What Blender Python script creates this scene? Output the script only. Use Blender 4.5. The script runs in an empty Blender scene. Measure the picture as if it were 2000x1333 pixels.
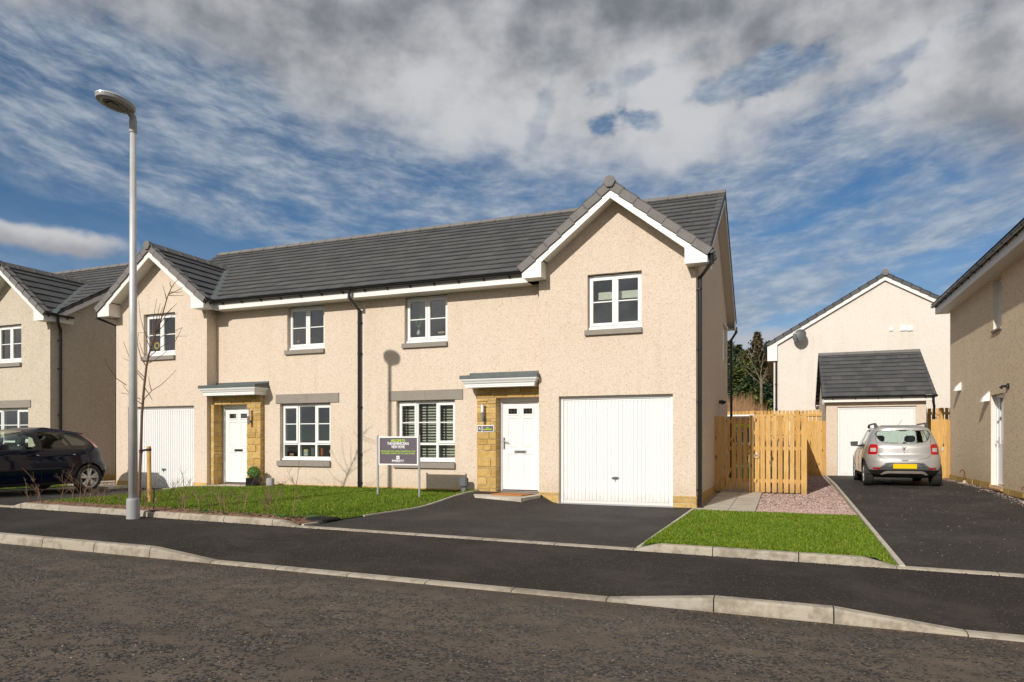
import bpy, bmesh, math, random
from mathutils import Vector, Matrix, noise as mnoise
R = math.radians
random.seed(7)
S = bpy.context.scene
COL = S.collection

# ------------------------------------------------------------ camera
FPX, HZ, YAW, EYE = 1365.3, 863.3, R(21.34), 1.244      # lens and horizon in px of a 2000 px wide frame
cam = bpy.data.cameras.new('camera')
camo = bpy.data.objects.new('camera', cam); COL.objects.link(camo)
camo.location = (0, 0, EYE)
camo.rotation_euler = (R(90), 0, YAW)
cam.sensor_width = 36; cam.lens = FPX / 2000 * 36
cam.shift_y = (HZ - 666.5) / 2000
cam.clip_start = .1; cam.clip_end = 3000
S.camera = camo
S.view_settings.view_transform = 'Standard'; S.view_settings.look = 'None'
S.view_settings.exposure = 0; S.view_settings.gamma = 1
S.cycles.max_bounces = 8; S.cycles.transparent_max_bounces = 16

# ------------------------------------------------------------ node helper
class N:
    """tiny wrapper: sockets with operators"""
    def __init__(s, nt): s.nt = nt
    def node(s, t, **k):
        n = s.nt.nodes.new(t)
        for a, b in k.items(): setattr(n, a, b)
        return n
    def put(s, sock, v):
        if isinstance(v, V): v = v.s
        if isinstance(v, bpy.types.NodeSocket): s.nt.links.new(v, sock)
        elif v is not None:
            if sock.type == 'RGBA' and len(v) == 3: v = (*v, 1)
            sock.default_value = v
    def m(s, op, a, b=None, c=None, clamp=False):
        n = s.node('ShaderNodeMath', operation=op, use_clamp=clamp)
        s.put(n.inputs[0], a)
        if b is not None: s.put(n.inputs[1], b)
        if c is not None: s.put(n.inputs[2], c)
        return V(s, n.outputs[0])
    def sm(s, x, a, b, lo=0., hi=1.):
        n = s.node('ShaderNodeMapRange', interpolation_type='SMOOTHSTEP')
        for i, v in enumerate((x, a, b, lo, hi)): s.put(n.inputs[i], v)
        return V(s, n.outputs[0])
    def lin(s, x, a, b, lo=0., hi=1.):
        n = s.node('ShaderNodeMapRange')
        for i, v in enumerate((x, a, b, lo, hi)): s.put(n.inputs[i], v)
        return V(s, n.outputs[0])
    def mix(s, f, a, b, mode='MIX'):
        n = s.node('ShaderNodeMix', data_type='RGBA', blend_type=mode)
        s.put(n.inputs[0], f); s.put(n.inputs[6], a); s.put(n.inputs[7], b)
        return V(s, n.outputs[2])
    def noise(s, vec=None, scale=5., detail=4., rough=.55, dist=0., ntype=None):
        n = s.node('ShaderNodeTexNoise')
        if ntype: n.noise_type = ntype
        if vec is not None: s.put(n.inputs['Vector'], vec)
        s.put(n.inputs['Scale'], scale); s.put(n.inputs['Detail'], detail)
        s.put(n.inputs['Roughness'], rough); s.put(n.inputs['Distortion'], dist)
        return V(s, n.outputs['Fac'])
    def vor(s, vec=None, scale=5., feature='F1', out='Distance', rnd=1.):
        n = s.node('ShaderNodeTexVoronoi', feature=feature)
        if vec is not None: s.put(n.inputs['Vector'], vec)
        s.put(n.inputs['Scale'], scale); s.put(n.inputs['Randomness'], rnd)
        return V(s, n.outputs[out])
    def xyz(s, x, y, z=0.):
        n = s.node('ShaderNodeCombineXYZ')
        for i, v in enumerate((x, y, z)): s.put(n.inputs[i], v)
        return V(s, n.outputs[0])
    def sep(s, v):
        n = s.node('ShaderNodeSeparateXYZ'); s.put(n.inputs[0], v)
        return [V(s, o) for o in n.outputs]
    def pos(s):
        return V(s, s.node('ShaderNodeNewGeometry').outputs['Position'])
    def rnd(s):
        return V(s, s.node('ShaderNodeNewGeometry').outputs['Random Per Island'])
    def scale(s, v, sc):
        n = s.node('ShaderNodeVectorMath', operation='MULTIPLY')
        s.put(n.inputs[0], v); s.put(n.inputs[1], sc); return V(s, n.outputs[0])
    def ramp(s, x, stops):
        n = s.node('ShaderNodeValToRGB'); s.put(n.inputs[0], x)
        e = n.color_ramp.elements
        while len(e) < len(stops): e.new(.5)
        for el, (p, c) in zip(e, stops): el.position = p; el.color = (*c, 1)
        return V(s, n.outputs[0])
    def bump(s, h, strength=.5, dist=.01, normal=None):
        n = s.node('ShaderNodeBump'); s.put(n.inputs['Height'], h)
        n.inputs['Strength'].default_value = strength; n.inputs['Distance'].default_value = dist
        if normal is not None: s.put(n.inputs['Normal'], normal)
        return V(s, n.outputs[0])
class V:
    def __init__(s, N_, sock): s.N = N_; s.s = sock
    def __add__(a, b): return a.N.m('ADD', a, b)
    def __radd__(a, b): return a.N.m('ADD', b, a)
    def __sub__(a, b): return a.N.m('SUBTRACT', a, b)
    def __rsub__(a, b): return a.N.m('SUBTRACT', b, a)
    def __mul__(a, b): return a.N.m('MULTIPLY', a, b)
    def __rmul__(a, b): return a.N.m('MULTIPLY', b, a)
    def __truediv__(a, b): return a.N.m('DIVIDE', a, b)

# ------------------------------------------------------------ sky: clear blue, streaked cirrus, grey cumulus deck
SUN = Vector((-.21, -1, .55)).normalized()
SUN_EL = math.asin(SUN.z); SUN_AZ = math.atan2(SUN.x, SUN.y)
w = bpy.data.worlds.new('World'); S.world = w; w.use_nodes = True
nt = w.node_tree; nt.nodes.clear(); q = N(nt)
out = q.node('ShaderNodeOutputWorld'); bg = q.node('ShaderNodeBackground')
q.nt.links.new(bg.outputs[0], out.inputs[0]); bg.inputs[1].default_value = .105
sky = q.node('ShaderNodeTexSky', sky_type='NISHITA', sun_disc=False)
sky.sun_elevation = SUN_EL; sky.sun_rotation = SUN_AZ; sky.altitude = 200
sky.air_density = 1.0; sky.dust_density = .4; sky.ozone_density = 2.5
tc = q.node('ShaderNodeTexCoord'); D = V(q, tc.outputs['Generated'])
dx, dy, dz = q.sep(D)
A = q.m('ARCTAN2', dx, dy); E = q.m('ARCSINE', dz)
blue = q.mix(1., V(q, sky.outputs[0]), (.40, .66, .76), 'MULTIPLY')
zen = q.sm(E, .05, .5)
blue = q.mix(1., blue, q.mix(zen, (1.25, 1.0, 1.05), (.74, .80, .88)), 'MULTIPLY')
# bow of the streaks
Q = E - .13 * (A + .25) * (A + .25)
wp = q.noise(q.xyz(A * 3., E * 5., 1.3), 1.6, 3., .5)
warp = (wp - .5) * .07
c1 = q.noise(q.xyz(A * 2.6 + warp * 2., (Q + warp) * 10., 3.1), 1.9, 8., .55)
c2 = q.noise(q.xyz(A * 9. + warp * 6., (Q + warp * .5) * 26., 7.7), 2.2, 8., .66)
cir = q.sm(c1 * .70 + c2 * .30, .30, .66)
wedge = q.sm(Q + (c1 - .5) * .05, .205, .262) + q.sm(A, -.74, -.50)
cir = cir * q.m('MINIMUM', wedge, 1.) * q.sm(E, .0, .16, .45, 1.)
haze = q.sm(E, .04, .34, .55, .0)
cirm = q.m('MAXIMUM', cir * .85, haze)
col = q.mix(cirm, blue, q.mix(q.sm(c2, .35, .7), (2.5, 3.15, 4.0), (4.4, 4.85, 5.4)))
# grey deck: lower boundary as a function of azimuth
cv = q.node('ShaderNodeFloatCurve')
q.put(cv.inputs['Value'], q.lin(A, -1.1, .4))
BP = [(-1.1, .46), (-1.0, .44), (-.86, .45), (-.74, .43), (-.64, .395), (-.5, .385), (-.36, .362), (-.2, .338), (-.08, .345),
      (.03, .375), (.1, .375), (.17, .335), (.26, .29), (.4, .27)]
pts = cv.mapping.curves[0].points
for i, (a_, b_) in enumerate(BP):
    p_ = ((a_ + 1.1) / 1.5, b_)
    if i == 0: pts[0].location = p_
    elif i == len(BP) - 1: pts[-1].location = p_
    else: pts.new(*p_)
cv.mapping.update()
Bd = V(q, cv.outputs[0])
g1 = q.noise(q.xyz(A * 3.5, E * 5.0, 11.), 1.55, 8., .52, .15)
g2 = q.noise(q.xyz(A * 8., E * 11., 23.), 2.0, 8., .55, .1)
g3 = q.noise(q.xyz(A * 2.1 - E, E * 4.0, 5.), 1.2, 5., .5)
edge = E - Bd + (g1 - .5) * .17 + (g2 - .5) * .06
deck = q.sm(edge, -.02, .055)
def blob(a, e, ra, re, rot=0.):
    da, de = A - a, E - e
    if rot: da, de = da * math.cos(rot) + de * math.sin(rot), de * math.cos(rot) - da * math.sin(rot)
    return q.m('SQRT', (da / ra) * (da / ra) + (de / re) * (de / re))
for a_, e_, ra, re, ro, k in ((-.02, .455, .075, .018, .12, .95), (.075, .405, .06, .012, .25, .7), (-.19, .424, .026, .011, .0, 1.),
                              (-.236, .425, .018, .012, .3, 1.), (-.185, .478, .06, .012, .3, .45), (.13, .445, .07, .012, .35, .5), (-.33, .44, .05, .012, 1.2, .3)):
    d_ = blob(a_, e_, ra, re, ro) + (g2 - .5) * 4.6 + (g1 - .5) * 2.2
    deck = deck * (1 - k * q.sm(d_, 1.5, .35))
lit = q.sm(blob(-.23, .415, .42, .085), 1.5, .2) * .55 + .22 + (g1 - .5) * 2.3 + (g2 - .5) * 1.1 + (g3 - .5) * .4 + q.sm(edge, .10, .0) * .12
dk = q.mix(q.sm(lit, -.25, .95), (1.75, 1.86, 2.1), (5.6, 5.65, 5.8))
col = q.mix(deck * q.sm(edge, -.02, .09, .60, .97), col, dk)
# small low cumulus on the left
d_ = blob(-.955, .236, .085, .017) + (g2 - .5) * 1.6
cu = q.sm(d_, 1.15, .55)
col = q.mix(cu, col, q.mix(q.sm(E + (g2 - .5) * .03, .225, .25), (3.2, 3.3, 3.6), (5.6, 5.6, 5.7)))
# bank low on the horizon, right of centre
d_ = blob(-.035, .125, .13, .03) + (g2 - .5) * 1.2
col = q.mix(q.sm(d_, 1.2, .6) * .8, col, (4.6, 4.8, 5.2))
col = q.mix(q.sm(dz, -.01, -.03), col, (.9, .8, .7))
# bright broken cloud round the sun, behind the camera (seen in the window panes)
back = q.sm(q.m('ABSOLUTE', A), 1.5, 2.1) * q.sm(E, .0, .05) * q.sm(E, 1.2, .7)
col = q.mix(back * q.sm(g1 * .5 + c1 * .5, .26, .42) * .97, col, q.mix(q.sm(g2 * .5 + c1 * .5, .40, .60), (4.6, 4.6, 4.8), (7.8, 7.6, 7.4)))
q.put(bg.inputs[0], col)

sun = bpy.data.lights.new('sun', 'SUN'); sun.energy = 4.05; sun.angle = R(.55); sun.color = (1, .945, .86)
suno = bpy.data.objects.new('sun', sun); COL.objects.link(suno)
suno.rotation_euler = SUN.to_track_quat('Z', 'Y').to_euler()

# ------------------------------------------------------------ materials
MATS = {}
def new_mat(name):
    m = bpy.data.materials.new(name); m.use_nodes = True; MATS[name] = m
    b = m.node_tree.nodes['Principled BSDF']
    return m, N(m.node_tree), b
def simple(name, col, rough=.5, metal=0., var=.06, scale=6., bump=0., bscale=80., spec=None, coat=0.):
    m, n, b = new_mat(name)
    p = n.pos()
    f = n.noise(p, scale, 5, .6)
    c = n.mix(n.lin(f, .3, .7), tuple(max(0, x * (1 - var)) for x in col), tuple(min(1, x * (1 + var)) for x in col))
    n.put(b.inputs['Base Color'], c)
    b.inputs['Roughness'].default_value = rough; b.inputs['Metallic'].default_value = metal
    if spec is not None: b.inputs['Specular IOR Level'].default_value = spec
    if coat: b.inputs['Coat Weight'].default_value = coat; b.inputs['Coat Roughness'].default_value = .04
    if bump: n.put(b.inputs['Normal'], n.bump(n.noise(p, bscale, 3, .6), bump, .004))
    return m
def harl(name, base, pebble, dark, amt=1., deep=.012, sc=95):
    """dry dash render: small stones thrown on a cream coat"""
    m, n, b = new_mat(name)
    p = n.pos()
    v = n.vor(p, sc, 'F1', 'Color'); r_, g_, b_ = n.sep(v)
    v2 = n.vor(p, sc * .65, 'F1', 'Color'); r2, _, _ = n.sep(v2)
    dist = n.vor(p, sc)
    big = n.noise(p, .55, 4, .6); mid = n.noise(p, 7., 4, .65)
    c = n.mix(n.sm(r_, .25, .9), base, pebble)
    c = n.mix(n.sm(r2, .80, .97) * (.55 * amt), c, dark)
    c = n.mix(n.sm(g_, .93, 1.) * .6, c, (.85, .8, .7))
    c = n.mix(n.lin(mid, .3, .7) * .35, c, n.mix(1., c, (.90, .88, .84), 'MULTIPLY'))
    c = n.mix(n.lin(big, .35, .65) * .5, c, n.mix(1., c, (.94, .92, .90), 'MULTIPLY'))
    x_, y_, z_ = n.sep(p)
    streak = n.noise(n.xyz(x_ * 2.6, y_ * 2.6, z_ * .22), 1.6, 5, .62)                   # rain-washed vertical tone
    c = n.mix(n.sm(streak, .50, .72) * .30, c, n.mix(1., c, (.84, .80, .76), 'MULTIPLY'))
    dirt = n.sm(z_ + (mid - .5) * .35 + (streak - .5) * .4, .62, .18) * .38               # splashed soil above the base course
    c = n.mix(dirt, c, n.mix(1., c, (.78, .72, .64), 'MULTIPLY'))
    n.put(b.inputs['Base Color'], c); b.inputs['Roughness'].default_value = .93
    b.inputs['Specular IOR Level'].default_value = .2
    h = (1 - dist) * .9 + n.noise(p, 55, 3, .6) * .9
    n.put(b.inputs['Normal'], n.bump(h, min(1., .55 * amt), deep))
    return m
harl('harl_cream', (.74, .635, .525), (.655, .54, .43), (.40, .27, .18), .85)
harl('harl_grey', (.66, .59, .49), (.56, .48, .38), (.24, .19, .14), 1.1)
harl('harl_tan', (.86, .70, .51), (.77, .60, .42), (.40, .28, .17), 1.25, .014, 66)
harl('harl_white', (.77, .72, .66), (.71, .655, .585), (.50, .42, .32), .7)
m, n, b = new_mat('stone')
p = n.pos(); r_ = n.rnd()
f = n.noise(p, 9, 6, .65); f2 = n.noise(p, 60, 4, .7)
c = n.ramp(r_, [(0, (.44, .275, .085)), (.35, (.57, .38, .13)), (.7, (.66, .46, .18)), (1, (.50, .33, .11))])
c = n.mix(n.sm(f, .38, .66) * .45, c, (.35, .21, .065)); c = n.mix(n.sm(f2, .5, .8) * .3, c, (.62, .44, .2))
n.put(b.inputs['Base Color'], c); b.inputs['Roughness'].default_value = .95; b.inputs['Specular IOR Level'].default_value = .15
n.put(b.inputs['Normal'], n.bump(f * 1.5 + f2 * .5, .9, .02))
simple('mortar', (.60, .53, .43), .95, var=.12, scale=20, bump=.4)
simple('white_upvc', (.82, .815, .80), .28, var=.015)
simple('white_barge', (.78, .76, .725), .4, var=.03, scale=2)
simple('garage_white', (.79, .785, .775), .35, var=.015)
simple('black_plastic', (.012, .012, .013), .28, var=.1)
simple('rubber', (.018, .017, .016), .75, var=.2, scale=30)
simple('grey_stone', (.265, .235, .20), .85, var=.07, scale=8, bump=.25, bscale=150)
simple('lead', (.085, .105, .105), .5, var=.15, scale=8)
simple('verge_grey', (.165, .155, .147), .75, var=.12, scale=6, bump=.25, bscale=60)
simple('soffit', (.72, .68, .62), .5, var=.02)
simple('chrome', (.55, .55, .55), .22, 1., var=.05)
simple('brushed', (.38, .36, .34), .38, 1., var=.1)
simple('galv', (.60, .59, .58), .34, .25, var=.10, scale=4)
simple('grey_paint', (.33, .33, .335), .55, var=.06, scale=7)
simple('dark_inside', (.045, .043, .04), .8, var=.2)
simple('room_wall', (.20, .19, .175), .85, var=.05, scale=1)
simple('room_floor', (.10, .075, .055), .7)
simple('meter_grey', (.095, .11, .12), .55, var=.06)
simple('meter_pale', (.36, .37, .38), .55, var=.06)
simple('mat_coir', (.42, .165, .04), .95, var=.25, scale=60, bump=.6, bscale=200)
simple('purple_panel', (.118, .095, .115), .4, var=.02)
simple('lime_ink', (.48, .78, .02), .5, var=.01)
simple('white_ink', (.82, .82, .82), .5, var=.01)
simple('blind_dark', (.018, .017, .016), .45, var=.1)
simple('blind_cream', (.78, .76, .62), .8, var=.05)
simple('lamp_glass', (.80, .78, .80), .2, var=.01)
simple('pot_white', (.66, .64, .6), .4, var=.03)
simple('plant_green', (.05, .17, .03), .6, var=.4, scale=25)
simple('box_green', (.07, .19, .025), .6, var=.45, scale=40)
simple('terracotta', (.5, .28, .15), .7)
simple('yellow_ink', (.8, .55, .02), .5)
simple('teal_ink', (.03, .32, .27), .5)
simple('orange_thing', (.6, .12, .03), .4)
simple('timber_raw', (.36, .24, .13), .8, var=.25, scale=14)
simple('bark_young', (.145, .075, .052), .8, var=.35, scale=40)
simple('twig', (.20, .125, .075), .85, var=.45, scale=6)
simple('bark_pale', (.19, .155, .10), .9, var=.3, scale=5)
simple('kerb_concrete', (.47, .425, .355), .9, var=.16, scale=3.5, bump=.35, bscale=120)
# kerb: stained, rubbed concrete
m, n, b = new_mat('kerb')
p = n.pos(); f = n.noise(p, 2.2, 6, .7); f2 = n.noise(p, 38, 5, .7); f3 = n.noise(p, 11, 5, .6); r_ = n.rnd()
c = n.ramp(r_, [(0, (.32, .28, .225)), (.5, (.41, .355, .28)), (1, (.36, .325, .27))])
c = n.mix(n.sm(f * .6 + f3 * .4, .45, .58) * .7, c, (.20, .165, .12)); c = n.mix(n.sm(f2, .55, .72) * .4, c, (.22, .185, .14))
n.put(b.inputs['Base Color'], c); b.inputs['Roughness'].default_value = .92
n.put(b.inputs['Normal'], n.bump(f2, .4, .006))
m, n, b = new_mat('slab')
p = n.pos(); f = n.noise(n.scale(p, (1.2, 6., 1.)), 1.5, 6, .65); f2 = n.noise(p, 60, 3, .6)
c = n.mix(n.sm(f, .40, .66), (.56, .50, .41), (.37, .33, .26)); c = n.mix(n.sm(f2, .5, .8) * .3, c, (.22, .19, .15))
n.put(b.inputs['Base Color'], c); b.inputs['Roughness'].default_value = .9
# tarmac kinds
def tarmac(name, base, pale, chip, scale, dust, bumpy):
    m, n, b = new_mat(name)
    p = n.pos()
    v = n.vor(p, scale, 'F1', 'Color'); r_, g_, b_ = n.sep(v); d = n.vor(p, scale)
    big = n.noise(p, .8, 6, .62); mid = n.noise(n.scale(p, (1., 1.6, 1.)), 3.2, 6, .65); fine = n.noise(p, scale * 1.6, 3, .6)
    c = n.mix(n.sm(r_, .3, 1.), base, pale)
    c = n.mix(n.sm(g_, .965, .99) * .8, c, chip)
    c = n.mix(n.sm(big * .55 + mid * .45, .45, .62) * dust, c, tuple(x * 1.9 for x in pale))
    c = n.mix(n.sm(fine, .55, .8) * .4, c, tuple(x * .45 for x in base))
    n.put(b.inputs['Base Color'], c); n.put(b.inputs['Roughness'], n.lin(mid, .3, .7, .72, .92))
    b.inputs['Specular IOR Level'].default_value = .3
    n.put(b.inputs['Normal'], n.bump((1 - d) * .6 + fine, bumpy, .009))
    return m
tarmac('tarmac_path', (.0165, .0138, .0118), (.034, .028, .0235), (.22, .18, .135), 95, .7, 1.)
tarmac('tarmac_drive', (.026, .0235, .0215), (.048, .042, .038), (.26, .22, .18), 100, .55, .9)
m, n, b = new_mat('tarmac_road')
p = n.pos()
v = n.vor(p, 52, 'F1', 'Color'); r_, g_, b_ = n.sep(v); d = n.vor(p, 52)
patch = n.noise(n.scale(p, (.85, 1.5, 1.)), 1.9, 6, .68); patch2 = n.noise(p, 7, 5, .6); fine = n.noise(p, 140, 3, .6)
lane = n.noise(n.scale(p, (.18, 1.4, 1.)), 1.2, 3, .5)
expo = n.sm(patch * .46 + patch2 * .44 + lane * .10 + (b_ - .5) * .22 - d * .12, .455, .480)       # where the stones stand out of the film
film = n.mix(n.lin(n.noise(p, 3.4, 5, .6), .3, .7), (.088, .066, .049), (.140, .108, .081))
film = n.mix(n.sm(fine, .5, .8) * .35, film, (.05, .042, .035))
band = n.noise(n.scale(p, (.10, .95, 1.)), 1.1, 4, .55)
film = n.mix(n.sm(band, .50, .68) * .5, film, (.045, .037, .031))
film = n.mix(n.sm(n.sep(p)[1] + (patch - .5) * .5, 5.45, 5.95) * .6, film, (.052, .042, .034))
stones = n.mix(n.sm(r_, .25, .95), (.010, .0095, .009), (.058, .052, .047))
stones = n.mix(n.sm(g_, .80, .92) * .7, stones, (.15, .135, .12)); stones = n.mix(n.sm(g_, .975, .99) * .8, stones, (.26, .20, .13))  # first mix paints glints into the colour of some stones
c = n.mix(expo, film, stones)
n.put(b.inputs['Base Color'], c)
n.put(b.inputs['Roughness'], n.mix(expo, (.85, .85, .85), (.52, .52, .52)))
b.inputs['Specular IOR Level'].default_value = .35
hh = (1 - d) * expo * 1.5 + fine * .22 + patch2 * .4
n.put(b.inputs['Normal'], n.bump(hh, .9, .014))
m, n, b = new_mat('gravel_bed')
p = n.pos(); v = n.vor(p, 48, 'F1', 'Color'); r_, g_, b_ = n.sep(v); d = n.vor(p, 48)
c = n.ramp(r_, [(0, (.27, .175, .145)), (.4, (.44, .31, .265)), (.75, (.52, .41, .37)), (1, (.36, .24, .20))])
n.put(b.inputs['Base Color'], n.mix(n.sm(d, .35, .62), c, (.10, .07, .055))); b.inputs['Roughness'].default_value = .9
n.put(b.inputs['Normal'], n.bump(1 - d, .9, .02))
m, n, b = new_mat('gravel_stone')
c = n.ramp(n.rnd(), [(0, (.27, .17, .14)), (.35, (.43, .30, .255)), (.7, (.53, .42, .375)), (.9, (.36, .23, .19)), (1, (.16, .12, .11))])
n.put(b.inputs['Base Color'], c); b.inputs['Roughness'].default_value = .85
m, n, b = new_mat('soil')
p = n.pos(); f = n.noise(p, 30, 6, .7)
n.put(b.inputs['Base Color'], n.mix(n.sm(f, .35, .7), (.055, .033, .02), (.15, .09, .055))); b.inputs['Roughness'].default_value = .95
n.put(b.inputs['Normal'], n.bump(f, 1., .03))
m, n, b = new_mat('mulch')
c = n.ramp(n.rnd(), [(0, (.07, .035, .02)), (.4, (.16, .085, .05)), (.8, (.25, .145, .085)), (1, (.34, .22, .14))])
n.put(b.inputs['Base Color'], c); b.inputs['Roughness'].default_value = .9
def grassy(name, stops, rough=.55):
    m, n, b = new_mat(name)
    f = n.noise(n.pos(), 1.4, 4, .6)
    c = n.ramp(n.rnd(), stops)
    c = n.mix(n.sm(f, .35, .7) * .5, c, n.mix(1., c, (.72, .82, .6), 'MULTIPLY'))
    n.put(b.inputs['Base Color'], c); b.inputs['Roughness'].default_value = rough
    b.inputs['Specular IOR Level'].default_value = .25
    return m
grassy('grass_blade', [(0, (.055, .105, .006)), (.5, (.130, .215, .008)), (.85, (.205, .28, .015)), (.95, (.25, .26, .04)), (1, (.40, .33, .11))])
m, n, b = new_mat('turf')
p = n.pos(); f = n.noise(p, 25, 5, .7); g = n.noise(p, 1.5, 4, .6)
c = n.mix(n.sm(f, .35, .7), (.035, .075, .008), (.085, .165, .018)); c = n.mix(n.sm(g, .4, .7) * .3, c, (.10, .12, .03))
n.put(b.inputs['Base Color'], c); b.inputs['Roughness'].default_value = .9
m, n, b = new_mat('ground_far')
p = n.pos(); f = n.noise(p, .3, 6, .7)
n.put(b.inputs['Base Color'], n.mix(n.sm(f, .35, .7), (.06, .075, .02), (.13, .11, .05))); b.inputs['Roughness'].default_value = .95
# roof tile
m, n, b = new_mat('tile')
p = n.pos(); r_ = n.rnd(); f = n.noise(p, 5, 5, .6); f2 = n.noise(p, 90, 3, .6)
c = n.mix(r_, (.066, .067, .070), (.100, .099, .099)); c = n.mix(n.sm(f, .4, .7) * .35, c, (.112, .108, .104)); c = n.mix(n.sm(n.noise(p, 16, 4, .7), .70, .78) * .5, c, (.22, .19, .15))
n.put(b.inputs['Base Color'], c); n.put(b.inputs['Roughness'], n.lin(f, .3, .7, .55, .75)); b.inputs['Specular IOR Level'].default_value = .35
n.put(b.inputs['Normal'], n.bump(f2, .25, .004))
simple('tile_edge', (.115, .095, .07), .95, var=.45, scale=16)
# timber
m, n, b = new_mat('timber')
p = n.pos(); r_ = n.rnd(); px_, py_, pz_ = n.sep(p)
gv = n.xyz(px_ * 9. + r_ * 30., py_ * 9. + r_ * 17., pz_ * .9 + r_ * 9.)
gr = n.noise(gv, 4., 6, .65, .8)
kn = n.vor(n.xyz(px_ * 5.5 + r_ * 40., py_ * 5.5 + r_ * 11., pz_ * 2.1 + r_ * 23.), 1.35)
c = n.ramp(r_, [(0, (.46, .25, .065)), (.5, (.61, .36, .105)), (1, (.70, .45, .165))])
c = n.mix(n.sm(gr, .42, .68) * .6, c, (.36, .175, .04))
c = n.mix(n.sm(kn, .20, .09), c, (.13, .05, .012)); c = n.mix(n.sm(r_, .75, 1.) * .35, c, n.mix(1., c, (.72, .62, .5), 'MULTIPLY')); c = n.mix(n.sm(pz_ + gr * .2, .42, .12) * .4, c, (.17, .10, .045))
n.put(b.inputs['Base Color'], c); b.inputs['Roughness'].default_value = .7; n.put(b.inputs['Normal'], n.bump(gr, .25, .004))
# glass that both shows what is behind it and mirrors the sky
def glassy(name, tint, rough=.01, ior=1.6, extra=.06):
    m = bpy.data.materials.new(name); m.use_nodes = True; MATS[name] = m
    n = N(m.node_tree); m.node_tree.nodes.clear()
    o = n.node('ShaderNodeOutputMaterial'); mx = n.node('ShaderNodeMixShader')
    t = n.node('ShaderNodeBsdfTransparent'); g = n.node('ShaderNodeBsdfGlossy'); g.inputs['Roughness'].default_value = rough
    n.put(t.inputs[0], tint); g.inputs[0].default_value = (1, 1, 1, 1)
    ge = n.node('ShaderNodeNewGeometry'); dt = n.node('ShaderNodeVectorMath', operation='DOT_PRODUCT')
    n.put(dt.inputs[0], ge.outputs['Incoming']); n.put(dt.inputs[1], ge.outputs['Normal'])
    f0 = ((ior - 1) / (ior + 1)) ** 2; cs = 1 - n.m('ABSOLUTE', V(n, dt.outputs['Value'])); fr = f0 + (1 - f0) * n.m('POWER', cs, 5.)
    wv = n.noise(n.pos(), 1.1, 2, .5)
    n.put(g.inputs['Normal'], n.bump(wv, .05, .02))
    n.put(mx.inputs[0], fr + extra)
    n.nt.links.new(t.outputs[0], mx.inputs[1]); n.nt.links.new(g.outputs[0], mx.inputs[2]); n.nt.links.new(mx.outputs[0], o.inputs[0])
    return m
glassy('window_glass', (.86, .89, .88), ior=1.6, extra=.035)
glassy('car_glass', (.74, .84, .79), ior=1.5, extra=.02)
glassy('car_glass_dark', (.5, .56, .54), ior=1.5, extra=.03)
def paint(name, col, metal, rough):
    m, n, b = new_mat(name)
    n.put(b.inputs['Base Color'], col); b.inputs['Metallic'].default_value = metal; b.inputs['Roughness'].default_value = rough
    b.inputs['Coat Weight'].default_value = .8 if metal else .55; b.inputs['Specular IOR Level'].default_value = .5 if metal else .0; b.inputs['Coat Roughness'].default_value = .05
    f = n.noise(n.pos(), 3, 4, .6)
    n.put(b.inputs['Roughness'], n.lin(f, .3, .7, rough * .85, rough * 1.2))
paint('paint_silver', (.52, .51, .495), .5, .34)
paint('paint_navy', (.003, .006, .022), .0, .35)
simple('car_trim', (.022, .021, .020), .55, var=.15)
simple('red_lens', (.42, .008, .012), .15, var=.1, coat=.6)
simple('clear_lens', (.55, .48, .45), .15, var=.1, coat=.5)
simple('plate_yellow', (.80, .56, .0), .4, var=.02)
simple('seat_fabric', (.03, .03, .033), .9)
simple('conifer', (.085, .125, .045), .8, var=.5, scale=.9)
simple('conifer_blue', (.085, .13, .075), .8, var=.4, scale=.9)
simple('conifer_brown', (.15, .115, .055), .85, var=.4, scale=.9)
simple('conifer_olive', (.12, .145, .035), .8, var=.45, scale=.9)
simple('reed', (.30, .17, .085), .9, var=.3, scale=4)
simple('reed_pale', (.40, .29, .16), .9, var=.3, scale=4)
simple('dish_grey', (.085, .09, .09), .5, var=.08)

m = MATS['red_lens']; n = N(m.node_tree); b = m.node_tree.nodes['Principled BSDF']; l_ = b.inputs['Base Color'].links[0].from_socket
n.put(b.inputs['Base Color'], n.mix(V(n, n.node('ShaderNodeNewGeometry').outputs['Backfacing']), V(n, l_), (.01, .01, .01)))   # the lamp shells are dark inside
m = MATS['garage_white']; n = N(m.node_tree); b = m.node_tree.nodes['Principled BSDF']; l_ = b.inputs['Base Color'].links[0].from_socket; p = n.pos()
n.put(b.inputs['Base Color'], n.mix(n.sm(n.sep(p)[2] + (n.noise(p, 5, 5, .7) - .5) * .5, .32, .02) * .45, V(n, l_), (.50, .46, .40)))   # road dirt along the foot of the doors

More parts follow.
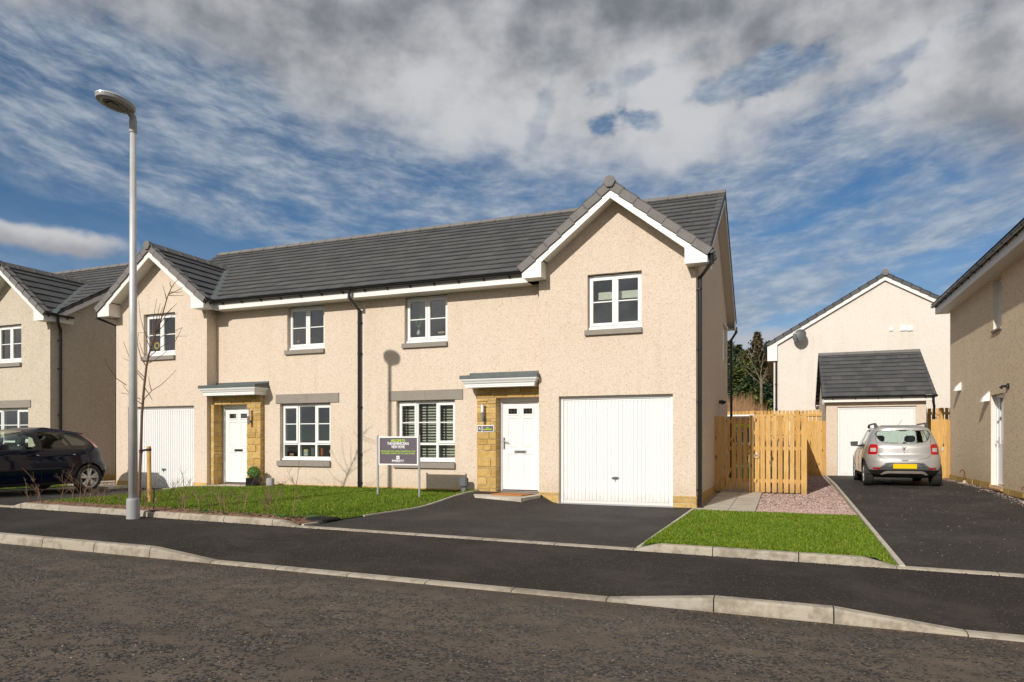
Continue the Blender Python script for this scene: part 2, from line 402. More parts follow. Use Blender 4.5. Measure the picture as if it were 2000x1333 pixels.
# ------------------------------------------------------------ object helpers
def tag(o, label=None, cat=None, group=None, kind=None):
    if label: o['label'] = label
    if cat: o['category'] = cat
    if group: o['group'] = group
    if kind: o['kind'] = kind
    return o
def thing(name, loc, label, cat, group=None):
    o = bpy.data.objects.new(name, None); COL.objects.link(o); o.location = loc
    o.empty_display_size = .2
    return tag(o, label, cat, group)
def origin(o):
    v = Vector((0, 0, 0))
    while o is not None: v += o.location; o = o.parent
    return v
class MB:
    """collects faces in world coordinates; build() links them as one mesh object"""
    def __init__(s): s.v = []; s.f = []
    def add(s, vs, fs):
        o = len(s.v); s.v += [tuple(v) for v in vs]; s.f += [tuple(i + o for i in f) for f in fs]; return s
    def box(s, x0, x1, y0, y1, z0, z1):
        if x0 > x1: x0, x1 = x1, x0
        if y0 > y1: y0, y1 = y1, y0
        if z0 > z1: z0, z1 = z1, z0
        return s.add([(x0, y0, z0), (x1, y0, z0), (x1, y1, z0), (x0, y1, z0), (x0, y0, z1), (x1, y0, z1), (x1, y1, z1), (x0, y1, z1)],
                     [(0, 3, 2, 1), (4, 5, 6, 7), (0, 1, 5, 4), (1, 2, 6, 5), (2, 3, 7, 6), (3, 0, 4, 7)])
    def obox(s, o, u, v, w):
        o, u, v, w = map(Vector, (o, u, v, w))
        P = [o, o + u, o + u + v, o + v]; P += [p + w for p in P]
        return s.add(P, [(0, 3, 2, 1), (4, 5, 6, 7), (0, 1, 5, 4), (1, 2, 6, 5), (2, 3, 7, 6), (3, 0, 4, 7)])
    def prism(s, poly, d):
        d = Vector(d); P = [Vector(p) for p in poly]; k = len(P)
        return s.add(P + [p + d for p in P], [tuple(range(k))[::-1], tuple(range(k, 2 * k))] + [(i, (i + 1) % k, (i + 1) % k + k, i + k) for i in range(k)])
    def quad(s, *P): return s.add(P, [tuple(range(len(P)))])
    def tube(s, pts, rad, n=8, cap=True):
        pts = [Vector(p) for p in pts]; k = len(pts)
        if not hasattr(rad, '__len__'): rad = [rad] * k
        vs = []; ref = None
        for i, p in enumerate(pts):
            t = (pts[min(i + 1, k - 1)] - pts[max(i - 1, 0)]).normalized()
            if ref is None: ref = t.orthogonal().normalized()
            a = (ref - t * ref.dot(t)).normalized(); b_ = t.cross(a); ref = a
            for j in range(n):
                an = 2 * math.pi * j / n; vs.append(p + (a * math.cos(an) + b_ * math.sin(an)) * rad[i])
        fs = [(i * n + j, i * n + (j + 1) % n, (i + 1) * n + (j + 1) % n, (i + 1) * n + j) for i in range(k - 1) for j in range(n)]
        if cap: fs += [tuple(range(n))[::-1], tuple((k - 1) * n + j for j in range(n))]
        return s.add(vs, fs)
    def lathe(s, c, prof, n=24, axis='z'):
        c = Vector(c); vs = []
        for r, h in prof:
            for j in range(n):
                a = 2 * math.pi * j / n; x, y = r * math.cos(a), r * math.sin(a)
                vs.append(c + (Vector((x, y, h)) if axis == 'z' else Vector((h, x, y)) if axis == 'x' else Vector((x, h, y))))
        k = len(prof)
        fs = [(i * n + j, i * n + (j + 1) % n, (i + 1) * n + (j + 1) % n, (i + 1) * n + j) for i in range(k - 1) for j in range(n)]
        fs += [tuple(range(n))[::-1], tuple((k - 1) * n + j for j in range(n))]
        return s.add(vs, fs)
    def build(s, name, mat, parent=None, label=None, smooth=False, bevel=0., fix=True):
        me = bpy.data.meshes.new(name)
        o0 = origin(parent) if parent is not None else Vector((0, 0, 0))
        me.from_pydata([(v[0] - o0.x, v[1] - o0.y, v[2] - o0.z) for v in s.v], [], s.f)
        if fix:
            bm = bmesh.new(); bm.from_mesh(me); bmesh.ops.recalc_face_normals(bm, faces=bm.faces); bm.to_mesh(me); bm.free()
        mats = mat if isinstance(mat, (list, tuple)) else [mat]
        for x in mats: me.materials.append(MATS[x])
        o = bpy.data.objects.new(name, me); COL.objects.link(o)
        if parent is not None: o.parent = parent
        if label: o['label'] = label
        if smooth: me.polygons.foreach_set('use_smooth', [True] * len(me.polygons))
        if bevel:
            bm = bmesh.new(); bm.from_mesh(me)
            bmesh.ops.bevel(bm, geom=[e for e in bm.edges if len(e.link_faces) == 2 and e.calc_face_angle(0) > .5], offset=bevel, segments=2, affect='EDGES', clamp_overlap=True)
            bm.to_mesh(me); bm.free()
        return o
def lerp(a, b, t): return a + (b - a) * t
def sstep(a, b, x):
    t = max(0., min(1., (x - a) / (b - a))); return t * t * (3 - 2 * t)
def text_part(name, s, size, mat, parent, cx, y, z, sx=1., offset=.0, depth=.0012):
    cu = bpy.data.curves.new(name, 'FONT'); cu.body = s; cu.size = size; cu.align_x = 'CENTER'; cu.extrude = depth; cu.offset = offset
    cu.resolution_u = 2
    t = bpy.data.objects.new(name, cu); COL.objects.link(t)
    dg = bpy.context.evaluated_depsgraph_get()
    me = bpy.data.meshes.new_from_object(t.evaluated_get(dg)); bpy.data.objects.remove(t)
    M = Matrix.Translation(Vector((cx, y, z)) - origin(parent)) @ Matrix.Rotation(R(90), 4, 'X') @ Matrix.Scale(sx, 4, (1, 0, 0))
    me.transform(M); me.materials.clear(); me.materials.append(MATS[mat])
    o = bpy.data.objects.new(name, me); COL.objects.link(o); o.parent = parent
    return o
# ============================================================ GROUND
def kr(x): return -.193 - .0115 * max(-40, min(x, 14))          # carriageway level along its kerb
def kl(x): return -.085 - .0120 * max(-40, min(x, 14))          # footpath level at the garden edge
YR, YL = 6.08, 8.35
def taper(x, pts):
    for (a, ha), (b, hb) in zip(pts, pts[1:]):
        if a <= x <= b: return lerp(ha, hb, (x - a) / (b - a))
    return pts[0][1] if x < pts[0][0] else pts[-1][1]
KT = [(-40, .118), (-6.94, .118), (-6.02, .024), (-1.48, .024), (-.56, .118), (.36, .118), (1.27, .024), (14, .024)]
def kh(x): return taper(x, KT)
LT = [(-12.9, .02), (-12.6, .095), (-6.98, .095), (-6.66, .018), (-1.70, .018), (-1.52, .095), (.92, .095), (1.10, .02)]
def lh(x): return taper(x, LT)
def structure(o): o['kind'] = 'structure'; return o
def sheet(name, mat, x0, x1, y0, y1, zf, nx, ny, xl=None, xr=None):
    """grid sheet; xl/xr give left and right edge as functions of y"""
    vs = []; fs = []
    for j in range(ny + 1):
        y = lerp(y0, y1, j / ny); a = xl(y) if xl else x0; b = xr(y) if xr else x1
        for i in range(nx + 1):
            x = lerp(a, b, i / nx); vs.append((x, y, zf(x, y)))
    for j in range(ny):
        for i in range(nx):
            k = j * (nx + 1) + i; fs.append((k, k + 1, k + nx + 2, k + nx + 1))
    mb = MB(); mb.add(vs, fs); return structure(mb.build(name, mat, smooth=True, fix=False))
def sstep0(a, b, x):
    t = max(0., min(1., (x - a) / (b - a))); return t * t * (3 - 2 * t)
def g_base(x, y):
    if y < -6: return kr(x) - .25
    if y < YL: return kr(x) - .12
    t = min(1, (y - YL) / 6); z = lerp(kr(x) - .12, -.09, t)
    if y > 24: z = lerp(z, .05, min(1, (y - 24) / 8))
    if y > 32: z += 2.1 * sstep(32, 41, y) + max(0, min(3, (y - 42) * .03))
    return z
vs = []; fs = []
gx = [-600, -200, -80, -40, -30, -25, -20, -16, -12, -8, -4, 0, 4, 8, 14, 25, 60, 200, 600]
gy = [-600, -150, -40, -12, -6.01, -5.99, 0, 5.9, 6.3, 8.3, 9, 10, 12, 14.4, 18, 24, 28, 32, 34, 36, 38, 40, 42, 60, 80, 106, 140, 250, 700]
for y in gy:
    for x in gx: vs.append((x, y, g_base(x, y)))
for j in range(len(gy) - 1):
    for i in range(len(gx) - 1):
        k = j * len(gx) + i; fs.append((k, k + 1, k + len(gx) + 1, k + len(gx)))
structure(MB().add(vs, fs).build('ground', 'ground_far', fix=False))
def z_road(x, y):
    if y > 3.2: return kr(x) + .022 * (YR - y)
    return kr(x) + .022 * (YR - 3.2) - .022 * (3.2 - y)
sheet('road', 'tarmac_road', -40, 14, -.2, YR + .02, z_road, 60, 12)
def z_path(x, y): return lerp(kr(x) + kh(x) - .006, kl(x), (y - YR - .12) / (YL - YR - .12))
sheet('footpath', 'tarmac_path', -40, 14, YR + .12, YL + .01, z_path, 216, 4)

def kerb_run(name, mat, y0, zb, hf, joints, prof='road'):
    mb = MB()
    for a, b in zip(joints, joints[1:]):
        if b - a < .02: continue
        g = .005; n_ = 3; rows = []
        for i in range(n_ + 1):
            x = lerp(a + g, b - g, i / n_); h = hf(x); z = zb(x); top = z + h; j_ = 0
            rows.append([(x, y0, z - .06), (x, y0 + .001, z + h * .15), (x, y0 + .012 * min(1, h / .1), top - .022 * min(1, h / .05)), (x, y0 + .030, top - .003), (x, y0 + .045, top),
                         (x, y0 + .122, top), (x, y0 + .123, z - .06)])
        k = len(rows[0]); vs = [p for r in rows for p in r]
        fs = [(i * k + j, i * k + j + 1, (i + 1) * k + j + 1, (i + 1) * k + j) for i in range(n_) for j in range(k - 1)]
        fs += [tuple(range(k)), tuple(range(n_ * k, n_ * k + k))[::-1]]
        mb.add(vs, fs)
    mb2 = MB()
    return structure(mb.build(name, mat))
def jspan(a, b, step=.915):
    n_ = max(1, round((b - a) / step)); return [lerp(a, b, i / n_) for i in range(n_ + 1)]
rj = sorted(set([round(v, 3) for v in jspan(-39.9, -6.94) + [-6.02] + jspan(-6.02, -1.48) + [-.56, .36, 1.27] + jspan(1.27, 13.9)]))
kerb_run('road_kerb', 'kerb', YR, kr, kh, rj)
lj = jspan(-39.9, -12.9) + [-12.6] + jspan(-12.6, -9.66)
kerb_run('garden_kerb', 'kerb', YL, kl, lh, lj)
kerb_run('garden_kerb', 'kerb', YL, kl, lh, [-9.46, -8.9, -8.0, -7.08, -6.66])
kerb_run('driveway_kerb', 'kerb', YL, kl, lh, jspan(-6.66, -1.70) + [-.78, .14, 1.10])
kerb_run('driveway_kerb', 'kerb', YL, kl, lh, jspan(1.10, 13.9))
structure(MB().box(-9.66, -9.46, YL + .05, YL + .12, kl(-9.5) - .1, kl(-9.5) + .075).build('garden_kerb', 'kerb'))

# front driveway of the right half: falls to the garage, humps up beside the door slab
def z_drive(x, y):
    wl = lerp(.165, .0, sstep(-4.72, -4.30, x)) if x > -5 else .165
    t = max(0., min(1., (y - 8.47) / 5.0))
    z = lerp(kl(x) + .016, lerp(.02, 0., sstep(-6, -3, x)), t)
    z += wl * sstep(11.2, 13.35, y) * (1 if x > -4.9 else 1)
    return z
def edge_l(y): return lerp(-6.62, -6.08, (y - 8.47) / 5.3)
def edge_r(y): return lerp(-1.66, -1.575, (y - 8.47) / 5.0)
sheet('front_driveway', 'tarmac_drive', 0, 0, YL + .12, 13.62, z_drive, 60, 44, edge_l, lambda y: edge_r(y) - .0)
# lawns
def z_lawn(x, y):
    t = max(0., min(1., (y - 8.47) / 5.2))
    z = lerp(kl(x) + max(.02, min(.085, lh(x) - .008)), .150 + .004 * (-8 - x), t) + .018 * math.sin(x * 1.3 + y * .9) * math.sin(t * math.pi)
    e = min(1., max(0., (x - edge_l(y) + .35) / .35)); z = lerp(z, z_drive(edge_l(y), y) + .012, e)      # falls to the drive edging
    return z
def lawn_l(y): return lerp(-12.75, -13.35, (y - 8.47) / 5.2) if y < 12.6 else lerp(-13.22, -12.0, min(1, (y - 12.6) / .5))
sheet('lawn', 'turf', 0, 0, YL + .12, 13.80, z_lawn, 40, 30, lawn_l, edge_l)
def z_lawn2(x, y):
    z = lerp(kl(x) + max(.016, min(.085, lh(x) - .008)), -.012, max(0, min(1, (y - 8.47) / 4.7)))
    return z - .03 * (1 - min(1, (1.16 - x) / .25)) * (1 - min(1, max(0, y - 8.6) / 2)) if x > .91 else z
def e2l(y): return edge_r(y) + .05
sheet('lawn', 'turf', 0, 0, YL + .12, 13.12, z_lawn2, 12, 20, e2l, lambda y: 1.13)
# narrow edgings
def strip(name, pts, wdt, h, mat='kerb_concrete'):
    mb = MB()
    for (a, b) in zip(pts, pts[1:]):
        a, b = Vector(a), Vector(b); d = (b - a); d.z = 0; d.normalize(); s_ = Vector((-d.y, d.x, 0)) * wdt
        mb.add([a - s_ / 2 - Vector((0, 0, .12)), b - s_ / 2 - Vector((0, 0, .12)), b + s_ / 2 - Vector((0, 0, .12)), a + s_ / 2 - Vector((0, 0, .12)),
                a - s_ / 2 + Vector((0, 0, h)), b - s_ / 2 + Vector((0, 0, h)), b + s_ / 2 + Vector((0, 0, h)), a + s_ / 2 + Vector((0, 0, h))],
               [(0, 3, 2, 1), (4, 5, 6, 7), (0, 1, 5, 4), (1, 2, 6, 5), (2, 3, 7, 6), (3, 0, 4, 7)])
    return structure(mb.build(name, mat))
def along(xf, y0, y1, n_, zf): return [(xf(lerp(y0, y1, i / n_)), lerp(y0, y1, i / n_), zf(xf(lerp(y0, y1, i / n_)), lerp(y0, y1, i / n_))) for i in range(n_ + 1)]
strip('path_edging', along(edge_l, 8.47, 8.95, 2, z_drive), .045, .022)
strip('path_edging', along(edge_l, 9.85, 13.62, 14, z_drive), .045, .022)
strip('path_edging', along(edge_r, 8.47, 13.1, 12, lambda x, y: z_drive(x - .05, y)), .045, .016)
def z_rdrive(x, y):
    for (a, za), (b, zb) in zip([(0, -.12), (8.4, -.088), (15.6, .055), (20, .135), (60, .14)], [(8.4, -.088), (15.6, .055), (20, .135), (60, .14)]):
        if a <= y <= b: return lerp(za, zb, (y - a) / (b - a)) + (.0 if x < 3 else .03 * (x - 3) * sstep(12, 20, y))
def e3(y): return lerp(1.16, 1.22, (y - 8.4) / 16)
sheet('right_driveway', 'tarmac_drive', 0, 6.3, YL + .12, 25.2, z_rdrive, 16, 60, lambda y: e3(y) + .02)
strip('path_edging', along(e3, 8.42, 25.15, 24, z_rdrive), .055, .022)
# gravel bed, slab path, gravel strip beside the house
def z_grav(x, y): return lerp(-.02, .085, max(0, min(1, (y - 13.1) / 7))) if y < 20 else lerp(.085, .115, (y - 20) / 5)
sheet('gravel_bed', 'gravel_bed', 0, 0, 13.12, 25.3, z_grav, 8, 30, lambda y: -.50, lambda y: e3(y) - .02)
sheet('gravel_bed', 'gravel_bed', -1.557, -1.40, 13.3, 21, lambda x, y: z_grav(x, y) - .01, 2, 12)
mb = MB(); y = 13.06
for i in range(9):
    for (a, b) in ((-1.42, -.965), (-.955, -.50)):
        z0 = z_grav(0, y) + .028; z1 = z_grav(0, y + .89) + .028; dz_ = random.uniform(-.002, .002)
        mb.add([(a, y, z0 - .05), (b, y, z0 - .05), (b, y + .893, z1 - .05), (a, y + .893, z1 - .05), (a, y, z0 + dz_), (b, y, z0 + dz_), (b, y + .893, z1 + dz_), (a, y + .893, z1 + dz_)],
               [(0, 3, 2, 1), (4, 5, 6, 7), (0, 1, 5, 4), (1, 2, 6, 5), (2, 3, 7, 6), (3, 0, 4, 7)])
    y += .90
structure(mb.build('garden_path', 'slab'))
structure(MB().box(-1.60, -1.40, 13.10, 13.42, -.06, .012).build('garden_path', 'slab'))
sheet('rear_lawn', 'turf', -19, 6.5, 21.3, 33, lambda x, y: .09 + .004 * (y - 21), 10, 10)
sheet('gravel_bed', 'gravel_bed', -1.55, 1.2, 20.9, 21.35, lambda x, y: .095, 2, 2)
# left drive and surroundings
def z_ldrive(x, y): return lerp(kl(x) + .016, .035 + .05 * sstep(-15, -13.4, x) * sstep(11.5, 13.5, y), max(0, min(1, (y - 8.47) / 5)))
sheet('left_driveway', 'tarmac_drive', 0, 0, YL + .12, 13.60, z_ldrive, 14, 14, lambda y: -16.95, lambda y: lawn_l(y) + .03 if y < 12.6 else -13.2)
strip('path_edging', along(lambda y: -16.97, 8.47, 12.7, 6, z_ldrive), .05, .03)
def z_nlawn(x, y): return lerp(kl(x) + .07, .10, (y - 8.4) / 4.6)
sheet('neighbour_lawn', 'turf', -40, -17.0, YL + .12, 13.6, z_nlawn, 12, 8)
sheet('gravel_bed', 'gravel_bed', -19.1, -16.58, 12.70, 21, lambda x, y: .075, 4, 8)
mb = MB()
for i in range(5): mb.box(-18.95 + i * .60, -18.36 + i * .60, 12.75, 13.34, .03, .105)
for i in range(10): mb.box(-18.4, -17.8, 13.35 + i * .6, 13.94 + i * .6, .03, .105)
structure(mb.build('garden_path', 'slab'))
# slabs at the left door, running down past the garage
mb = MB()
for i in range(6):
    a = -14.35 + i * .45; z0, z1 = (lerp(.085, .175, sstep(-14.4, -13.2, t)) for t in (a, a + .445))
    for (u, v_) in ((12.95, 13.40), (13.405, 13.89)):
        if v_ > 13.5 and a < -13.5: v_ = 13.56
        mb.add([(a, u, 0), (a + .443, u, 0), (a + .443, v_, 0), (a, v_, 0), (a, u, z0), (a + .443, u, z1), (a + .443, v_, z1), (a, v_, z0)],
               [(0, 3, 2, 1), (4, 5, 6, 7), (0, 1, 5, 4), (1, 2, 6, 5), (2, 3, 7, 6), (3, 0, 4, 7)])
structure(mb.build('garden_path', 'slab'))
# door slab of the right house
mb = MB(); P = [(-5.72, 12.62), (-4.66, 12.40), (-4.56, 13.20), (-4.66, 13.60), (-4.70, 13.90), (-5.70, 13.90), (-5.86, 13.55), (-5.93, 13.0)]
mb.prism([(x, y, .06) for x, y in P], (0, 0, .115))
structure(mb.build('door_step_slab', 'slab', bevel=.004))
# inspection cover / drain grate at the corner of the lawn
g = thing('drain_cover', (-6.76, 9.0, kl(-7) + .06), 'dark ribbed drain cover set at the corner where lawn meets tarmac drive', 'drain cover')
mb = MB(); z = .070
mb.box(-7.02, -6.50, 8.78, 9.24, z - .04, z - .012); mb.build('cover_plate', 'rubber', g)
mb = MB()
for i in range(12): mb.box(-7.0 + i * .042, -6.982 + i * .042, 8.80, 9.22, z - .012, z - .004)
mb.build('ribs', 'rubber', g)

# ============================================================ HOUSES
def wall_face(mb, axis, c, u0, u1, z0, z1, holes, depth, into):
    """skin of a wall in the plane axis=c with rectangular holes, their reveals, and an inner skin"""
    def P(u, z, d=0.):
        return (u, c + d * into, z) if axis == 'y' else (c + d * into, u, z)
    us = sorted({u0, u1} | {h[0] for h in holes} | {h[1] for h in holes}); zs = sorted({z0, z1} | {h[2] for h in holes} | {h[3] for h in holes})
    for a, b in zip(us, us[1:]):
        for e, f in zip(zs, zs[1:]):
            um, zm = (a + b) / 2, (e + f) / 2
            if any(h[0] < um < h[1] and h[2] < zm < h[3] for h in holes): continue
            mb.quad(P(a, e), P(b, e), P(b, f), P(a, f)); mb.quad(P(a, e, .3), P(b, e, .3), P(b, f, .3), P(a, f, .3))
    for a, b, e, f in holes:
        for (p, q_) in (((a, e), (a, f)), ((a, f), (b, f)), ((b, f), (b, e)), ((b, e), (a, e))):
            mb.quad(P(*p), P(*q_), P(*q_, .3), P(*p, .3))
def frame_bars(mb, x0, x1, z0, z1, y, t, d):
    """four mitred-looking bars round a rectangle (stiles full height, rails between)"""
    mb.box(x0, x0 + t, y, y + d, z0, z1); mb.box(x1 - t, x1, y, y + d, z0, z1)
    mb.box(x0 + t, x1 - t, y + .001, y + d, z0, z0 + t); mb.box(x0 + t, x1 - t, y + .001, y + d, z1 - t, z1)
def window(parent, x0, x1, z0, z1, y, kind, mirror=False):
    """upvc window filling the opening, its face recessed to y"""
    ww = x1 - x0
    fr = MB(); frame_bars(fr, x0, x1, z0 + .045, z1 - .02, y, .045, .07)
    fr.box(x0 - .0, x1, y - .045, y + .07, z0, z0 + .044)             # projecting sub-sill
    fr.box(x0 + .004, x1 - .004, y + .02, y + .07, z1 - .02, z1)
    F = fr
    win = None
    zb, zt = z0 + .09, z1 - .065
    panes = []; sashes = []
    if kind == 'two':
        mid = (x0 + x1) / 2
        F.box(mid - .02, mid + .02, y, y + .07, zb, zt)
        for a, b in ((x0 + .03, mid - .004), (mid + .004, x1 - .03)): sashes.append((a, b, zb - .012, zt + .012, .5))
    else:
        ws = (ww - .1) * .30; zm = z0 + .40
        m1, m2 = x0 + .05 + ws + .02, x1 - .05 - ws - .02
        for mm in (m1, m2): F.box(mm - .028, mm + .028, y, y + .07, zb, zt)
        for a, b in ((x0 + .045, m1 - .028), (m1 + .028, m2 - .028), (m2 + .028, x1 - .045)): F.box(a, b, y + .002, y + .07, zm - .026, zm + .026)
        sashes += [(x0 + .03, m1 - .012, zm + .012, zt + .012, .5), (m2 + .012, x1 - .03, zm + .012, zt + .012, .5)]
        panes += [(m1 + .028, m2 - .028, zm + .026, zt), (x0 + .045, m1 - .028, zb, zm - .026), (m1 + .028, m2 - .028, zb, zm - .026), (m2 + .028, x1 - .045, zb, zm - .026)]
    win = F.build('window', 'white_upvc', parent)
    bars = MB(); sb = MB(); gl = MB()
    for a, b, e, f, k in sashes:
        sb = MB(); frame_bars(sb, a, b, e, f, y - .018, .052, .05); frame_bars(sb, a + .04, b - .04, e + .04, f - .04, y - .004, .018, .03)
        panes.append((a + .055, b - .055, e + .055, f - .055)); sb.build('sash', 'white_upvc', win)
    for a, b, e, f in panes:
        gl.box(a, b, y + .012, y + .022, e, f)
        if f - e > .5:
            zz = lerp(e, f, .5 if kind == 'two' else .52); bars.box(a, b, y + .002, y + .011, zz - .011, zz + .011)
    for s_ in sashes:
        tv = MB(); tv.box(s_[0] + .08, s_[1] - .08, y - .035, y + .018, z1 - .033, z1 - .018); tv.build('trickle_vent', 'white_upvc', win)
    bars.build('glazing_bar', 'white_upvc', win); gl.build('pane', 'window_glass', win)
    return win
def sill(parent, x0, x1, zt, zb, y, d=.06, split=False):
    mb = MB(); mb.box(x0, x1, y - d, y + .1, zb, zt)
    return mb.build('window_sill', 'grey_stone', parent, bevel=.006)
def lintel(parent, x0, x1, z0, z1, y):
    m_ = (x0 + x1) / 2; mb = MB(); mb.box(x0, m_ - .002, y - .022, y + .1, z0, z1); mb.box(m_ + .002, x1, y - .022, y + .1, z0, z1)
    return mb.build('lintel', 'grey_stone', parent)
def stones(mb, mm, x0, x1, z0, z1, y, depth, rng, hs=(.06, .08, .12, .17), ln=(.12, .40), axis='y', j=.012, joint=.014):
    """random coursed blocks; mm collects the mortar bed behind. y = outer face"""
    def B(M, a, b, c, d, e, f):
        if axis == 'y': M.box(a, b, c, d, e, f)
        else: M.box(c, d, a, b, e, f)
    s_ = 1 if depth > 0 else -1
    B(mm, x0 + .002, x1 - .002, y + s_ * .012, y + depth, z0, z1)
    z = z0
    while z < z1 - .03:
        h = min(rng.choice(hs), z1 - z)
        if z1 - z - h < .05: h = z1 - z
        x = x0
        while x < x1 - .03:
            l = rng.uniform(*ln)
            if x1 - x - l < .10: l = x1 - x
            o = rng.uniform(0, j) * s_
            B(mb, x + joint / 2 if x > x0 + .01 else x, x + l - joint / 2 if x + l < x1 - .01 else x + l, y - o, y + depth * .9, z + joint / 2, z + h - joint / 2)
            x += l
        z += h
def half_round(mb, pts, r, n=7):
    """open gutter (half pipe) along pts"""
    pts = [Vector(p) for p in pts]; vs = []; k = len(pts)
    d = (pts[-1] - pts[0]); d.z = 0; d.normalize(); s_ = Vector((d.y, -d.x, 0))
    for rr in (r, r - .006):
        for p in pts:
            for i in range(n + 1):
                a = math.pi * i / n; vs.append(p + s_ * math.cos(a) * rr - Vector((0, 0, math.sin(a) * rr)))
    m_ = n + 1; fs = []
    for o in (0, k * m_):
        for i in range(k - 1):
            for j in range(n): fs.append((o + i * m_ + j, o + i * m_ + j + 1, o + (i + 1) * m_ + j + 1, o + (i + 1) * m_ + j))
    for i in range(k - 1):
        for j in (0, n): fs.append((i * m_ + j, (i + 1) * m_ + j, k * m_ + (i + 1) * m_ + j, k * m_ + i * m_ + j))
    for i in (0, k - 1):
        fs.append(tuple(i * m_ + j for j in range(n + 1)))               # stop ends
    mb.add(vs, fs)
def gutter(parent, a, b, r=.056, step=.85):
    a, b = Vector(a), Vector(b); L_ = (b - a).length; n_ = max(2, int(L_ / step) + 1)
    mb = MB(); half_round(mb, [a, b], r)
    g = mb.build('gutter', 'black_plastic', parent, smooth=False)
    d = (b - a).normalized(); s_ = Vector((d.y, -d.x, 0))
    for i in range(n_):
        br = MB(); p = a + d * (L_ * (i + .5) / n_)
        half_round(br, [p - d * .016, p + d * .016], r + .007)
        br.obox(p - d * .012 - s_ * (r + .02) - Vector((0, 0, .10)), d * .024, s_ * .018, Vector((0, 0, .12)))
        br.obox(p - d * .012 - s_ * (r + .005) - Vector((0, 0, .07)), d * .024, s_ * .05, Vector((0, 0, .03)))
        br.build('bracket', 'black_plastic', g)
    return g
def downpipe(parent, pts, clips, side):
    mb = MB(); mb.tube(pts, .037, 10)
    for p in pts[1:-1]: mb.tube([Vector(p) + Vector((0, 0, -.03)), Vector(p) + Vector((0, 0, .03))], .040, 10)
    d = mb.build('downpipe', 'black_plastic', parent, smooth=False)
    c = MB(); x, y, _ = pts[-1]
    for z in clips:
        c.tube([(x, y, z - .02), (x, y, z + .02)], .043, 10)
        if side[1]: c.box(x - .055, x + .055, y + .02, y + .06, z - .015, z + .015)
        else: c.box(x - .06 if side[0] < 0 else x, x if side[0] < 0 else x + .06, y - .055, y + .055, z - .015, z + .015)
    c.build('pipe_clip', 'black_plastic', d)
    return d
def roof_tiles(name, parent, o, u, v, ulen, vlen, cuts=(), gauge=.335, tw=.33, th=.020, seed=1, lip=.036, mat='tile', edges=True):
    """interlocking flat tiles laid in courses on the plane o + u,v (v = up the slope); cuts = [(point, normal)] keep the side the normal points away from"""
    rng = random.Random(seed)
    o, u, v = Vector(o), Vector(u).normalized(), Vector(v).normalized(); n_ = u.cross(v).normalized()
    if n_.z < 0: n_ = -n_
    nc = round(vlen / gauge); gauge = vlen / nc; bm = bmesh.new(); be = bmesh.new()
    def slab(B, a0, a1, s0, s1, h0, h1, t):
        P = [o + u * a0 + v * s0 + n_ * h0, o + u * a1 + v * s0 + n_ * h0, o + u * a1 + v * s1 + n_ * h1, o + u * a0 + v * s1 + n_ * h1]
        P = [B.verts.new(p - n_ * t) for p in P] + [B.verts.new(p) for p in P]
        for f in ((0, 3, 2, 1), (4, 5, 6, 7), (0, 1, 5, 4), (1, 2, 6, 5), (2, 3, 7, 6), (3, 0, 4, 7)): B.faces.new([P[i] for i in f])
    for c in range(nc):
        x = -tw * (.5 if c % 2 else 0.) ; s0 = c * gauge; s1 = s0 + gauge + .03
        if c == nc - 1: s1 = vlen
        while x < ulen - .01:
            a0, a1 = max(0, x) + .0018, min(ulen, x + tw) - .0018; x += tw
            if a1 - a0 < .02: continue
            dz_ = rng.uniform(-.0015, .0015)
            slab(bm, a0, a1, s0 + rng.uniform(-.002, .002), s1, lip + dz_, 0.002 + dz_, th)
        if edges and c: slab(be, 0.004, ulen - .004, s0 + .012, s0 + .05, lip - th + .0, lip - th, .012)
    sl = bm
    for B in (bm, be):
        for p, nn in cuts:
            g = B.verts[:] + B.edges[:] + B.faces[:]
            bmesh.ops.bisect_plane(B, geom=g, plane_co=Vector(p), plane_no=Vector(nn), clear_outer=True)
    oo = origin(parent)
    for B in (bm, be):
        bmesh.ops.translate(B, verts=B.verts, vec=-oo)
    def fin(B, nm, mt, par):
        me = bpy.data.meshes.new(nm); bmesh.ops.recalc_face_normals(B, faces=B.faces); B.to_mesh(me); B.free()
        me.materials.append(MATS[mt]); ob = bpy.data.objects.new(nm, me); COL.objects.link(ob); ob.parent = par; return ob
    r = fin(bm, name, mat, parent)
    if edges: fin(be, 'tile_edge_strip', 'tile_edge', r)  # strips in the brown of the tile edges, under each course
    else: be.free()
    return r
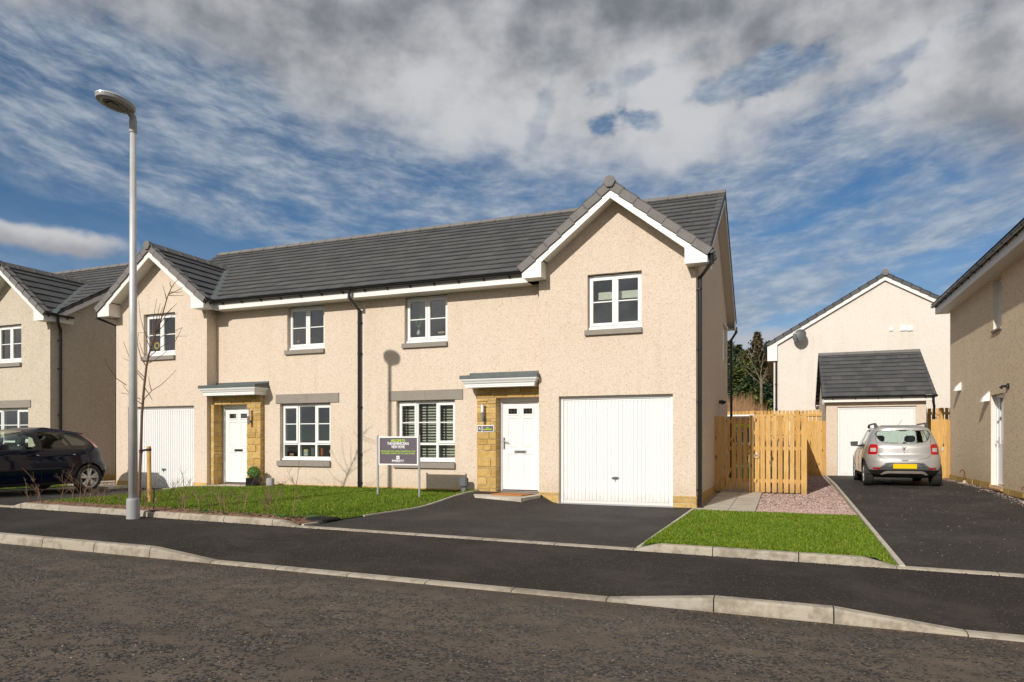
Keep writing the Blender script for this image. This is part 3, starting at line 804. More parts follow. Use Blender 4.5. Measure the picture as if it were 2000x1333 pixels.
def ridge(parent, a, b, pitch, w=.15, step=.45, mat='verge_grey', name='ridge'):
    """three-sided ridge tiles with a raised clip at each joint"""
    a, b = Vector(a), Vector(b); L_ = (b - a).length; d = (b - a) / L_; s_ = Vector((d.y, -d.x, 0)).normalized(); up = Vector((0, 0, 1))
    n_ = max(1, round(L_ / step)); mb = MB()
    def sec(t, k):
        p = a + d * t; h = w * .62 * k
        return [p + s_ * w * k - up * (w * pitch * .9 - .015 * k), p + s_ * .055 * k + up * (.035 * k), p - s_ * .055 * k + up * (.035 * k), p - s_ * w * k - up * (w * pitch * .9 - .015 * k),
                p - s_ * (w - .02) * k - up * (w * pitch), p - s_ * .045 - up * .0, p + s_ * .045 - up * .0, p + s_ * (w - .02) * k - up * (w * pitch)]
    for i in range(n_):
        t0, t1 = L_ * i / n_ + .004, L_ * (i + 1) / n_ - .004
        A_, B_ = sec(t0, 1.), sec(t1, 1.); k = 8
        mb.add(A_ + B_, [tuple(range(k)), tuple(range(k, 2 * k))] + [(j, (j + 1) % k, (j + 1) % k + k, j + k) for j in range(k)])
        A_, B_ = sec(max(0, t0 - .02), 1.10), sec(t0 + .025, 1.10)
        mb.add(A_ + B_, [tuple(range(k)), tuple(range(k, 2 * k))] + [(j, (j + 1) % k, (j + 1) % k + k, j + k) for j in range(k)])
    return mb.build(name, mat, parent)
def verge(parent, a, b, drop=.15, thick=.05, out=None, top=.10, step=.335, mat='tile'):
    """stepped dry-verge caps along the rake a (eave) -> b (apex); out = unit vector pointing off the roof edge"""
    a, b, out = Vector(a), Vector(b), Vector(out); L_ = (b - a).length; d = (b - a) / L_; n_ = max(1, round(L_ / step))
    nrm = out.cross(d).normalized()
    if nrm.z < 0: nrm = -nrm
    mb = MB()
    for i in range(n_):
        t0, t1 = L_ * i / n_, L_ * (i + 1) / n_ + .02
        p0, p1 = a + d * t0 + nrm * .030, a + d * min(t1, L_) + nrm * .010
        for (u0, u1, h0, h1) in ((out * .0, out * -thick * .3, 0, drop), (out * -.0, out * -top, 0, .018)):
            q0, q1 = p0, p1
            P = [q0 + u0, q1 + u0, q1 + u1, q0 + u1]
            mb.add([x - nrm * h1 for x in P] + P, [(0, 3, 2, 1), (4, 5, 6, 7), (0, 1, 5, 4), (1, 2, 6, 5), (2, 3, 7, 6), (3, 0, 4, 7)])
    return mb.build('verge', mat, parent)

Y1, Y2, YB = 13.489, 13.814, 21.15
EY, EZ, MS, RY, RZ = 13.385, 4.74, .61, 17.40, 7.19              # eave edge, slope, ridge of the main roof
GA, GS = 6.235, .80                                               # gable apex height and slope
def gable_front(H, cx, z, bmat='white_barge'):
    """projecting front gable centred on cx: barge, box ends, soffit, verge, tiles, ridge"""
    yf = 13.135
    mb = MB()
    for s in (-1, 1):
        P = [(0, 6.075), (0, 5.915), (1.395, 4.815), (1.395, 4.520), (1.80, 4.520), (1.80, 4.635)]
        mb.prism([(cx + s * x, yf, z + h) for x, h in P], (0, .028, 0))
    barge = mb.build('bargeboard', bmat, H)
    so = MB()
    for s in (-1, 1):
        so.prism([(cx + s * x, yf + .028, z + h) for x, h in ((0, 5.99), (0, 5.955), (1.36, 4.875), (1.395, 4.88))], (0, .33, 0))
        so.prism([(cx + s * x, yf + .029, z + h) for x, h in ((1.40, 4.86), (1.40, 4.53), (1.785, 4.53), (1.785, 4.60))], (0, .325, 0))
    so.build('soffit', 'soffit', H)
    # verge caps on the front edge
    for s in (-1, 1):
        verge(H, (cx + s * 1.885, yf - .035, z + GA - GS * 1.885 + .02), (cx, yf - .035, z + GA + .02), drop=.165, out=(0, -1, 0), top=.16, mat='verge_grey')
    cap = MB(); c = Vector((cx, yf - .075, z + GA + .000)); r_ = .118
    pl = [(c.x + r_ * math.cos(a), c.y, c.z - .03 + r_ * math.sin(a)) for a in [R(-62), R(0), R(50), R(90), R(130), R(180), R(242)]]
    cap.prism(pl, (0, .10, 0)); e = cap.build('ridge_end', 'verge_grey', H, bevel=.008)
    fx = MB()
    for h in (-.03, .02): fx.tube([(c.x, c.y - .004, c.z + h), (c.x, c.y + .01, c.z + h)], .006, 6)
    fx.build('fixing', 'dish_grey', e)
def gable_roof(H, cx, z, seed):
    yf = 13.12
    L_ = 1.88 * math.sqrt(1 + GS * GS); ylen = EY + (GA - EZ) / MS + .25 - yf
    for s in (-1, 1):
        # valley plane: vertical plane through eave meeting point and the ridge meeting point
        pv = Vector((cx + s * 1.88, EY + (GA - GS * 1.88 - EZ) / MS, z)); pr = Vector((cx, EY + (GA - EZ) / MS, z))
        d = (pr - pv); nn = Vector((-d.y, d.x, 0)) if s < 0 else Vector((d.y, -d.x, 0))      # outward = towards main roof side
        if nn.y < 0: nn = -nn
        roof_tiles('roof_tiles', H, (cx + s * 1.88, yf, z + GA - GS * 1.88 - .025), (0, 1, 0), (-s, 0, GS), ylen, L_, [(pr, nn)], seed=seed + s)
        # valley liner
        a = Vector((pv.x, pv.y, z + EZ + MS * (pv.y - EY))); b = Vector((pr.x, pr.y, z + GA))
        dd = (b - a).normalized(); hz = Vector((-s * .0 + (dd.y), -dd.x, 0)).normalized()
        mb = MB(); mb.obox(a - hz * .085 + Vector((0, 0, .012)), b - a, hz * .17, (0, 0, .032)); mb.build('valley', 'lead', H)
    ridge(H, (cx, yf - .02, z + GA + .02), (cx, EY + (GA - EZ) / MS + .10, z + GA + .02), GS)
def cuts_main(cx, z, side):
    pv = Vector((cx + side * 1.88, EY + (GA - GS * 1.88 - EZ) / MS, z)); pr = Vector((cx, EY + (GA - EZ) / MS, z)); d = pr - pv
    nn = Vector((d.y, -d.x, 0))
    if nn.y > 0: nn = -nn
    return (pr, nn)                                                  # discard the side below the valley
def house_walls(H, mat, Xl, Xr, gab, holes_f, holes_r, holes_side, z):
    mb = MB()
    zt = z + 4.66
    for (a, b, y) in [(g_[0], g_[1], Y1) for g_ in gab]:
        hs = [h for h in holes_f if a < h[0] < b]
        wall_face(mb, 'y', y, a, b, z - .25, zt, hs, .3, 1)
        cx = (a + b) / 2; k = z + 6.02
        mb.quad((a, y, zt), (b, y, zt), (b, y, k - GS * (b - cx)), (cx, y, k), (a, y, k - GS * (b - cx)))
    xs = Xl
    for g_ in gab + [(Xr, Xr)]:
        if g_[0] > xs + .01:
            hs = [h for h in holes_r if xs - .01 < h[0] < g_[0]]
            wall_face(mb, 'y', Y2, xs, g_[0], z - .25, zt - .12, hs, .3, 1)
        xs = g_[1]
    for g_ in gab:                                                   # returns of the projections
        for x, s in ((g_[0], 1), (g_[1], -1)):
            if Xl + .01 < x < Xr - .01: wall_face(mb, 'x', x, Y1, Y2 + .3, z - .25, zt, [], .3, s)
    rz = z + RZ - .10
    for x, s in ((Xl, 1), (Xr, -1)):
        hs = holes_side if s == -1 else []
        wall_face(mb, 'x', x, Y1, YB, z - .25, zt, hs, .3, s)
        mb.quad((x, Y1, zt), (x, YB, zt), (x, YB, zt + .05), (x, RY, rz), (x, Y1 - .0, zt + .05))
    wall_face(mb, 'y', YB, Xl, Xr, z - .25, zt, [], .3, -1)
    return mb.build('wall', mat, H, fix=False)
def garage_door(H, x0, x1, z0, z1, y):
    fr = MB(); fr.box(x0, x0 + .06, y, y + .08, z0 - .02, z1); fr.box(x1 - .06, x1, y, y + .08, z0 - .02, z1); fr.box(x0 + .06, x1 - .06, y + .001, y + .08, z1 - .065, z1)
    g = fr.build('garage_door', 'white_upvc', H)
    a, b, c, d = x0 + .065, x1 - .065, z0 + .01, z1 - .07
    pn = MB(); pn.box(a, b, y + .034, y + .05, c, d)
    k = 28; wv = (b - a - .04) / k
    for i in range(k):
        u = a + .02 + wv * i
        pn.prism([(u + .006, y + .034, c + .06), (u + .014, y + .016, c + .06), (u + wv - .014, y + .016, c + .06), (u + wv - .006, y + .034, c + .06)], (0, 0, d - c - .09))
    pn.box(a, b, y + .018, y + .036, c, c + .045); pn.box(a, b, y + .020, y + .036, d - .03, d)
    pn.box(a, a + .018, y + .020, y + .036, c + .045, d - .03); pn.box(b - .018, b, y + .020, y + .036, c + .045, d - .03)
    p_ = pn.build('door_panel', 'garage_white', g)
    h = MB(); hx, hz_ = (a + b) / 2, z0 + .52
    h.prism([(hx - .075, y + .006, hz_), (hx - .05, y + .006, hz_ + .032), (hx + .05, y + .006, hz_ + .032), (hx + .075, y + .006, hz_), (hx + .05, y + .006, hz_ - .02), (hx - .05, y + .006, hz_ - .02)], (0, .018, 0))
    h.tube([(hx, y - .02, hz_), (hx, y + .02, hz_)], .016, 8); h.box(hx - .004, hx + .004, y - .012, y, hz_ - .065, hz_)
    h.build('handle', 'meter_grey', g)
    sh = MB(); sh.box(x0 - .02, x1 + .02, y - .17, y - .001, z0 - .05, z0 + .012); sh.build('threshold', 'meter_pale', g)
    return g
def front_door(H, x0, x1, z0, z1, y, handle_left=True, glass='window_glass'):
    fr = MB(); fr.box(x0, x0 + .065, y, y + .08, z0, z1); fr.box(x1 - .065, x1, y, y + .08, z0, z1); fr.box(x0 + .065, x1 - .065, y + .001, y + .08, z1 - .075, z1)
    fr.box(x0, x1, y + .03, y + .08, z1, z1 + .09)
    D_ = fr.build('front_door', 'white_upvc', H)
    a, b, c, d = x0 + .068, x1 - .068, z0 + .04, z1 - .08; mid = (a + b) / 2; yl = y + .030
    lf = MB(); yy = yl
    cols = ((a + .115, mid - .055), (mid + .055, b - .115)); H_ = d - c
    rows = ((c + .20, c + .20 + .56), (c + .86, c + .86 + .66)); gz = (d - .27, d - .12)
    hl = [(u, v_, e, f) for u, v_ in cols for e, f in (*rows, gz)]
    us = sorted({a, b} | {t for q_ in cols for t in q_}); zs = sorted({c, d} | {t for q_ in (*rows, gz) for t in q_})
    for p, q_ in zip(us, us[1:]):
        for e, f in zip(zs, zs[1:]):
            um, zm = (p + q_) / 2, (e + f) / 2
            if not any(h[0] < um < h[1] and h[2] < zm < h[3] for h in hl): lf.quad((p, yy, e), (q_, yy, e), (q_, yy, f), (p, yy, f))
    def ring(A_, B_, ya, yb):
        (p, q_, e, f), (p2, q2, e2, f2) = A_, B_
        for i, j in (((p, e, p2, e2), (q_, e, q2, e2)), ((q_, e, q2, e2), (q_, f, q2, f2)), ((q_, f, q2, f2), (p, f, p2, f2)), ((p, f, p2, f2), (p, e, p2, e2))):
            lf.quad((i[0], ya, i[1]), (j[0], ya, j[1]), (j[2], yb, j[3]), (i[2], yb, i[3]))
    def ins(h, t): return (h[0] + t, h[1] - t, h[2] + t, h[3] - t)
    for u, v_ in cols:
        for e, f in rows:
            h = (u, v_, e, f); ring(h, ins(h, .022), yy, yy + .014); ring(ins(h, .022), ins(h, .060), yy + .014, yy + .003)
            k = ins(h, .060); lf.quad((k[0], yy + .003, k[2]), (k[1], yy + .003, k[2]), (k[1], yy + .003, k[3]), (k[0], yy + .003, k[3]))
    lf.box(a, b, yy + .02, yy + .045, c, gz[0]); lf.box(a, b, yy + .02, yy + .045, gz[1], d)
    lf.build('door_leaf', 'garage_white', D_, fix=False)
    for u, v_ in cols:
        gf = MB(); h = (u, v_, *gz); frame_bars(gf, u - .012, v_ + .012, gz[0] - .012, gz[1] + .012, yy - .012, .03, .03)
        G = gf.build('door_light', 'garage_white', D_)
    gg = MB(); 
    for u, v_ in cols: gg.box(u, v_, yy + .006, yy + .012, *gz)
    gg.build('door_glass', 'window_glass', D_)
    gb = MB()
    for u, v_ in cols:
        for i in (1, 2): gb.box(lerp(u, v_, i / 3) - .003, lerp(u, v_, i / 3) + .003, yy - .001, yy + .004, *gz)
        gb.box(u, v_, yy - .001, yy + .004, (gz[0] + gz[1]) / 2 - .003, (gz[0] + gz[1]) / 2 + .003)
    gb.build('door_light_bar', 'chrome', D_)
    lb = MB(); lb.box(mid - .135, mid + .135, yy - .010, yy + .004, c + .775, c + .835); l_ = lb.build('letterbox', 'brushed', D_, bevel=.004)
    lb2 = MB(); lb2.box(mid - .11, mid + .11, yy - .013, yy - .009, c + .788, c + .822); lb2.build('flap', 'black_plastic' if not handle_left else 'meter_grey', l_)
    pe = MB(); pe.tube([(mid, yy - .008, c + 1.53), (mid, yy + .01, c + 1.53)], .009, 8); pe.build('peephole', 'brushed', D_)
    if handle_left:
        h = MB(); hx = a + .035; h.box(hx - .017, hx + .017, yy - .012, yy, c + .86, c + 1.11); h.tube([(hx, yy - .01, c + 1.02), (hx, yy - .055, c + 1.02), (hx + .125, yy - .055, c + 1.005)], .009, 8)
        h.build('handle', 'chrome', D_)
    st = MB(); st.box(x0, x1, y - .035, y + .08, z0 - .02, z0 + .022); st.build('door_sill', 'brushed', D_)
    return D_
def canopy(H, x0, x1, yb, yf, z0, wrap_left=False):
    """flat door canopy: ogee white fascia under a lead-coloured flashing"""
    prof = [(.075, 0.), (.075, .030), (.068, .036), (.066, .068), (.045, .085), (.03, .115), (.012, .135), (.0, .155), (.0, .175)]
    mb = MB(); rows = []
    for ins_, h in prof:
        rows.append([(x0 + ins_, yb, z0 + h), (x0 + ins_, yf + ins_, z0 + h), (x1 - ins_, yf + ins_, z0 + h), (x1 - ins_, yb, z0 + h)])
    k = len(rows); vs = [p for r_ in rows for p in r_]
    fs = [(i * 4 + j, i * 4 + (j + 1) % 4, (i + 1) * 4 + (j + 1) % 4, (i + 1) * 4 + j) for i in range(k - 1) for j in range(4)] + [(0, 1, 2, 3), tuple((k - 1) * 4 + j for j in range(4))]
    mb.add(vs, fs); c = mb.build('canopy', 'white_upvc', H)
    fl = MB(); fl.box(x0 - .012, x1 + .012, yf - .012, yb - .002, z0 + .176, z0 + .250)
    fl.prism([(x0 + .02, yf + .05, z0 + .251), (x0 + .02, yb - .003, z0 + .251), (x0 + .02, yb - .003, z0 + .31)], (x1 - x0 - .04, 0, 0))
    fl.box(x0 + .0, x1, yb - .025, yb - .004, z0 + .252, z0 + .345)
    fl.build('flashing', 'lead', c)
    return c
def wall_lamp(H, x, y, z):
    L = MB(); L.lathe((x, y - .095, z), [(.0, .0), (.030, .0), (.030, .20)], 14); L.tube([(x + .0, y - .09, z + .07), (x + .01, y - .005, z + .07)], .012, 8)
    L.lathe((x + .01, y, z + .07), [(.042, -.02), (.042, 0)], 14, 'y')
    l_ = L.build('wall_lamp', 'brushed', H, smooth=False)
    g = MB(); g.lathe((x, y - .095, z + .20), [(.029, 0), (.029, .165)], 14); g.build('lamp_shade', 'lamp_glass', l_, smooth=False)
    t = MB(); t.lathe((x, y - .095, z + .365), [(.033, 0), (.033, .015), (.0, .018)], 14); t.build('lamp_cap', 'brushed', l_)
def interior(H, Xl, Xr, z, walls_at=()):
    mb = MB()
    mb.box(Xl + .31, Xr - .31, Y2 + .31, 17.6, z + 2.42, z + 2.62)
    mb.box(Xl + .31, Xr - .31, 17.6, 17.7, z - .1, z + 4.9)
    mb.box(Xl + .31, Xr - .31, Y2 + .31, 17.6, z + 4.80, z + 4.9)
    for x in walls_at: mb.box(x - .05, x + .05, Y2 + .31, 17.6, z + .2, z + 4.8)
    mb.build('room_partition', 'room_wall', H)
    fl = MB(); fl.box(Xl + .31, Xr - .31, Y1 + .31, 17.6, z + .05, z + .19); fl.build('floor', 'room_floor', H)

def main_eave(H, xa, xb, z, ext=(0, 0)):
    f = MB(); f.box(xa, xb, 13.455, 13.475, z + 4.512, z + 4.70); f.build('fascia', 'white_barge', H)
    s = MB(); s.box(xa, xb, 13.476, 13.82, z + 4.514, z + 4.526); s.build('soffit', 'soffit', H)
    gutter(H, (xa - ext[0], 13.385, z + 4.715), (xb + ext[1], 13.385, z + 4.715), step=.62)
def side_verge(H, x, s, z):
    """verge, barge and box end on a main-roof gable end; s = +1 right end"""
    yb_eave = 2 * RY - EY
    a = Vector((x + s * .24, EY, z + EZ)); b = Vector((x + s * .24, RY, z + RZ + .0)); c = Vector((x + s * .24, yb_eave, z + EZ))
    verge(H, a, b, drop=.10, out=(s, 0, 0), top=.15); verge(H, c, b, drop=.10, out=(s, 0, 0), top=.15)
    mb = MB(); k = .20
    for (p, q_) in ((a, b), (b, c)):
        for xx, t, mt in ((x + s * .20, .022, 0),):
            mb.prism([(xx, p.y, p.z - .04), (xx, q_.y, q_.z - .04), (xx, q_.y, q_.z - .04 - k), (xx, p.y, p.z - .04 - k)], (s * t, 0, 0))
    mb.prism([(x + s * .20, yb_eave, z + EZ - .03), (x + s * .20, yb_eave - .42, z + EZ - .03), (x + s * .20, yb_eave - .42, z + EZ - .26), (x + s * .20, yb_eave, z + EZ - .26)], (s * .023, 0, 0))
    mb.build('bargeboard', 'white_barge', H)
    so = MB()
    for (p, q_) in ((a, b), (b, c)):
        so.prism([(x, p.y, p.z - .20), (x, q_.y, q_.z - .20), (x, q_.y, q_.z - .212), (x, p.y, p.z - .212)], (s * .20, 0, 0))
    so.box(x - s * .1, x + s * .199, YB, yb_eave, z + 4.50, z + 4.52)
    so.build('soffit', 'soffit', H)

def party_line(H, x, y, z0, z1):
    mb = MB(); mb.box(x - .012, x + .012, y - .006, y + .002, z0, z1); mb.build('movement_joint', 'soffit', H)

# ---------------------------------------------------------------- the pair of houses in the middle
XC = -9.065; XL, XR = XC - 7.508, XC + 7.508; PI_ = 4.387
GL, GR = (XL, XC - PI_), (XC + PI_, XR)
H = thing('semi_detached_houses', (XC, Y1, 0), 'pair of cream harled two-storey houses with two front gables and dark grey tiled roof', 'house')
GDR, GDL = (-4.257, -1.988, 0, 2.159), (-16.142, -13.873, 0, 2.159)
WUR, WUL = (-3.660, -2.580, 3.455, 4.56), (-15.585, -14.500, 3.455, 4.56)
WMR, WML = (-8.0, -6.925, 3.455, 4.515), (-11.25, -10.17, 3.455, 4.515)
WGR, WGL = (-8.21, -6.74, .785, 2.17), (-11.47, -10.0, .785, 2.17)
DR, DL = (-5.72, -4.78, .185, 2.17), (-13.34, -12.36, .185, 2.17)
WS = (19.55, 20.65, 3.45, 4.45)
house_walls(H, 'harl_cream', XL, XR, [GL, GR], [GDR, GDL, WUR, WUL], [WMR, WML, WGR, WGL, (-6.15, -4.678, -.25, 2.38), (-13.452, -11.97, -.25, 2.38)], [WS], 0)
interior(H, XL, XR, 0, (XC, -6.4, -11.7))
sheetE = None
for (wn, y, k) in ((WUR, Y1, 'two'), (WUL, Y1, 'two'), (WMR, Y2, 'two'), (WML, Y2, 'two'), (WGR, Y2, 'three'), (WGL, Y2, 'three')):
    window(H, wn[0] + .004, wn[1] - .004, wn[2] + .012, wn[3] - .006, y + .105, k)
    if k == 'two': sill(H, wn[0] - .05, wn[1] + .01, wn[2], wn[2] - .105, y)
    else: sill(H, wn[0] - .06, wn[1] + .015, wn[2] - .0, wn[2] - .13, y)
lintel(H, -8.385, -6.545, 2.175, 2.395, Y2); lintel(H, -11.585, -9.757, 2.175, 2.395, Y2)
mb = MB(); frame_bars(mb, 0, 0, 0, 0, 0, 0, 0) if False else None
sw = MB(); sw.box(XR - .12, XR - .05, WS[0], WS[1], WS[2], WS[3]); sw.build('side_window', 'white_upvc', H)
garage_door(H, *GDR[:2], 0.0, 2.159, Y1 + .10); garage_door(H, *GDL[:2], 0.0, 2.159, Y1 + .10)
# porches: stone pier, stone lintel courses, door
rng = random.Random(3)
for (px0, px1, d0, d1, other) in ((-6.152, -5.718, -5.718, -4.678, 1), (-12.37, -11.955, -13.452, -12.37, 1)):
    st = MB(); mo = MB()
    yf = 13.69
    stones(st, mo, px0, px1, .10, 2.17, yf, .24, rng, ln=(.12, .40))
    # right side face of the pier and the left/right door jambs
    l0, l1 = (px0, d1) if d1 > px1 - .01 and px0 < d0 + .01 else (d0, px1)
    stones(st, mo, l0, l1, 2.172, 2.385, yf + .012, .22, rng, hs=(.105,), ln=(.22, .42))
    if px0 < d0 + .01:      # right-hand house: jamb stones against the projecting garage
        stones(st, mo, -4.78, -4.69, .10, 2.17, 13.83, .1, rng, ln=(.2, .3))
    else:                   # left-hand house: jamb against the garage return, seen side on
        stones(st, mo, 13.60, 13.89, .17, 2.17, -13.345, -.10, rng, axis='x', ln=(.12, .24))
    P_ = st.build('stone_pier', 'stone', H, bevel=0); mo.build('mortar', 'mortar', P_)
front_door(H, DR[0], DR[1], DR[2], DR[3], 13.90, True); front_door(H, DL[0], DL[1], DL[2], DL[3], 13.90, False)
canopy(H, -6.375, -4.672, Y2 - .0, 13.315, 2.385); canopy(H, -13.545, -11.80, Y2 - .0, 13.315, 2.385)
wall_lamp(H, -5.985, 13.685, 1.67); wall_lamp(H, -12.235, 13.685, 1.67)
# base course of dressed stone
rng = random.Random(5)
def base(a, b, y, z0, z1):
    st = MB(); mo = MB(); stones(st, mo, a, b, z0, z1, y + .004, .03, rng, hs=(z1 - z0,) if z1 - z0 < .16 else (.09, .13), ln=(.25, .5), j=.003)
    b_ = st.build('base_course', 'stone', H); mo.build('mortar', 'mortar', b_)
st = MB(); mo = MB()
for (a, b, y, z0) in ((XL, GDL[0], Y1, -.05), (GDL[1], GL[1], Y1, .0), (-4.678, GDR[0], Y1, -.03), (GDR[1], XR, Y1, -.05)): base(a, b, y - .012, z0, .222)
for (a, b) in ((-11.95, -6.155),): base(a, b, Y2 - .012, .08, .222)
stones(st, mo, Y1 + .0, YB, -.03, .222, XR + .010, -.03, rng, hs=(.09, .15), ln=(.3, .6), axis='x', j=.003)
b_ = st.build('base_course', 'stone', H); mo.build('mortar', 'mortar', b_)
# roof
SP = math.sqrt(1 + MS * MS); vl = (RY - EY) * SP
gcl, gcr = (GL[0] + GL[1]) / 2, (GR[0] + GR[1]) / 2
xa, xb = XL - .24, XR + .24
for i, (a, b, cs) in enumerate(((xa, gcl, [cuts_main(gcl, 0, -1)]), (gcl, gcr, [cuts_main(gcl, 0, 1), cuts_main(gcr, 0, -1)]), (gcr, xb, [cuts_main(gcr, 0, 1)]))):
    roof_tiles('roof_tiles', H, (a, EY - .03, EZ - .02), (1, 0, 0), (0, 1, MS), b - a, vl, cs, seed=20 + i)
roof_tiles('roof_tiles', H, (xa, 2 * RY - EY + .03, EZ - .02), (1, 0, 0), (0, -1, MS), xb - xa, vl, [], seed=30, edges=False)
uf = MB(); uf.prism([(XL + .03, Y1 + .03, EZ + .01), (XL + .03, RY, RZ - .07), (XL + .03, YB, EZ + .02)], (XR - XL - .06, 0, 0)); uf.prism([(gcl + 1.9, EY + .05, EZ - .04), (gcl + 1.9, Y2, EZ + .18), (gcl + 1.9, Y2, EZ + .16), (gcl + 1.9, EY + .05, EZ - .06)], (gcr - gcl - 3.8, 0, 0)); uf.build('roof_underlay', 'dark_inside', H)
ridge(H, (xa, RY, RZ + .035), (xb, RY, RZ + .035), MS, step=.45)
for cx, sd in ((gcl, 50), (gcr, 60)):
    gable_front(H, cx, 0); gable_roof(H, cx, 0, sd)
side_verge(H, XR, 1, 0); side_verge(H, XL, -1, 0)
main_eave(H, gcl + 1.80, gcr - 1.80, 0, (-.03, -.10))
for cx, s in ((gcl, 1), (gcr, 1), (gcl, -1)):
    gutter(H, (cx + s * 1.865, 13.12, 4.72), (cx + s * 1.865, 13.42 if s == 1 and cx == gcl else 13.75, 4.72), r=.052, step=.25)
    f = MB(); f.box(cx + s * 1.786, cx + s * 1.80, 13.163, 13.47 if (s == 1 and cx == gcl) else 14.0, 4.52, 4.70); f.build('fascia', 'white_barge', H)
downpipe(H, [(-9.165, 13.36, 4.66), (-9.165, 13.36, 4.50), (-9.165, 13.755, 4.27), (-9.165, 13.755, .12)], (4.0, 3.28, 2.05, .95, .30), (0, 1))
downpipe(H, [(XR + .31, 13.20, 4.68), (XR + .31, 13.20, 4.52), (XR + .062, 13.56, 4.33), (XR + .062, 13.56, -.03)], (4.12, 3.0, 2.0, .33), (-1, 0))
downpipe(H, [(XR + .22, YB + .33, 4.6), (XR + .22, YB + .33, 4.45), (XR + .10, YB + .1, 4.2), (XR + .10, YB + .1, .1)], (4.0, 2.9, 1.9), (-1, 0))
downpipe(H, [(XL - .31, 13.20, 4.68), (XL - .31, 13.20, 4.50), (XL - .062, 13.56, 4.33), (XL - .062, 13.56, .0)], (4.1, 2.5), (1, 0))
gutter(H, (XL, 2 * RY - EY + .05, 4.70), (XR + .2, 2 * RY - EY + .05, 4.70), step=2.)
party_line(H, XC + .0, Y2, .23, 4.45)
sl = MB(); sl.tube([(XR + .0, 18.39, 2.25), (XR + .05, 18.39, 2.25)], .045, 10); sl.prism([(XR + .05, 18.34, 2.30), (XR + .17, 18.34, 2.27), (XR + .17, 18.34, 2.22), (XR + .06, 18.34, 2.18)], (0, .1, 0)); sl.build('side_light', 'black_plastic', H)
mc = MB(); mc.box(XR - .005, XR + .018, 14.45, 15.0, .95, 1.62); mc.build('meter_cupboard', 'harl_tan', H)

# ---------------------------------------------------------------- the house to the left
HX = -17.56; NZ = .055
NH = thing('neighbour_house', (-19.1, Y1, 0), 'pale grey harled house left of the lamp post, its gable end in shade', 'house')
nXR = XR + HX; nG = (nXR - 3.12, nXR); nXL = nXR - 7.5; ncx = (nG[0] + nG[1]) / 2
nW1 = (nXR - 2.28, nXR - 1.19, 3.51, 4.615); nW2 = (nXR - 2.70, nXR - .90, .84, 2.215)
house_walls(NH, 'harl_grey', nXL, nXR, [nG], [nW1, nW2], [], [], NZ)
interior(NH, nXL, nXR, NZ)
window(NH, nW1[0], nW1[1], nW1[2] + .01, nW1[3] - .006, Y1 + .105, 'two'); window(NH, nW2[0], nW2[1], nW2[2] + .01, nW2[3] - .006, Y1 + .105, 'three')
sill(NH, nW1[0] - .04, nW1[1] + .02, 3.51, 3.40, Y1); sill(NH, nW2[0] - .04, nW2[1] + .02, .84, .71, Y1); lintel(NH, nW2[0] - .1, nW2[1] + .115, 2.22, 2.435, Y1)
st = MB(); mo = MB()
stones(st, mo, nG[0], nG[1], -.05, .26, Y1 - .008, .03, rng, hs=(.1, .15), ln=(.3, .5), j=.003); stones(st, mo, Y1, YB, -.05, .26, nXR + .010, -.03, rng, hs=(.1, .15), ln=(.3, .6), axis='x', j=.003)
b_ = st.build('base_course', 'stone', NH); mo.build('mortar', 'mortar', b_)
for i, (a, b, cs) in enumerate(((nXL, ncx, [cuts_main(ncx, NZ, -1)]), (ncx, nXR + .24, [cuts_main(ncx, NZ, 1)]))):
    roof_tiles('roof_tiles', NH, (a, EY - .03, EZ - .02 + NZ), (1, 0, 0), (0, 1, MS), b - a, vl, cs, seed=70 + i)
uf = MB(); uf.prism([(nXL, Y1 + .03, EZ + .01 + NZ), (nXL, RY, RZ - .07 + NZ), (nXL, YB, EZ + .02 + NZ)], (nXR - nXL - .03, 0, 0)); uf.build('roof_underlay', 'dark_inside', NH)
roof_tiles('roof_tiles', NH, (nXL, 2 * RY - EY + .03, EZ - .02 + NZ), (1, 0, 0), (0, -1, MS), nXR + .24 - nXL, vl, [], seed=73, edges=False)
ridge(NH, (nXL, RY, RZ + .035 + NZ), (nXR + .24, RY, RZ + .035 + NZ), MS)
gable_front(NH, ncx, NZ); gable_roof(NH, ncx, NZ, 80); side_verge(NH, nXR, 1, NZ)
gutter(NH, (ncx + 1.865, 13.12, 4.72 + NZ), (ncx + 1.865, 13.95, 4.72 + NZ), r=.052, step=.3)
f = MB(); f.box(ncx + 1.786, ncx + 1.80, 13.163, 14.0, 4.52 + NZ, 4.70 + NZ); f.build('fascia', 'white_barge', NH)
downpipe(NH, [(nXR + .30, 13.50, 4.7 + NZ), (nXR + .30, 13.50, 4.52 + NZ), (nXR + .062, 13.75, 4.33 + NZ), (nXR + .062, 13.75, .05)], (4.1, 3.3, 2.0), (-1, 0))
main_eave(NH, nXL, ncx - 1.8, NZ)
party_line(NH, ncx, Y1, 1e-3, .01)
# ============================================================ measuring helper: a point of known depth seen at a given spot of the 2000 px survey
_c, _s = math.cos(YAW), math.sin(YAW)
def iY(px, py, y):
    t = (px - 1000) / FPX; k = y / (_c + t * _s); return ((t * _c - _s) * k, EYE + (HZ - py) / FPX * k)
def iX(px, py, x):
    t = (px - 1000) / FPX; k = x / (t * _c - _s); return ((_c + t * _s) * k, EYE + (HZ - py) / FPX * k)

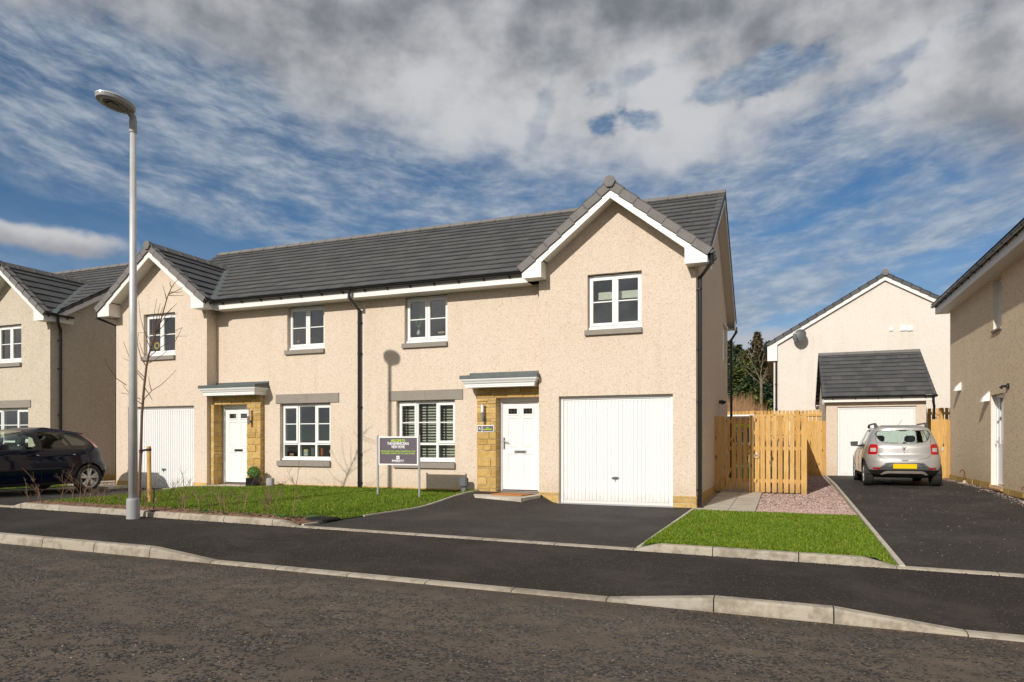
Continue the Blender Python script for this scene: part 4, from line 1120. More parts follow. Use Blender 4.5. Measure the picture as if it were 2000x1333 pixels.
# ---------------------------------------------------------------- house at the right edge
RX = 4.40; RB = 23.2; RF = 11.9
RH = thing('side_house', (RX, RB, .2), 'tan harled house at the right edge, its side wall with a narrow white door', 'house')
dh = (17.95, 18.95, .26, 2.31); wh = (18.1, 18.75, 3.76, 4.90)
mb = MB()
wall_face(mb, 'x', RX, RF, RB, -.1, 4.96, [dh, wh], .3, 1)
wall_face(mb, 'y', RB, RX, RX + 9, -.1, 4.96, [], .3, -1); wall_face(mb, 'y', RF, RX, RX + 9, -.1, 4.96, [], .3, 1)
for y in (RF, RB): mb.quad((RX, y, 4.96), (RX + 9, y, 4.96), (RX + 4.5, y, 4.96 + 2.75))
wall_face(mb, 'x', RX + 9, RF, RB, -.1, 4.96, [], .3, -1)
mb.build('wall', 'harl_tan', RH, fix=False)
rv = MB()
for (a, b, e, f) in (dh, wh):
    rv.quad((RX + .003, b - .003, e), (RX + .2, b - .003, e), (RX + .2, b - .003, f), (RX + .003, b - .003, f))
    rv.quad((RX + .003, a + .003, e), (RX + .2, a + .003, e), (RX + .2, a + .003, f), (RX + .003, a + .003, f))
rv.build('smooth_reveal', 'soffit', RH, fix=False)
dm = MB(); dm.box(RX + .10, RX + .17, dh[0], dh[0] + .07, dh[2], dh[3]); dm.box(RX + .10, RX + .17, dh[1] - .07, dh[1], dh[2], dh[3]); dm.box(RX + .101, RX + .17, dh[0] + .07, dh[1] - .07, dh[3] - .07, dh[3])
d_ = dm.build('side_door', 'white_upvc', RH)
dl = MB(); dl.box(RX + .125, RX + .16, dh[0] + .07, dh[1] - .07, dh[2] + .02, dh[2] + .95); dl.box(RX + .125, RX + .16, dh[0] + .07, dh[0] + .2, dh[2] + .95, dh[3] - .07); dl.box(RX + .125, RX + .16, dh[1] - .2, dh[1] - .07, dh[2] + .95, dh[3] - .07)
dl.build('door_leaf', 'white_upvc', d_)
dg_ = MB(); dg_.box(RX + .14, RX + .15, dh[0] + .2, dh[1] - .2, dh[2] + .95, dh[3] - .07); dg_.build('door_glass', 'window_glass', d_)
hd = MB(); hd.box(RX + .115, RX + .125, dh[1] - .15, dh[1] - .12, dh[2] + .85, dh[2] + 1.1); hd.tube([(RX + .12, dh[1] - .135, dh[2] + 1.0), (RX + .06, dh[1] - .135, dh[2] + 1.0), (RX + .06, dh[1] - .26, dh[2] + .99)], .009, 8); hd.build('handle', 'chrome', d_)
ds = MB(); ds.prism([(RX - .06, dh[0] - .02, dh[2] - .05), (RX + .15, dh[0] - .02, dh[2] - .01), (RX + .15, dh[0] - .02, dh[2] - .06), (RX - .06, dh[0] - .02, dh[2] - .09)], (0, 1.04, 0)); ds.build('door_sill', 'terracotta', d_)
wn = MB(); wn.box(RX + .12, RX + .18, wh[0], wh[0] + .06, wh[2], wh[3]); wn.box(RX + .12, RX + .18, wh[1] - .06, wh[1], wh[2], wh[3]); wn.box(RX + .121, RX + .18, wh[0] + .06, wh[1] - .06, wh[2], wh[2] + .07); wn.box(RX + .121, RX + .18, wh[0] + .06, wh[1] - .06, wh[3] - .07, wh[3])
w_ = wn.build('window', 'white_upvc', RH); pn = MB(); pn.box(RX + .145, RX + .155, wh[0] + .06, wh[1] - .06, wh[2] + .07, wh[3] - .07); pn.build('pane', 'window_glass', w_)
sl = MB(); sl.box(RX - .04, RX + .12, wh[0] - .03, wh[1] + .03, wh[2] - .05, wh[2] - .001); sl.build('window_sill', 'grey_stone', RH)
rp = MB(); rp.box(RX + .35, RX + .4, RF + .4, RB - .4, .3, 4.9); rp.build('room_partition', 'dark_inside', RH)
rng = random.Random(12)
for (a, b, z) in ((RF, 15.2, .215), (15.205, 17.93, .235), (17.95, 18.95, .19), (18.97, RB, .305)):
    st = MB(); mo = MB(); stones(st, mo, a, b, z - .26, z, RX - .012, .03, rng, hs=(.10, .14), ln=(.3, .6), axis='x', j=.012); b_ = st.build('base_course', 'stone', RH); mo.build('mortar', 'mortar', b_)
ye = RB + .22
fa = MB(); fa.box(RX - .33, RX - .31, RF - .2, ye, 4.945, 5.15); fa.build('fascia', 'soffit', RH)
so = MB(); so.box(RX - .309, RX + .02, RF - .2, ye, 4.945, 4.957); so.box(RX - .309, RX + .02, ye - .02, ye, 4.957, 5.2); so.build('soffit', 'soffit', RH)
gutter(RH, (RX - .39, ye + .05, 5.19), (RX - .39, RF - .2, 5.19), step=.62)
vl3 = 4.95 * math.sqrt(1.36)
roof_tiles('roof_tiles', RH, (RX - .42, RF - .25, 5.21), (0, 1, 0), (1, 0, .6), ye + .05 - RF + .25, vl3, seed=90)
roof_tiles('roof_tiles', RH, (RX + 9.48, RF - .25, 5.21), (0, 1, 0), (-1, 0, .6), ye + .05 - RF + .25, vl3, seed=91, edges=False)
ridge(RH, (RX + 4.53, RF - .25, 8.21), (RX + 4.53, ye + .05, 8.21), .6)
for (yv, sy_) in ((RF - .25, -1), (ye + .05, 1)):
    for s in (-1, 1):
        bl = MB(); bl.prism([(RX + 4.53 + s * x, yv - sy_ * .03, z) for x, z in ((0, 8.14), (0, 7.97), (4.55, 7.97 - 2.73), (4.80, 4.95), (4.86, 4.95), (4.86, 5.24))], (0, -sy_ * .025, 0)); bl.build('bargeboard', 'white_barge', RH)
        so = MB(); so.prism([(RX + 4.53 + s * x, yv - sy_ * .05, z) for x, z in ((0, 8.05), (0, 8.03), (4.6, 5.27), (4.6, 5.29))], (0, -sy_ * .22, 0)); so.build('soffit', 'soffit', RH)
        verge(RH, (RX + 4.53 + s * 4.92, yv, 5.23), (RX + 4.53, yv, 8.18), drop=.14, out=(0, sy_, 0), top=.14)
for (y, z) in ((21.93, 2.63), (19.13, 2.19)):
    c_ = MB(); c_.prism([(RX, y - .09, z), (RX - .17, y - .09, z - .02), (RX - .13, y - .09, z + .08), (RX, y - .09, z + .22)], (0, .18, 0)); c_.build('vent_cowl', 'white_upvc', RH)
c_ = MB(); c_.lathe((RX - .015, 17.58, 2.42), [(.065, -.015), (.065, .015)], 14, 'x'); c_.tube([(RX, 17.58, 2.42), (RX - .11, 17.58, 2.42), (RX - .14, 17.60, 2.38)], [.03, .03, .04], 10); c_.build('wall_lamp', 'black_plastic', RH)
party_line(RH, 0, 0, 0, .001)
for (y, h) in ((21.15, .30), (16.05, .26)):
    z = z_rdrive(4, y); t = thing('pipe_stub', (RX - .07, y, z), 'rusty hooked pipe stub at the tan wall, ' + ('farther, beyond the side door' if y > 20 else 'nearer, before the side door'), 'pipe', 'rusty pipe stubs by the wall')
    c_ = MB(); c_.tube([(RX - .07, y, z - .02), (RX - .07, y, z + h), (RX - .10, y, z + h + .05), (RX - .15, y, z + h + .04), (RX - .17, y - .01, z + h - .02)], .018, 8); c_.build('pipe', 'bark_young', t)
    c_ = MB(); c_.box(RX - .19, RX - .02, y - .12, y + .12, z + .0, z + .02); c_.tube([(RX - .07, y, z + .02), (RX - .07, y, z + .08)], .035, 8); c_.build('base', 'kerb_concrete', t)

# ---------------------------------------------------------------- house at the back
BY = 30.7; bx0, bx1 = -.44, 7.68; bcx = 3.62; bs = .592
BH = thing('rear_house', (bcx, BY, .6), 'off-white harled house behind the small garage, gable end facing, dish under its eave', 'house')
mb = MB(); wall_face(mb, 'y', BY, bx0, bx1, 0, 4.95, [], .3, 1); mb.quad((bx0, BY, 4.95), (bx1, BY, 4.95), (bx1, BY, 5.26), (bcx, BY, 7.66), (bx0, BY, 5.26))
wall_face(mb, 'x', bx0, BY, BY + 14, 0, 4.95, [], .3, 1); wall_face(mb, 'x', bx1, BY, BY + 14, 0, 4.95, [], .3, -1); wall_face(mb, 'y', BY + 14, bx0, bx1, 0, 4.95, [], .3, -1)
mb.build('wall', 'harl_white', BH, fix=False)
AP = 7.80; hw = 4.34
for s in (-1, 1):
    bl = MB(); P = [(0, AP - .10), (0, AP - .27), (3.92, AP - .27 - bs * 3.92), (3.92, 4.56), (4.30, 4.56), (4.30, AP - .10 - bs * 4.30)]
    bl.prism([(bcx + s * x, BY - .10, z) for x, z in P], (0, .025, 0)); bl.build('bargeboard', 'white_barge', BH)
    verge(BH, (bcx + s * hw, BY - .14, AP + .03 - bs * hw), (bcx, BY - .14, AP + .03), drop=.14, out=(0, -1, 0), top=.14, step=.36)
    roof_tiles('roof_tiles', BH, (bcx + s * hw, BY - .1, AP - bs * hw - .02), (0, 1, 0), (-s, 0, bs), 14.2, hw * math.sqrt(1 + bs * bs), seed=95 + s, edges=False)
    so = MB(); so.box(bcx + s * 3.99, bcx + s * 4.29, BY - .07, BY + 14.1, 4.56, 4.575); so.build('soffit', 'timber_raw' if s < 0 else 'soffit', BH)
ridge(BH, (bcx, BY - .16, AP + .03), (bcx, BY + 14.1, AP + .03), bs)
cp = MB(); cp.prism([(bcx + .13 * math.cos(R(a)), BY - .19, AP + .02 + .13 * math.sin(R(a))) for a in (-62, 0, 50, 90, 130, 180, 242)], (0, .05, 0)); cp.build('ridge_end', 'verge_grey', BH)
gutter(BH, (bx0 - .36, BY + 14.0, 5.20), (bx0 - .36, BY - .12, 5.20), step=.9)
downpipe(BH, [(bx0 - .36, BY - .05, 5.14), (bx0 - .36, BY - .05, 4.95), (bx0 + .10, BY - .06, 4.72), (bx0 + .10, BY - .06, .3)], (3.6, 2.6), (0, 1))
party_line(BH, iY(1622, 700, BY)[0], BY, 2.0, 6.3)
for (a, b) in ((1737, 1744), (1758, 1770), (1771.5, 1783)):
    x0, z0 = iY(a, 647, BY); x1, z1 = iY(b, 636 if a > 1750 else 640, BY); v_ = MB(); v_.box(x0, x1, BY - .05, BY, z0, z1); v_.build('vent', 'white_upvc', BH, bevel=.006)
dx_, dz_ = iY(1562, 658, BY - .22)
t = thing('satellite_dish', (dx_, BY, dz_), 'dark grey satellite dish fixed high on the off-white gable wall', 'satellite dish')
mb = MB(); c0 = Vector((dx_, BY - .30, dz_)); ax = Vector((-.30, -.86, .40)).normalized(); ux = ax.cross(Vector((0, 0, 1))).normalized(); uz = ux.cross(ax)
rows = [[c0 + (ux * math.cos(2 * math.pi * j / 20) * .27 + uz * math.sin(2 * math.pi * j / 20) * .29) * (i / 5) + ax * (.07 * (i / 5) ** 2) for j in range(20)] for i in range(1, 6)]
vs = [p for r_ in rows for p in r_] + [c0]; fs = [(i * 20 + j, i * 20 + (j + 1) % 20, (i + 1) * 20 + (j + 1) % 20, (i + 1) * 20 + j) for i in range(4) for j in range(20)] + [(100, j, (j + 1) % 20) for j in range(20)]
nv = len(vs); vs += [p - ax * .008 for p in vs]; fs += [tuple(i + nv for i in f) for f in fs]; mb.add(vs, fs); mb.build('reflector', 'dish_grey', t, fix=False)
mb = MB(); mb.tube([c0 - uz * .26, c0 - uz * .30 + ax * .25, c0 - uz * .12 + ax * .42], .012, 6); mb.tube([c0 - ax * .02, (dx_, BY, dz_ - .05)], .02, 6); mb.build('arm', 'meter_grey', t)
mb = MB(); mb.obox(c0 - uz * .16 + ax * .38, ux * .06, uz * .09, ax * .07); mb.build('receiver_head', 'meter_pale', t)

# ---------------------------------------------------------------- detached garage at the end of the right driveway
GY = 25.2; gx0, gx1 = 1.26, 4.13; GE, GRZ = 2.70, 4.33; gry = 27.75
G = thing('detached_garage', (2.7, GY, .13), 'small cream garage with white door and dark roof behind the silver car', 'garage')
gd = (1.60, 3.865, .13, 2.385)
mb = MB(); wall_face(mb, 'y', GY, gx0, gx1, 0, 2.62, [gd], .3, 1)
for x, s in ((gx0, 1), (gx1, -1)):
    wall_face(mb, 'x', x, GY, 30.3, 0, 2.62, [], .3, s); mb.quad((x, GY, 2.62), (x, 30.3, 2.62), (x, gry, GRZ - .12))
wall_face(mb, 'y', 30.3, gx0, gx1, 0, 2.62, [], .3, -1)
mb.build('wall', 'harl_cream', G, fix=False)
garage_door(G, gd[0], gd[1], gd[2], gd[3], GY + .06)
SPg = math.sqrt(1 + .6 * .6)
roof_tiles('roof_tiles', G, (1.13, GY - .28, GE), (1, 0, 0), (0, 1, .60), 3.23, (gry - GY + .28) * SPg, seed=101, gauge=.30)
roof_tiles('roof_tiles', G, (1.13, gry * 2 - GY + .28, GE), (1, 0, 0), (0, -1, .60), 3.23, (gry - GY + .28) * SPg, seed=102, gauge=.30, edges=False)
ridge(G, (1.13, gry, GE + .6 * (gry - GY + .28) + .03), (4.36, gry, GE + .6 * (gry - GY + .28) + .03), .6)
zr_ = GE + .6 * (gry - GY + .28)
for x, s in ((1.12, -1), (4.37, 1)):
    verge(G, (x, GY - .30, GE), (x, gry, zr_), drop=.12, out=(s, 0, 0), top=.10, step=.31); verge(G, (x, 2 * gry - GY + .30, GE), (x, gry, zr_), drop=.12, out=(s, 0, 0), top=.10, step=.31)
    bl = MB(); bl.prism([(x - s * .04, GY - .25, GE - .08), (x - s * .04, gry, zr_ - .08), (x - s * .04, gry, zr_ - .24), (x - s * .04, GY - .25, GE - .24)], (s * .02, 0, 0))
    bl.build('bargeboard', 'white_barge', G)
fa = MB(); fa.box(1.17, 4.33, GY - .20, GY - .18, 2.53, 2.70); fa.build('fascia', 'white_barge', G)
so = MB(); so.box(1.17, 4.33, GY - .179, GY + .01, 2.535, 2.545); so.build('soffit', 'soffit', G)
gutter(G, (1.12, GY - .265, 2.705), (4.40, GY - .265, 2.705), step=.7)
downpipe(G, [(4.28, GY - .26, 2.66), (4.28, GY - .26, 2.50), (4.33, GY - .1, 2.36), (4.33, GY - .1, .15)], (2.0,), (0, 1))

# ---------------------------------------------------------------- timber fences
def board(mb, x, y, w_, t, z0, z1, rng, axis='x', lean=0.):
    z1 += rng.uniform(-.012, .012); y += rng.uniform(-.002, .002); o = rng.uniform(-.003, .003) + lean
    if axis == 'x': P = [(x, y, z0), (x + w_, y, z0), (x + w_ + o, y, z1), (x + o, y, z1)]; mb.prism(P, (0, t, 0))
    else: P = [(y, x, z0), (y, x + w_, z0), (y, x + w_ + o, z1), (y, x + o, z1)]; mb.prism(P, (t, 0, 0))
FY = 17.2
def ground_f(x): return .07
rng = random.Random(31)
T = thing('garden_gate', (-1.2, FY, .07), 'timber slatted gate in the shade beside the house wall', 'gate')
def Xf(px): return iY(px, 880, FY)[0]
mb = MB()
for a, b in ((1417.5, 1426), (1429, 1437.5), (1440, 1449), (1452, 1460)): board(mb, Xf(a), FY, Xf(b) - Xf(a), .018, .11, 1.835, rng)
mb.build('board', 'timber', T)
mb = MB()
for z in (.30, 1.05, 1.68): mb.box(Xf(1417), Xf(1463), FY + .019, FY + .06, z, z + .085)
mb.obox((Xf(1418), FY + .021, .40), (Xf(1461) - Xf(1418), 0, .66), (0, .035, 0), (0, 0, .09)); mb.obox((Xf(1418), FY + .021, 1.15), (Xf(1461) - Xf(1418), 0, .50), (0, .035, 0), (0, 0, .09))
mb.build('brace', 'timber', T)
mb = MB(); c0 = Vector((Xf(1477.5), FY - .035, iY(1477, 889, FY)[1]))
T2 = thing('timber_fence', (0, FY, .07), 'sunlit run of vertical timber boards between the gate and the gravel corner', 'fence')
mb = MB(); mb.box(-1.555, Xf(1405.5), FY, FY + .02, .08, 1.85); mb.box(Xf(1407), Xf(1415), FY, FY + .02, .075, 1.845); mb.build('side_board', 'timber', T2)
mb = MB(); mb.box(Xf(1463.5), Xf(1471.5), FY - .02, FY + .08, .0, 1.86); mb.build('post', 'timber', T2)
mb = MB(); mb.box(Xf(1565), Xf(1576), FY - .012, FY + .09, .0, 1.86); mb.build('post', 'timber', T2)
mb = MB()
for a in (1474.5, 1485.2, 1496.0, 1508.2, 1519.4, 1531.0, 1542.6, 1554.0):
    w0 = Xf(a + 8.8) - Xf(a); board(mb, Xf(a), FY - .003, w0, .02, .075, 1.85, rng)
mb.build('board', 'timber', T2)
for z in (.30, 1.05, 1.42, 1.72):
    mb = MB(); mb.box(Xf(1472), Xf(1565), FY + .02, FY + .06, z, z + .08); mb.build('rail', 'timber', T2)
lt = MB()
for j in range(16):
    a = 2 * math.pi * j / 16; b = 2 * math.pi * (j + 1) / 16; lt.tube([c0 + Vector((math.cos(a) * .045, 0, math.sin(a) * .045 - .03)), c0 + Vector((math.cos(b) * .045, 0, math.sin(b) * .045 - .03))], .007, 6)
lt.lathe(c0 + Vector((0, .02, .02)), [(.03, -.01), (.03, .01)], 12, 'y'); lt.build('ring_latch', 'galv', T2)
T3 = thing('timber_fence', (.45, 21, .1), 'timber fence returning along the gravel from the sunlit boards back to the small garage', 'fence')
mb = MB(); y = FY + .12
while y < 25.2: board(mb, y, .44, .1, .02, .08, 1.86 + .01 * (y - 17), rng, 'y'); y += .125
mb.build('board', 'timber', T3)
for z in (.3, 1.05, 1.7): mb = MB(); mb.box(.40, .438, FY + .1, 25.2, z, z + .08); mb.build('rail', 'timber', T3)
T4 = thing('timber_fence', (.9, 25.3, .12), 'short closed-board fence panel joining the small garage left side wall', 'fence')
mb = MB()
for i, a in enumerate((1574, 1583.2, 1590.6, 1598, 1605.4)): board(mb, iY(a, 880, 25.3)[0], 25.3, .125, .02, .10, 1.94 if i else 1.95, rng)
mb.build('board', 'timber', T4)
for z in (.4, 1.6): mb = MB(); mb.box(.66, 1.26, 25.32, 25.36, z, z + .08); mb.build('rail', 'timber', T4)
T5 = thing('timber_gate', (4.1, 24.0, .16), 'narrow timber gate squeezed between the small garage and the tan wall', 'gate')
mb = MB(); fy = 23.6
for a in (1818.5, 1826, 1832, 1841, 1849): board(mb, iY(a, 880, fy)[0], fy, .10, .02, .15, iY(1835, 820, fy)[1], rng)
mb.build('board', 'timber', T5); mb = MB(); mb.box(iY(1837.2, 880, fy)[0], iY(1843.5, 880, fy)[0], fy - .03, fy - .004, .12, iY(1835, 822, fy)[1]); mb.build('post', 'timber', T5)
mb = MB(); mb.box(iY(1838, 880, fy)[0], iY(1842, 880, fy)[0], fy - .05, fy - .031, .98, 1.08); mb.build('latch', 'galv', T5)
# rear fence, rails towards us, standing on higher ground
for (a, b, lab) in ((1380, 1614, 'rear timber fence seen above the gate, its rails and posts facing the road'), (1812, 1862, 'piece of rear timber fence between the small garage and the tan wall')):
    fy = 28.3; T6 = thing('timber_fence', (iY((a + b) / 2, 850, fy)[0], fy, .4), lab, 'fence')
    x0, x1 = iY(a, 850, fy)[0], iY(b, 850, fy)[0]; mb = MB(); x = x0
    while x < x1: board(mb, x, fy, .105, .018, .35, 2.42, rng); x += .132
    mb.build('board', 'timber', T6)
    for z in (.75, 1.5, 2.20):
        mb = MB(); mb.box(x0, x1, fy - .045, fy - .002, z, z + .085); mb.build('rail', 'timber', T6)
    for pp in (1471, 1558, 1838):
        if a < pp < b: mb = MB(); xx = iY(pp, 850, fy)[0]; mb.box(xx - .05, xx + .05, fy - .14, fy - .046, .3, 2.43); mb.build('post', 'timber', T6)
T7 = thing('sales_hoarding', (-.9, 26.8, .3), 'large purple and lime sales board in a white frame, half hidden behind the gate', 'sign board')
fy = 26.8; x0, zt = iY(1405, 811, fy); x1, zb = iY(1473.5, 868, fy); x0 = x1 - 1.75
mb = MB(); frame_bars(mb, x0, x1, zb, zt, fy - .02, .055, .05); mb.build('frame', 'white_upvc', T7)
mb = MB(); mb.box(x0 + .05, x1 - .05, fy, fy + .02, zb + .05, zt - .05); mb.build('panel', 'purple_panel', T7)
mb = MB(); mb.box(x0 + .3, iY(1463, 830, fy)[0], fy - .006, fy - .002, iY(1450, 835, fy)[1], iY(1450, 828, fy)[1])
mb.build('lime_band', 'lime_ink', T7)
mb = MB(); a = iY(1437, 830, fy)[0]; zz = iY(1450, 843, fy)[1]; mb.box(a, a + .02, fy - .005, fy - .002, zz, iY(1450, 835.5, fy)[1]); mb.box(a + .02, iY(1460, 830, fy)[0], fy - .005, fy - .002, zz, zz + .02); mb.build('white_rule', 'white_ink', T7)
for xx in (x0 + .02, x1 - .05):
    mb = MB(); mb.box(xx - .02, xx + .02, fy + .03, fy + .07, .1, zt - .1); mb.build('post', 'galv', T7)

# ============================================================ SMALL THINGS IN FRONT
# welcome sign
sy = 12.3; x0, zt = iY(739.5, 853, sy); x1, zb = iY(817.5, 909.5, sy); gz_ = .17
T = thing('welcome_sign', ((x0 + x1) / 2, sy, gz_), 'purple welcome sign with white and lime lettering on two grey posts in the lawn', 'sign')
for x in (x0 - .018, x1 + .018):
    mb = MB(); mb.tube([(x, sy, -.02), (x, sy, zt + .025)], .021, 12); mb.build('post', 'grey_paint', T, smooth=False)
mb = MB(); mb.box(x0 + .004, x1 - .004, sy - .012, sy + .012, zb, zt); mb.build('board', 'white_upvc', T, bevel=.003)
mb = MB(); pw = x1 - x0; mb.box(x0 + .030, x1 - .030, sy - .0145, sy - .0121, zb + .028, zt - .027); mb.build('panel', 'purple_panel', T)
cx = (x0 + x1) / 2; ph = zt - zb
ty = sy - .0150
def sline(s, cy, h, wdt, mat, off=.0):
    o = text_part('lettering', s, h / .70, mat, T, cx, ty, zt - cy * ph - h / 2, offset=off)
    xs = [v.co.x for v in o.data.vertices]; w0 = max(xs) - min(xs); k = wdt * pw / w0; c_ = cx - origin(T).x
    for v in o.data.vertices: v.co.x = c_ + (v.co.x - (max(xs) + min(xs)) / 2) * k
    return o
sline('WELCOME TO', .145, .050, .36, 'lime_ink', .0015); sline('THE RAVENSCRAIG', .245, .054, .54, 'white_ink', .002); sline('VIEW HOME', .36, .054, .335, 'white_ink', .002)
sline('PLEASE VISIT OUR SALES & MARKETING SUITE', .515, .030, .86, 'lime_ink', 0.); sline('ON OSPREY HEIGHTS OR CALL 0333 355 8464', .590, .030, .83, 'lime_ink', 0.)
sline('BARRATT', .84, .030, .30, 'white_ink', .0015); sline('HOMES', .885, .014, .12, 'white_ink', .0005)
mb = MB(); h = .035
mb.box(cx - h, cx + h, ty - .0012, ty, zt - .735 * ph - h, zt - .735 * ph + h); lg = mb.build('emblem', 'white_ink', T)
mb = MB(); zc = zt - .735 * ph
mb.prism([(cx - .018, ty - .0016, zc - .016), (cx - .018, ty - .0016, zc + .004), (cx - .008, ty - .0016, zc + .016), (cx + .008, ty - .0016, zc + .016), (cx + .018, ty - .0016, zc + .004), (cx + .018, ty - .0016, zc - .016), (cx + .010, ty - .0016, zc - .016), (cx + .010, ty - .0016, zc), (cx, ty - .0016, zc + .008), (cx - .010, ty - .0016, zc), (cx - .010, ty - .0016, zc - .016)], (0, .0003, 0)); mb.build('emblem_mark', 'purple_panel', lg)
for s in (-1, 1):
    mb = MB(); mb.box(cx + s * .075, cx + s * .145, ty - .0012, ty, zt - .885 * ph - .001, zt - .885 * ph + .002); mb.build('rule', 'white_ink', T)
# name plaque on the stone pier
yf = 13.683; x0, zt = iY(932.4, 831.2, yf); x1, zb = iY(965.2, 844.3, yf)
T = thing('name_plaque', ((x0 + x1) / 2, yf, zb), 'small purple name plaque with white border on the stone pier under the lamp', 'plaque')
mb = MB(); mb.box(x0, x1, yf - .014, yf + .004, zb, zt); mb.build('plate', 'white_upvc', T, bevel=.004)
mb = MB(); mb.box(x0 + .014, x0 + .105, yf - .0165, yf - .0142, zb + .014, zt - .014); mb.box(x0 + .117, x1 - .014, yf - .0165, yf - .0142, zb + .014, zt - .014); mb.build('panel', 'purple_panel', T)
text_part('lettering', 'THE', .030, 'lime_ink', T, x0 + .243, yf - .0168, zb + .080, offset=.0008); o = text_part('lettering', 'RAVENSCRAIG', .038, 'lime_ink', T, x0 + .243, yf - .0168, zb + .045, sx=.86, offset=.001)
mb = MB(); mb.box(x0 + .049, x0 + .069, yf - .0175, yf - .0166, zb + .075, zb + .098); mb.box(x0 + .025, x0 + .092, yf - .0175, yf - .0166, zb + .062, zb + .070); mb.build('emblem', 'white_ink', T)
mb = MB(); xm = iY(943.0, 820, yf)[0]; mb.tube([(xm, yf - .006, 1.70), (xm, yf - .016, zt), (xm, yf - .020, zb + .01)], .0035, 6)
tag(mb.build('lamp_cable', 'soffit', None), 'thin pale cable hanging from the wall lamp over the name plaque', 'cable')
# door mat
T = MB(); P = [(-5.52, 12.93), (-4.80, 12.80), (-4.74, 13.25), (-5.40, 13.40)]
T.prism([(x, y, .177) for x, y in P], (0, 0, .022)); o = T.build('door_mat', 'mat_coir', None, bevel=.004); tag(o, 'orange-brown coir door mat on the pale slab before the front door', 'door mat')
# meter boxes
for (px, yy, z0, z1, mt, lab, base_z) in ((530.5, 13.55, 934, 951, 'meter_pale', 'pale grey utility meter box on a stem by the left door pier', .16), (908, 13.62, 933, 947, 'meter_grey', 'dark grey utility meter box on a stem beside the right stone pier', .165)):
    x, zt = iY(px, z0, yy); _, zm = iY(px, z1 if mt == 'meter_pale' else 947, yy); zm = zt - .19
    T = thing('meter_box', (x, yy, base_z), lab, 'utility box')
    mb = MB(); mb.box(x - .082, x + .082, yy - .11, yy + .02, zm, zt); mb.build('box', mt, T, bevel=.016)
    mb = MB(); mb.prism([(x - .045, yy - .05, zm), (x + .050, yy - .05, zm), (x + .025, yy - .07, base_z - .05), (x - .075, yy - .07, base_z - .05)], (0, .06, 0)); mb.build('stem', mt, T, bevel=.006)
# box ball in a black planter by the left door
x = iY(496, 940, 13.45)[0]; T = thing('potted_shrub', (x, 13.45, .175), 'round clipped green shrub in a black ribbed planter by the left door', 'plant pot')
mb = MB(); mb.prism([(x - .13, 13.32, .176), (x + .13, 13.32, .176), (x + .13, 13.58, .176), (x - .13, 13.58, .176)], (0, 0, .20)); 
for i in range(5): mb.box(x - .125 + i * .052, x - .105 + i * .052, 13.312, 13.322, .18, .37)
mb.build('planter', 'black_plastic', T)
def leaf_ball(c, r, n_, size, rng, squash=1.):
    mb = MB()
    for i in range(n_):
        d = Vector((rng.gauss(0, 1), rng.gauss(0, 1), rng.gauss(0, 1))).normalized(); rr = r * (rng.uniform(.72, 1.03)); p = Vector(c) + Vector((d.x * rr, d.y * rr, d.z * rr * squash))
        a = Vector((rng.gauss(0, 1), rng.gauss(0, 1), rng.gauss(0, 1))).normalized(); b = a.cross(d + Vector((0, 0, .01))).normalized(); s_ = size * rng.uniform(.6, 1.3)
        mb.add([p - a * s_, p + b * s_ * .6, p + a * s_, p - b * s_ * .6], [(0, 1, 2, 3)])
    return mb
leaf_ball((x, 13.45, .50), .155, 1500, .016, random.Random(2)).build('foliage', 'box_green', T, fix=False)
# venetian blind in the right ground-floor window and small things on the sills
def blind(x0, x1, z0, z1, y):
    T = thing('venetian_blind', ((x0 + x1) / 2, y, z0), 'black venetian blind with dark tapes filling the window behind the welcome sign', 'blind')
    mb = MB(); z = z0
    while z < z1:
        mb.prism([(x0, y - .012, z), (x0, y + .016, z + .014), (x0, y + .016, z + .0165), (x0, y - .012, z + .0025)], (x1 - x0, 0, 0)); z += .063
    mb.build('slats', 'blind_dark', T)
    for xx in (x0 + .12, x0 + .48, x0 + .62, x0 + 1.0, x1 - .28):
        mb = MB(); mb.box(xx - .012, xx + .012, y - .016, y - .013, z0, z1); mb.build('tape', 'blind_dark', T)
    mb = MB(); mb.box(x0, x1, y + .022, y + .026, z0, z1); tag(mb.build('roller_blind', 'blind_cream', None), 'cream blind hanging behind the black slats of the right ground-floor window', 'blind')
blind(-8.16, -6.79, .86, 2.14, Y2 + .20)
x0, z0 = iY(1170, 583, Y1 + .5); x1, z1 = iY(1235, 567, Y1 + .5)
T = MB(); xa_, za_ = iY(1169, 587, Y1 + .26); xb_, zb_ = iY(1249, 566, Y1 + .26); T.box(xa_, xb_, Y1 + .26, Y1 + .28, za_ + .04, zb_); T.box(xa_, xb_, Y1 + .25, Y1 + .285, za_, za_ + .04)
tag(T.build('roman_blind', 'blind_cream', None), 'half lowered cream roman blind in the window of the right gable', 'blind')
def vase(px, py, y, lab, h=.10, leafy=True):
    x, z = iY(px, py, y); T = thing('potted_plant', (x, y, z), lab, 'plant pot')
    mb = MB(); mb.lathe((x, y, z), [(.030, 0), (.045, .03), (.045, .07), (.02, .10), (.024, .12)], 12); mb.build('pot', 'pot_white', T)
    mb = MB(); rng_ = random.Random(int(px))
    for i in range(10):
        a = rng_.uniform(0, 6.28); l = rng_.uniform(.12, .30) * (1.1 if leafy else .6); q_ = Vector((x + math.cos(a) * l * .35, y + math.sin(a) * .03, z + .12 + l)); mb.tube([(x, y, z + .1), q_], .003, 4)
        for k in range(5):
            p = Vector((x, y, z + .1)).lerp(q_, .4 + k * .15); d = Vector((rng_.uniform(-1, 1), rng_.uniform(-.4, .4), rng_.uniform(-.5, 1))).normalized() * .035; e_ = d.cross(Vector((0, 1, 0))) * .5; mb.add([p, p + d * .5 + e_, p + d, p + d * .5 - e_], [(0, 1, 2, 3)])
    mb.build('leaves', 'plant_green', T, fix=False)
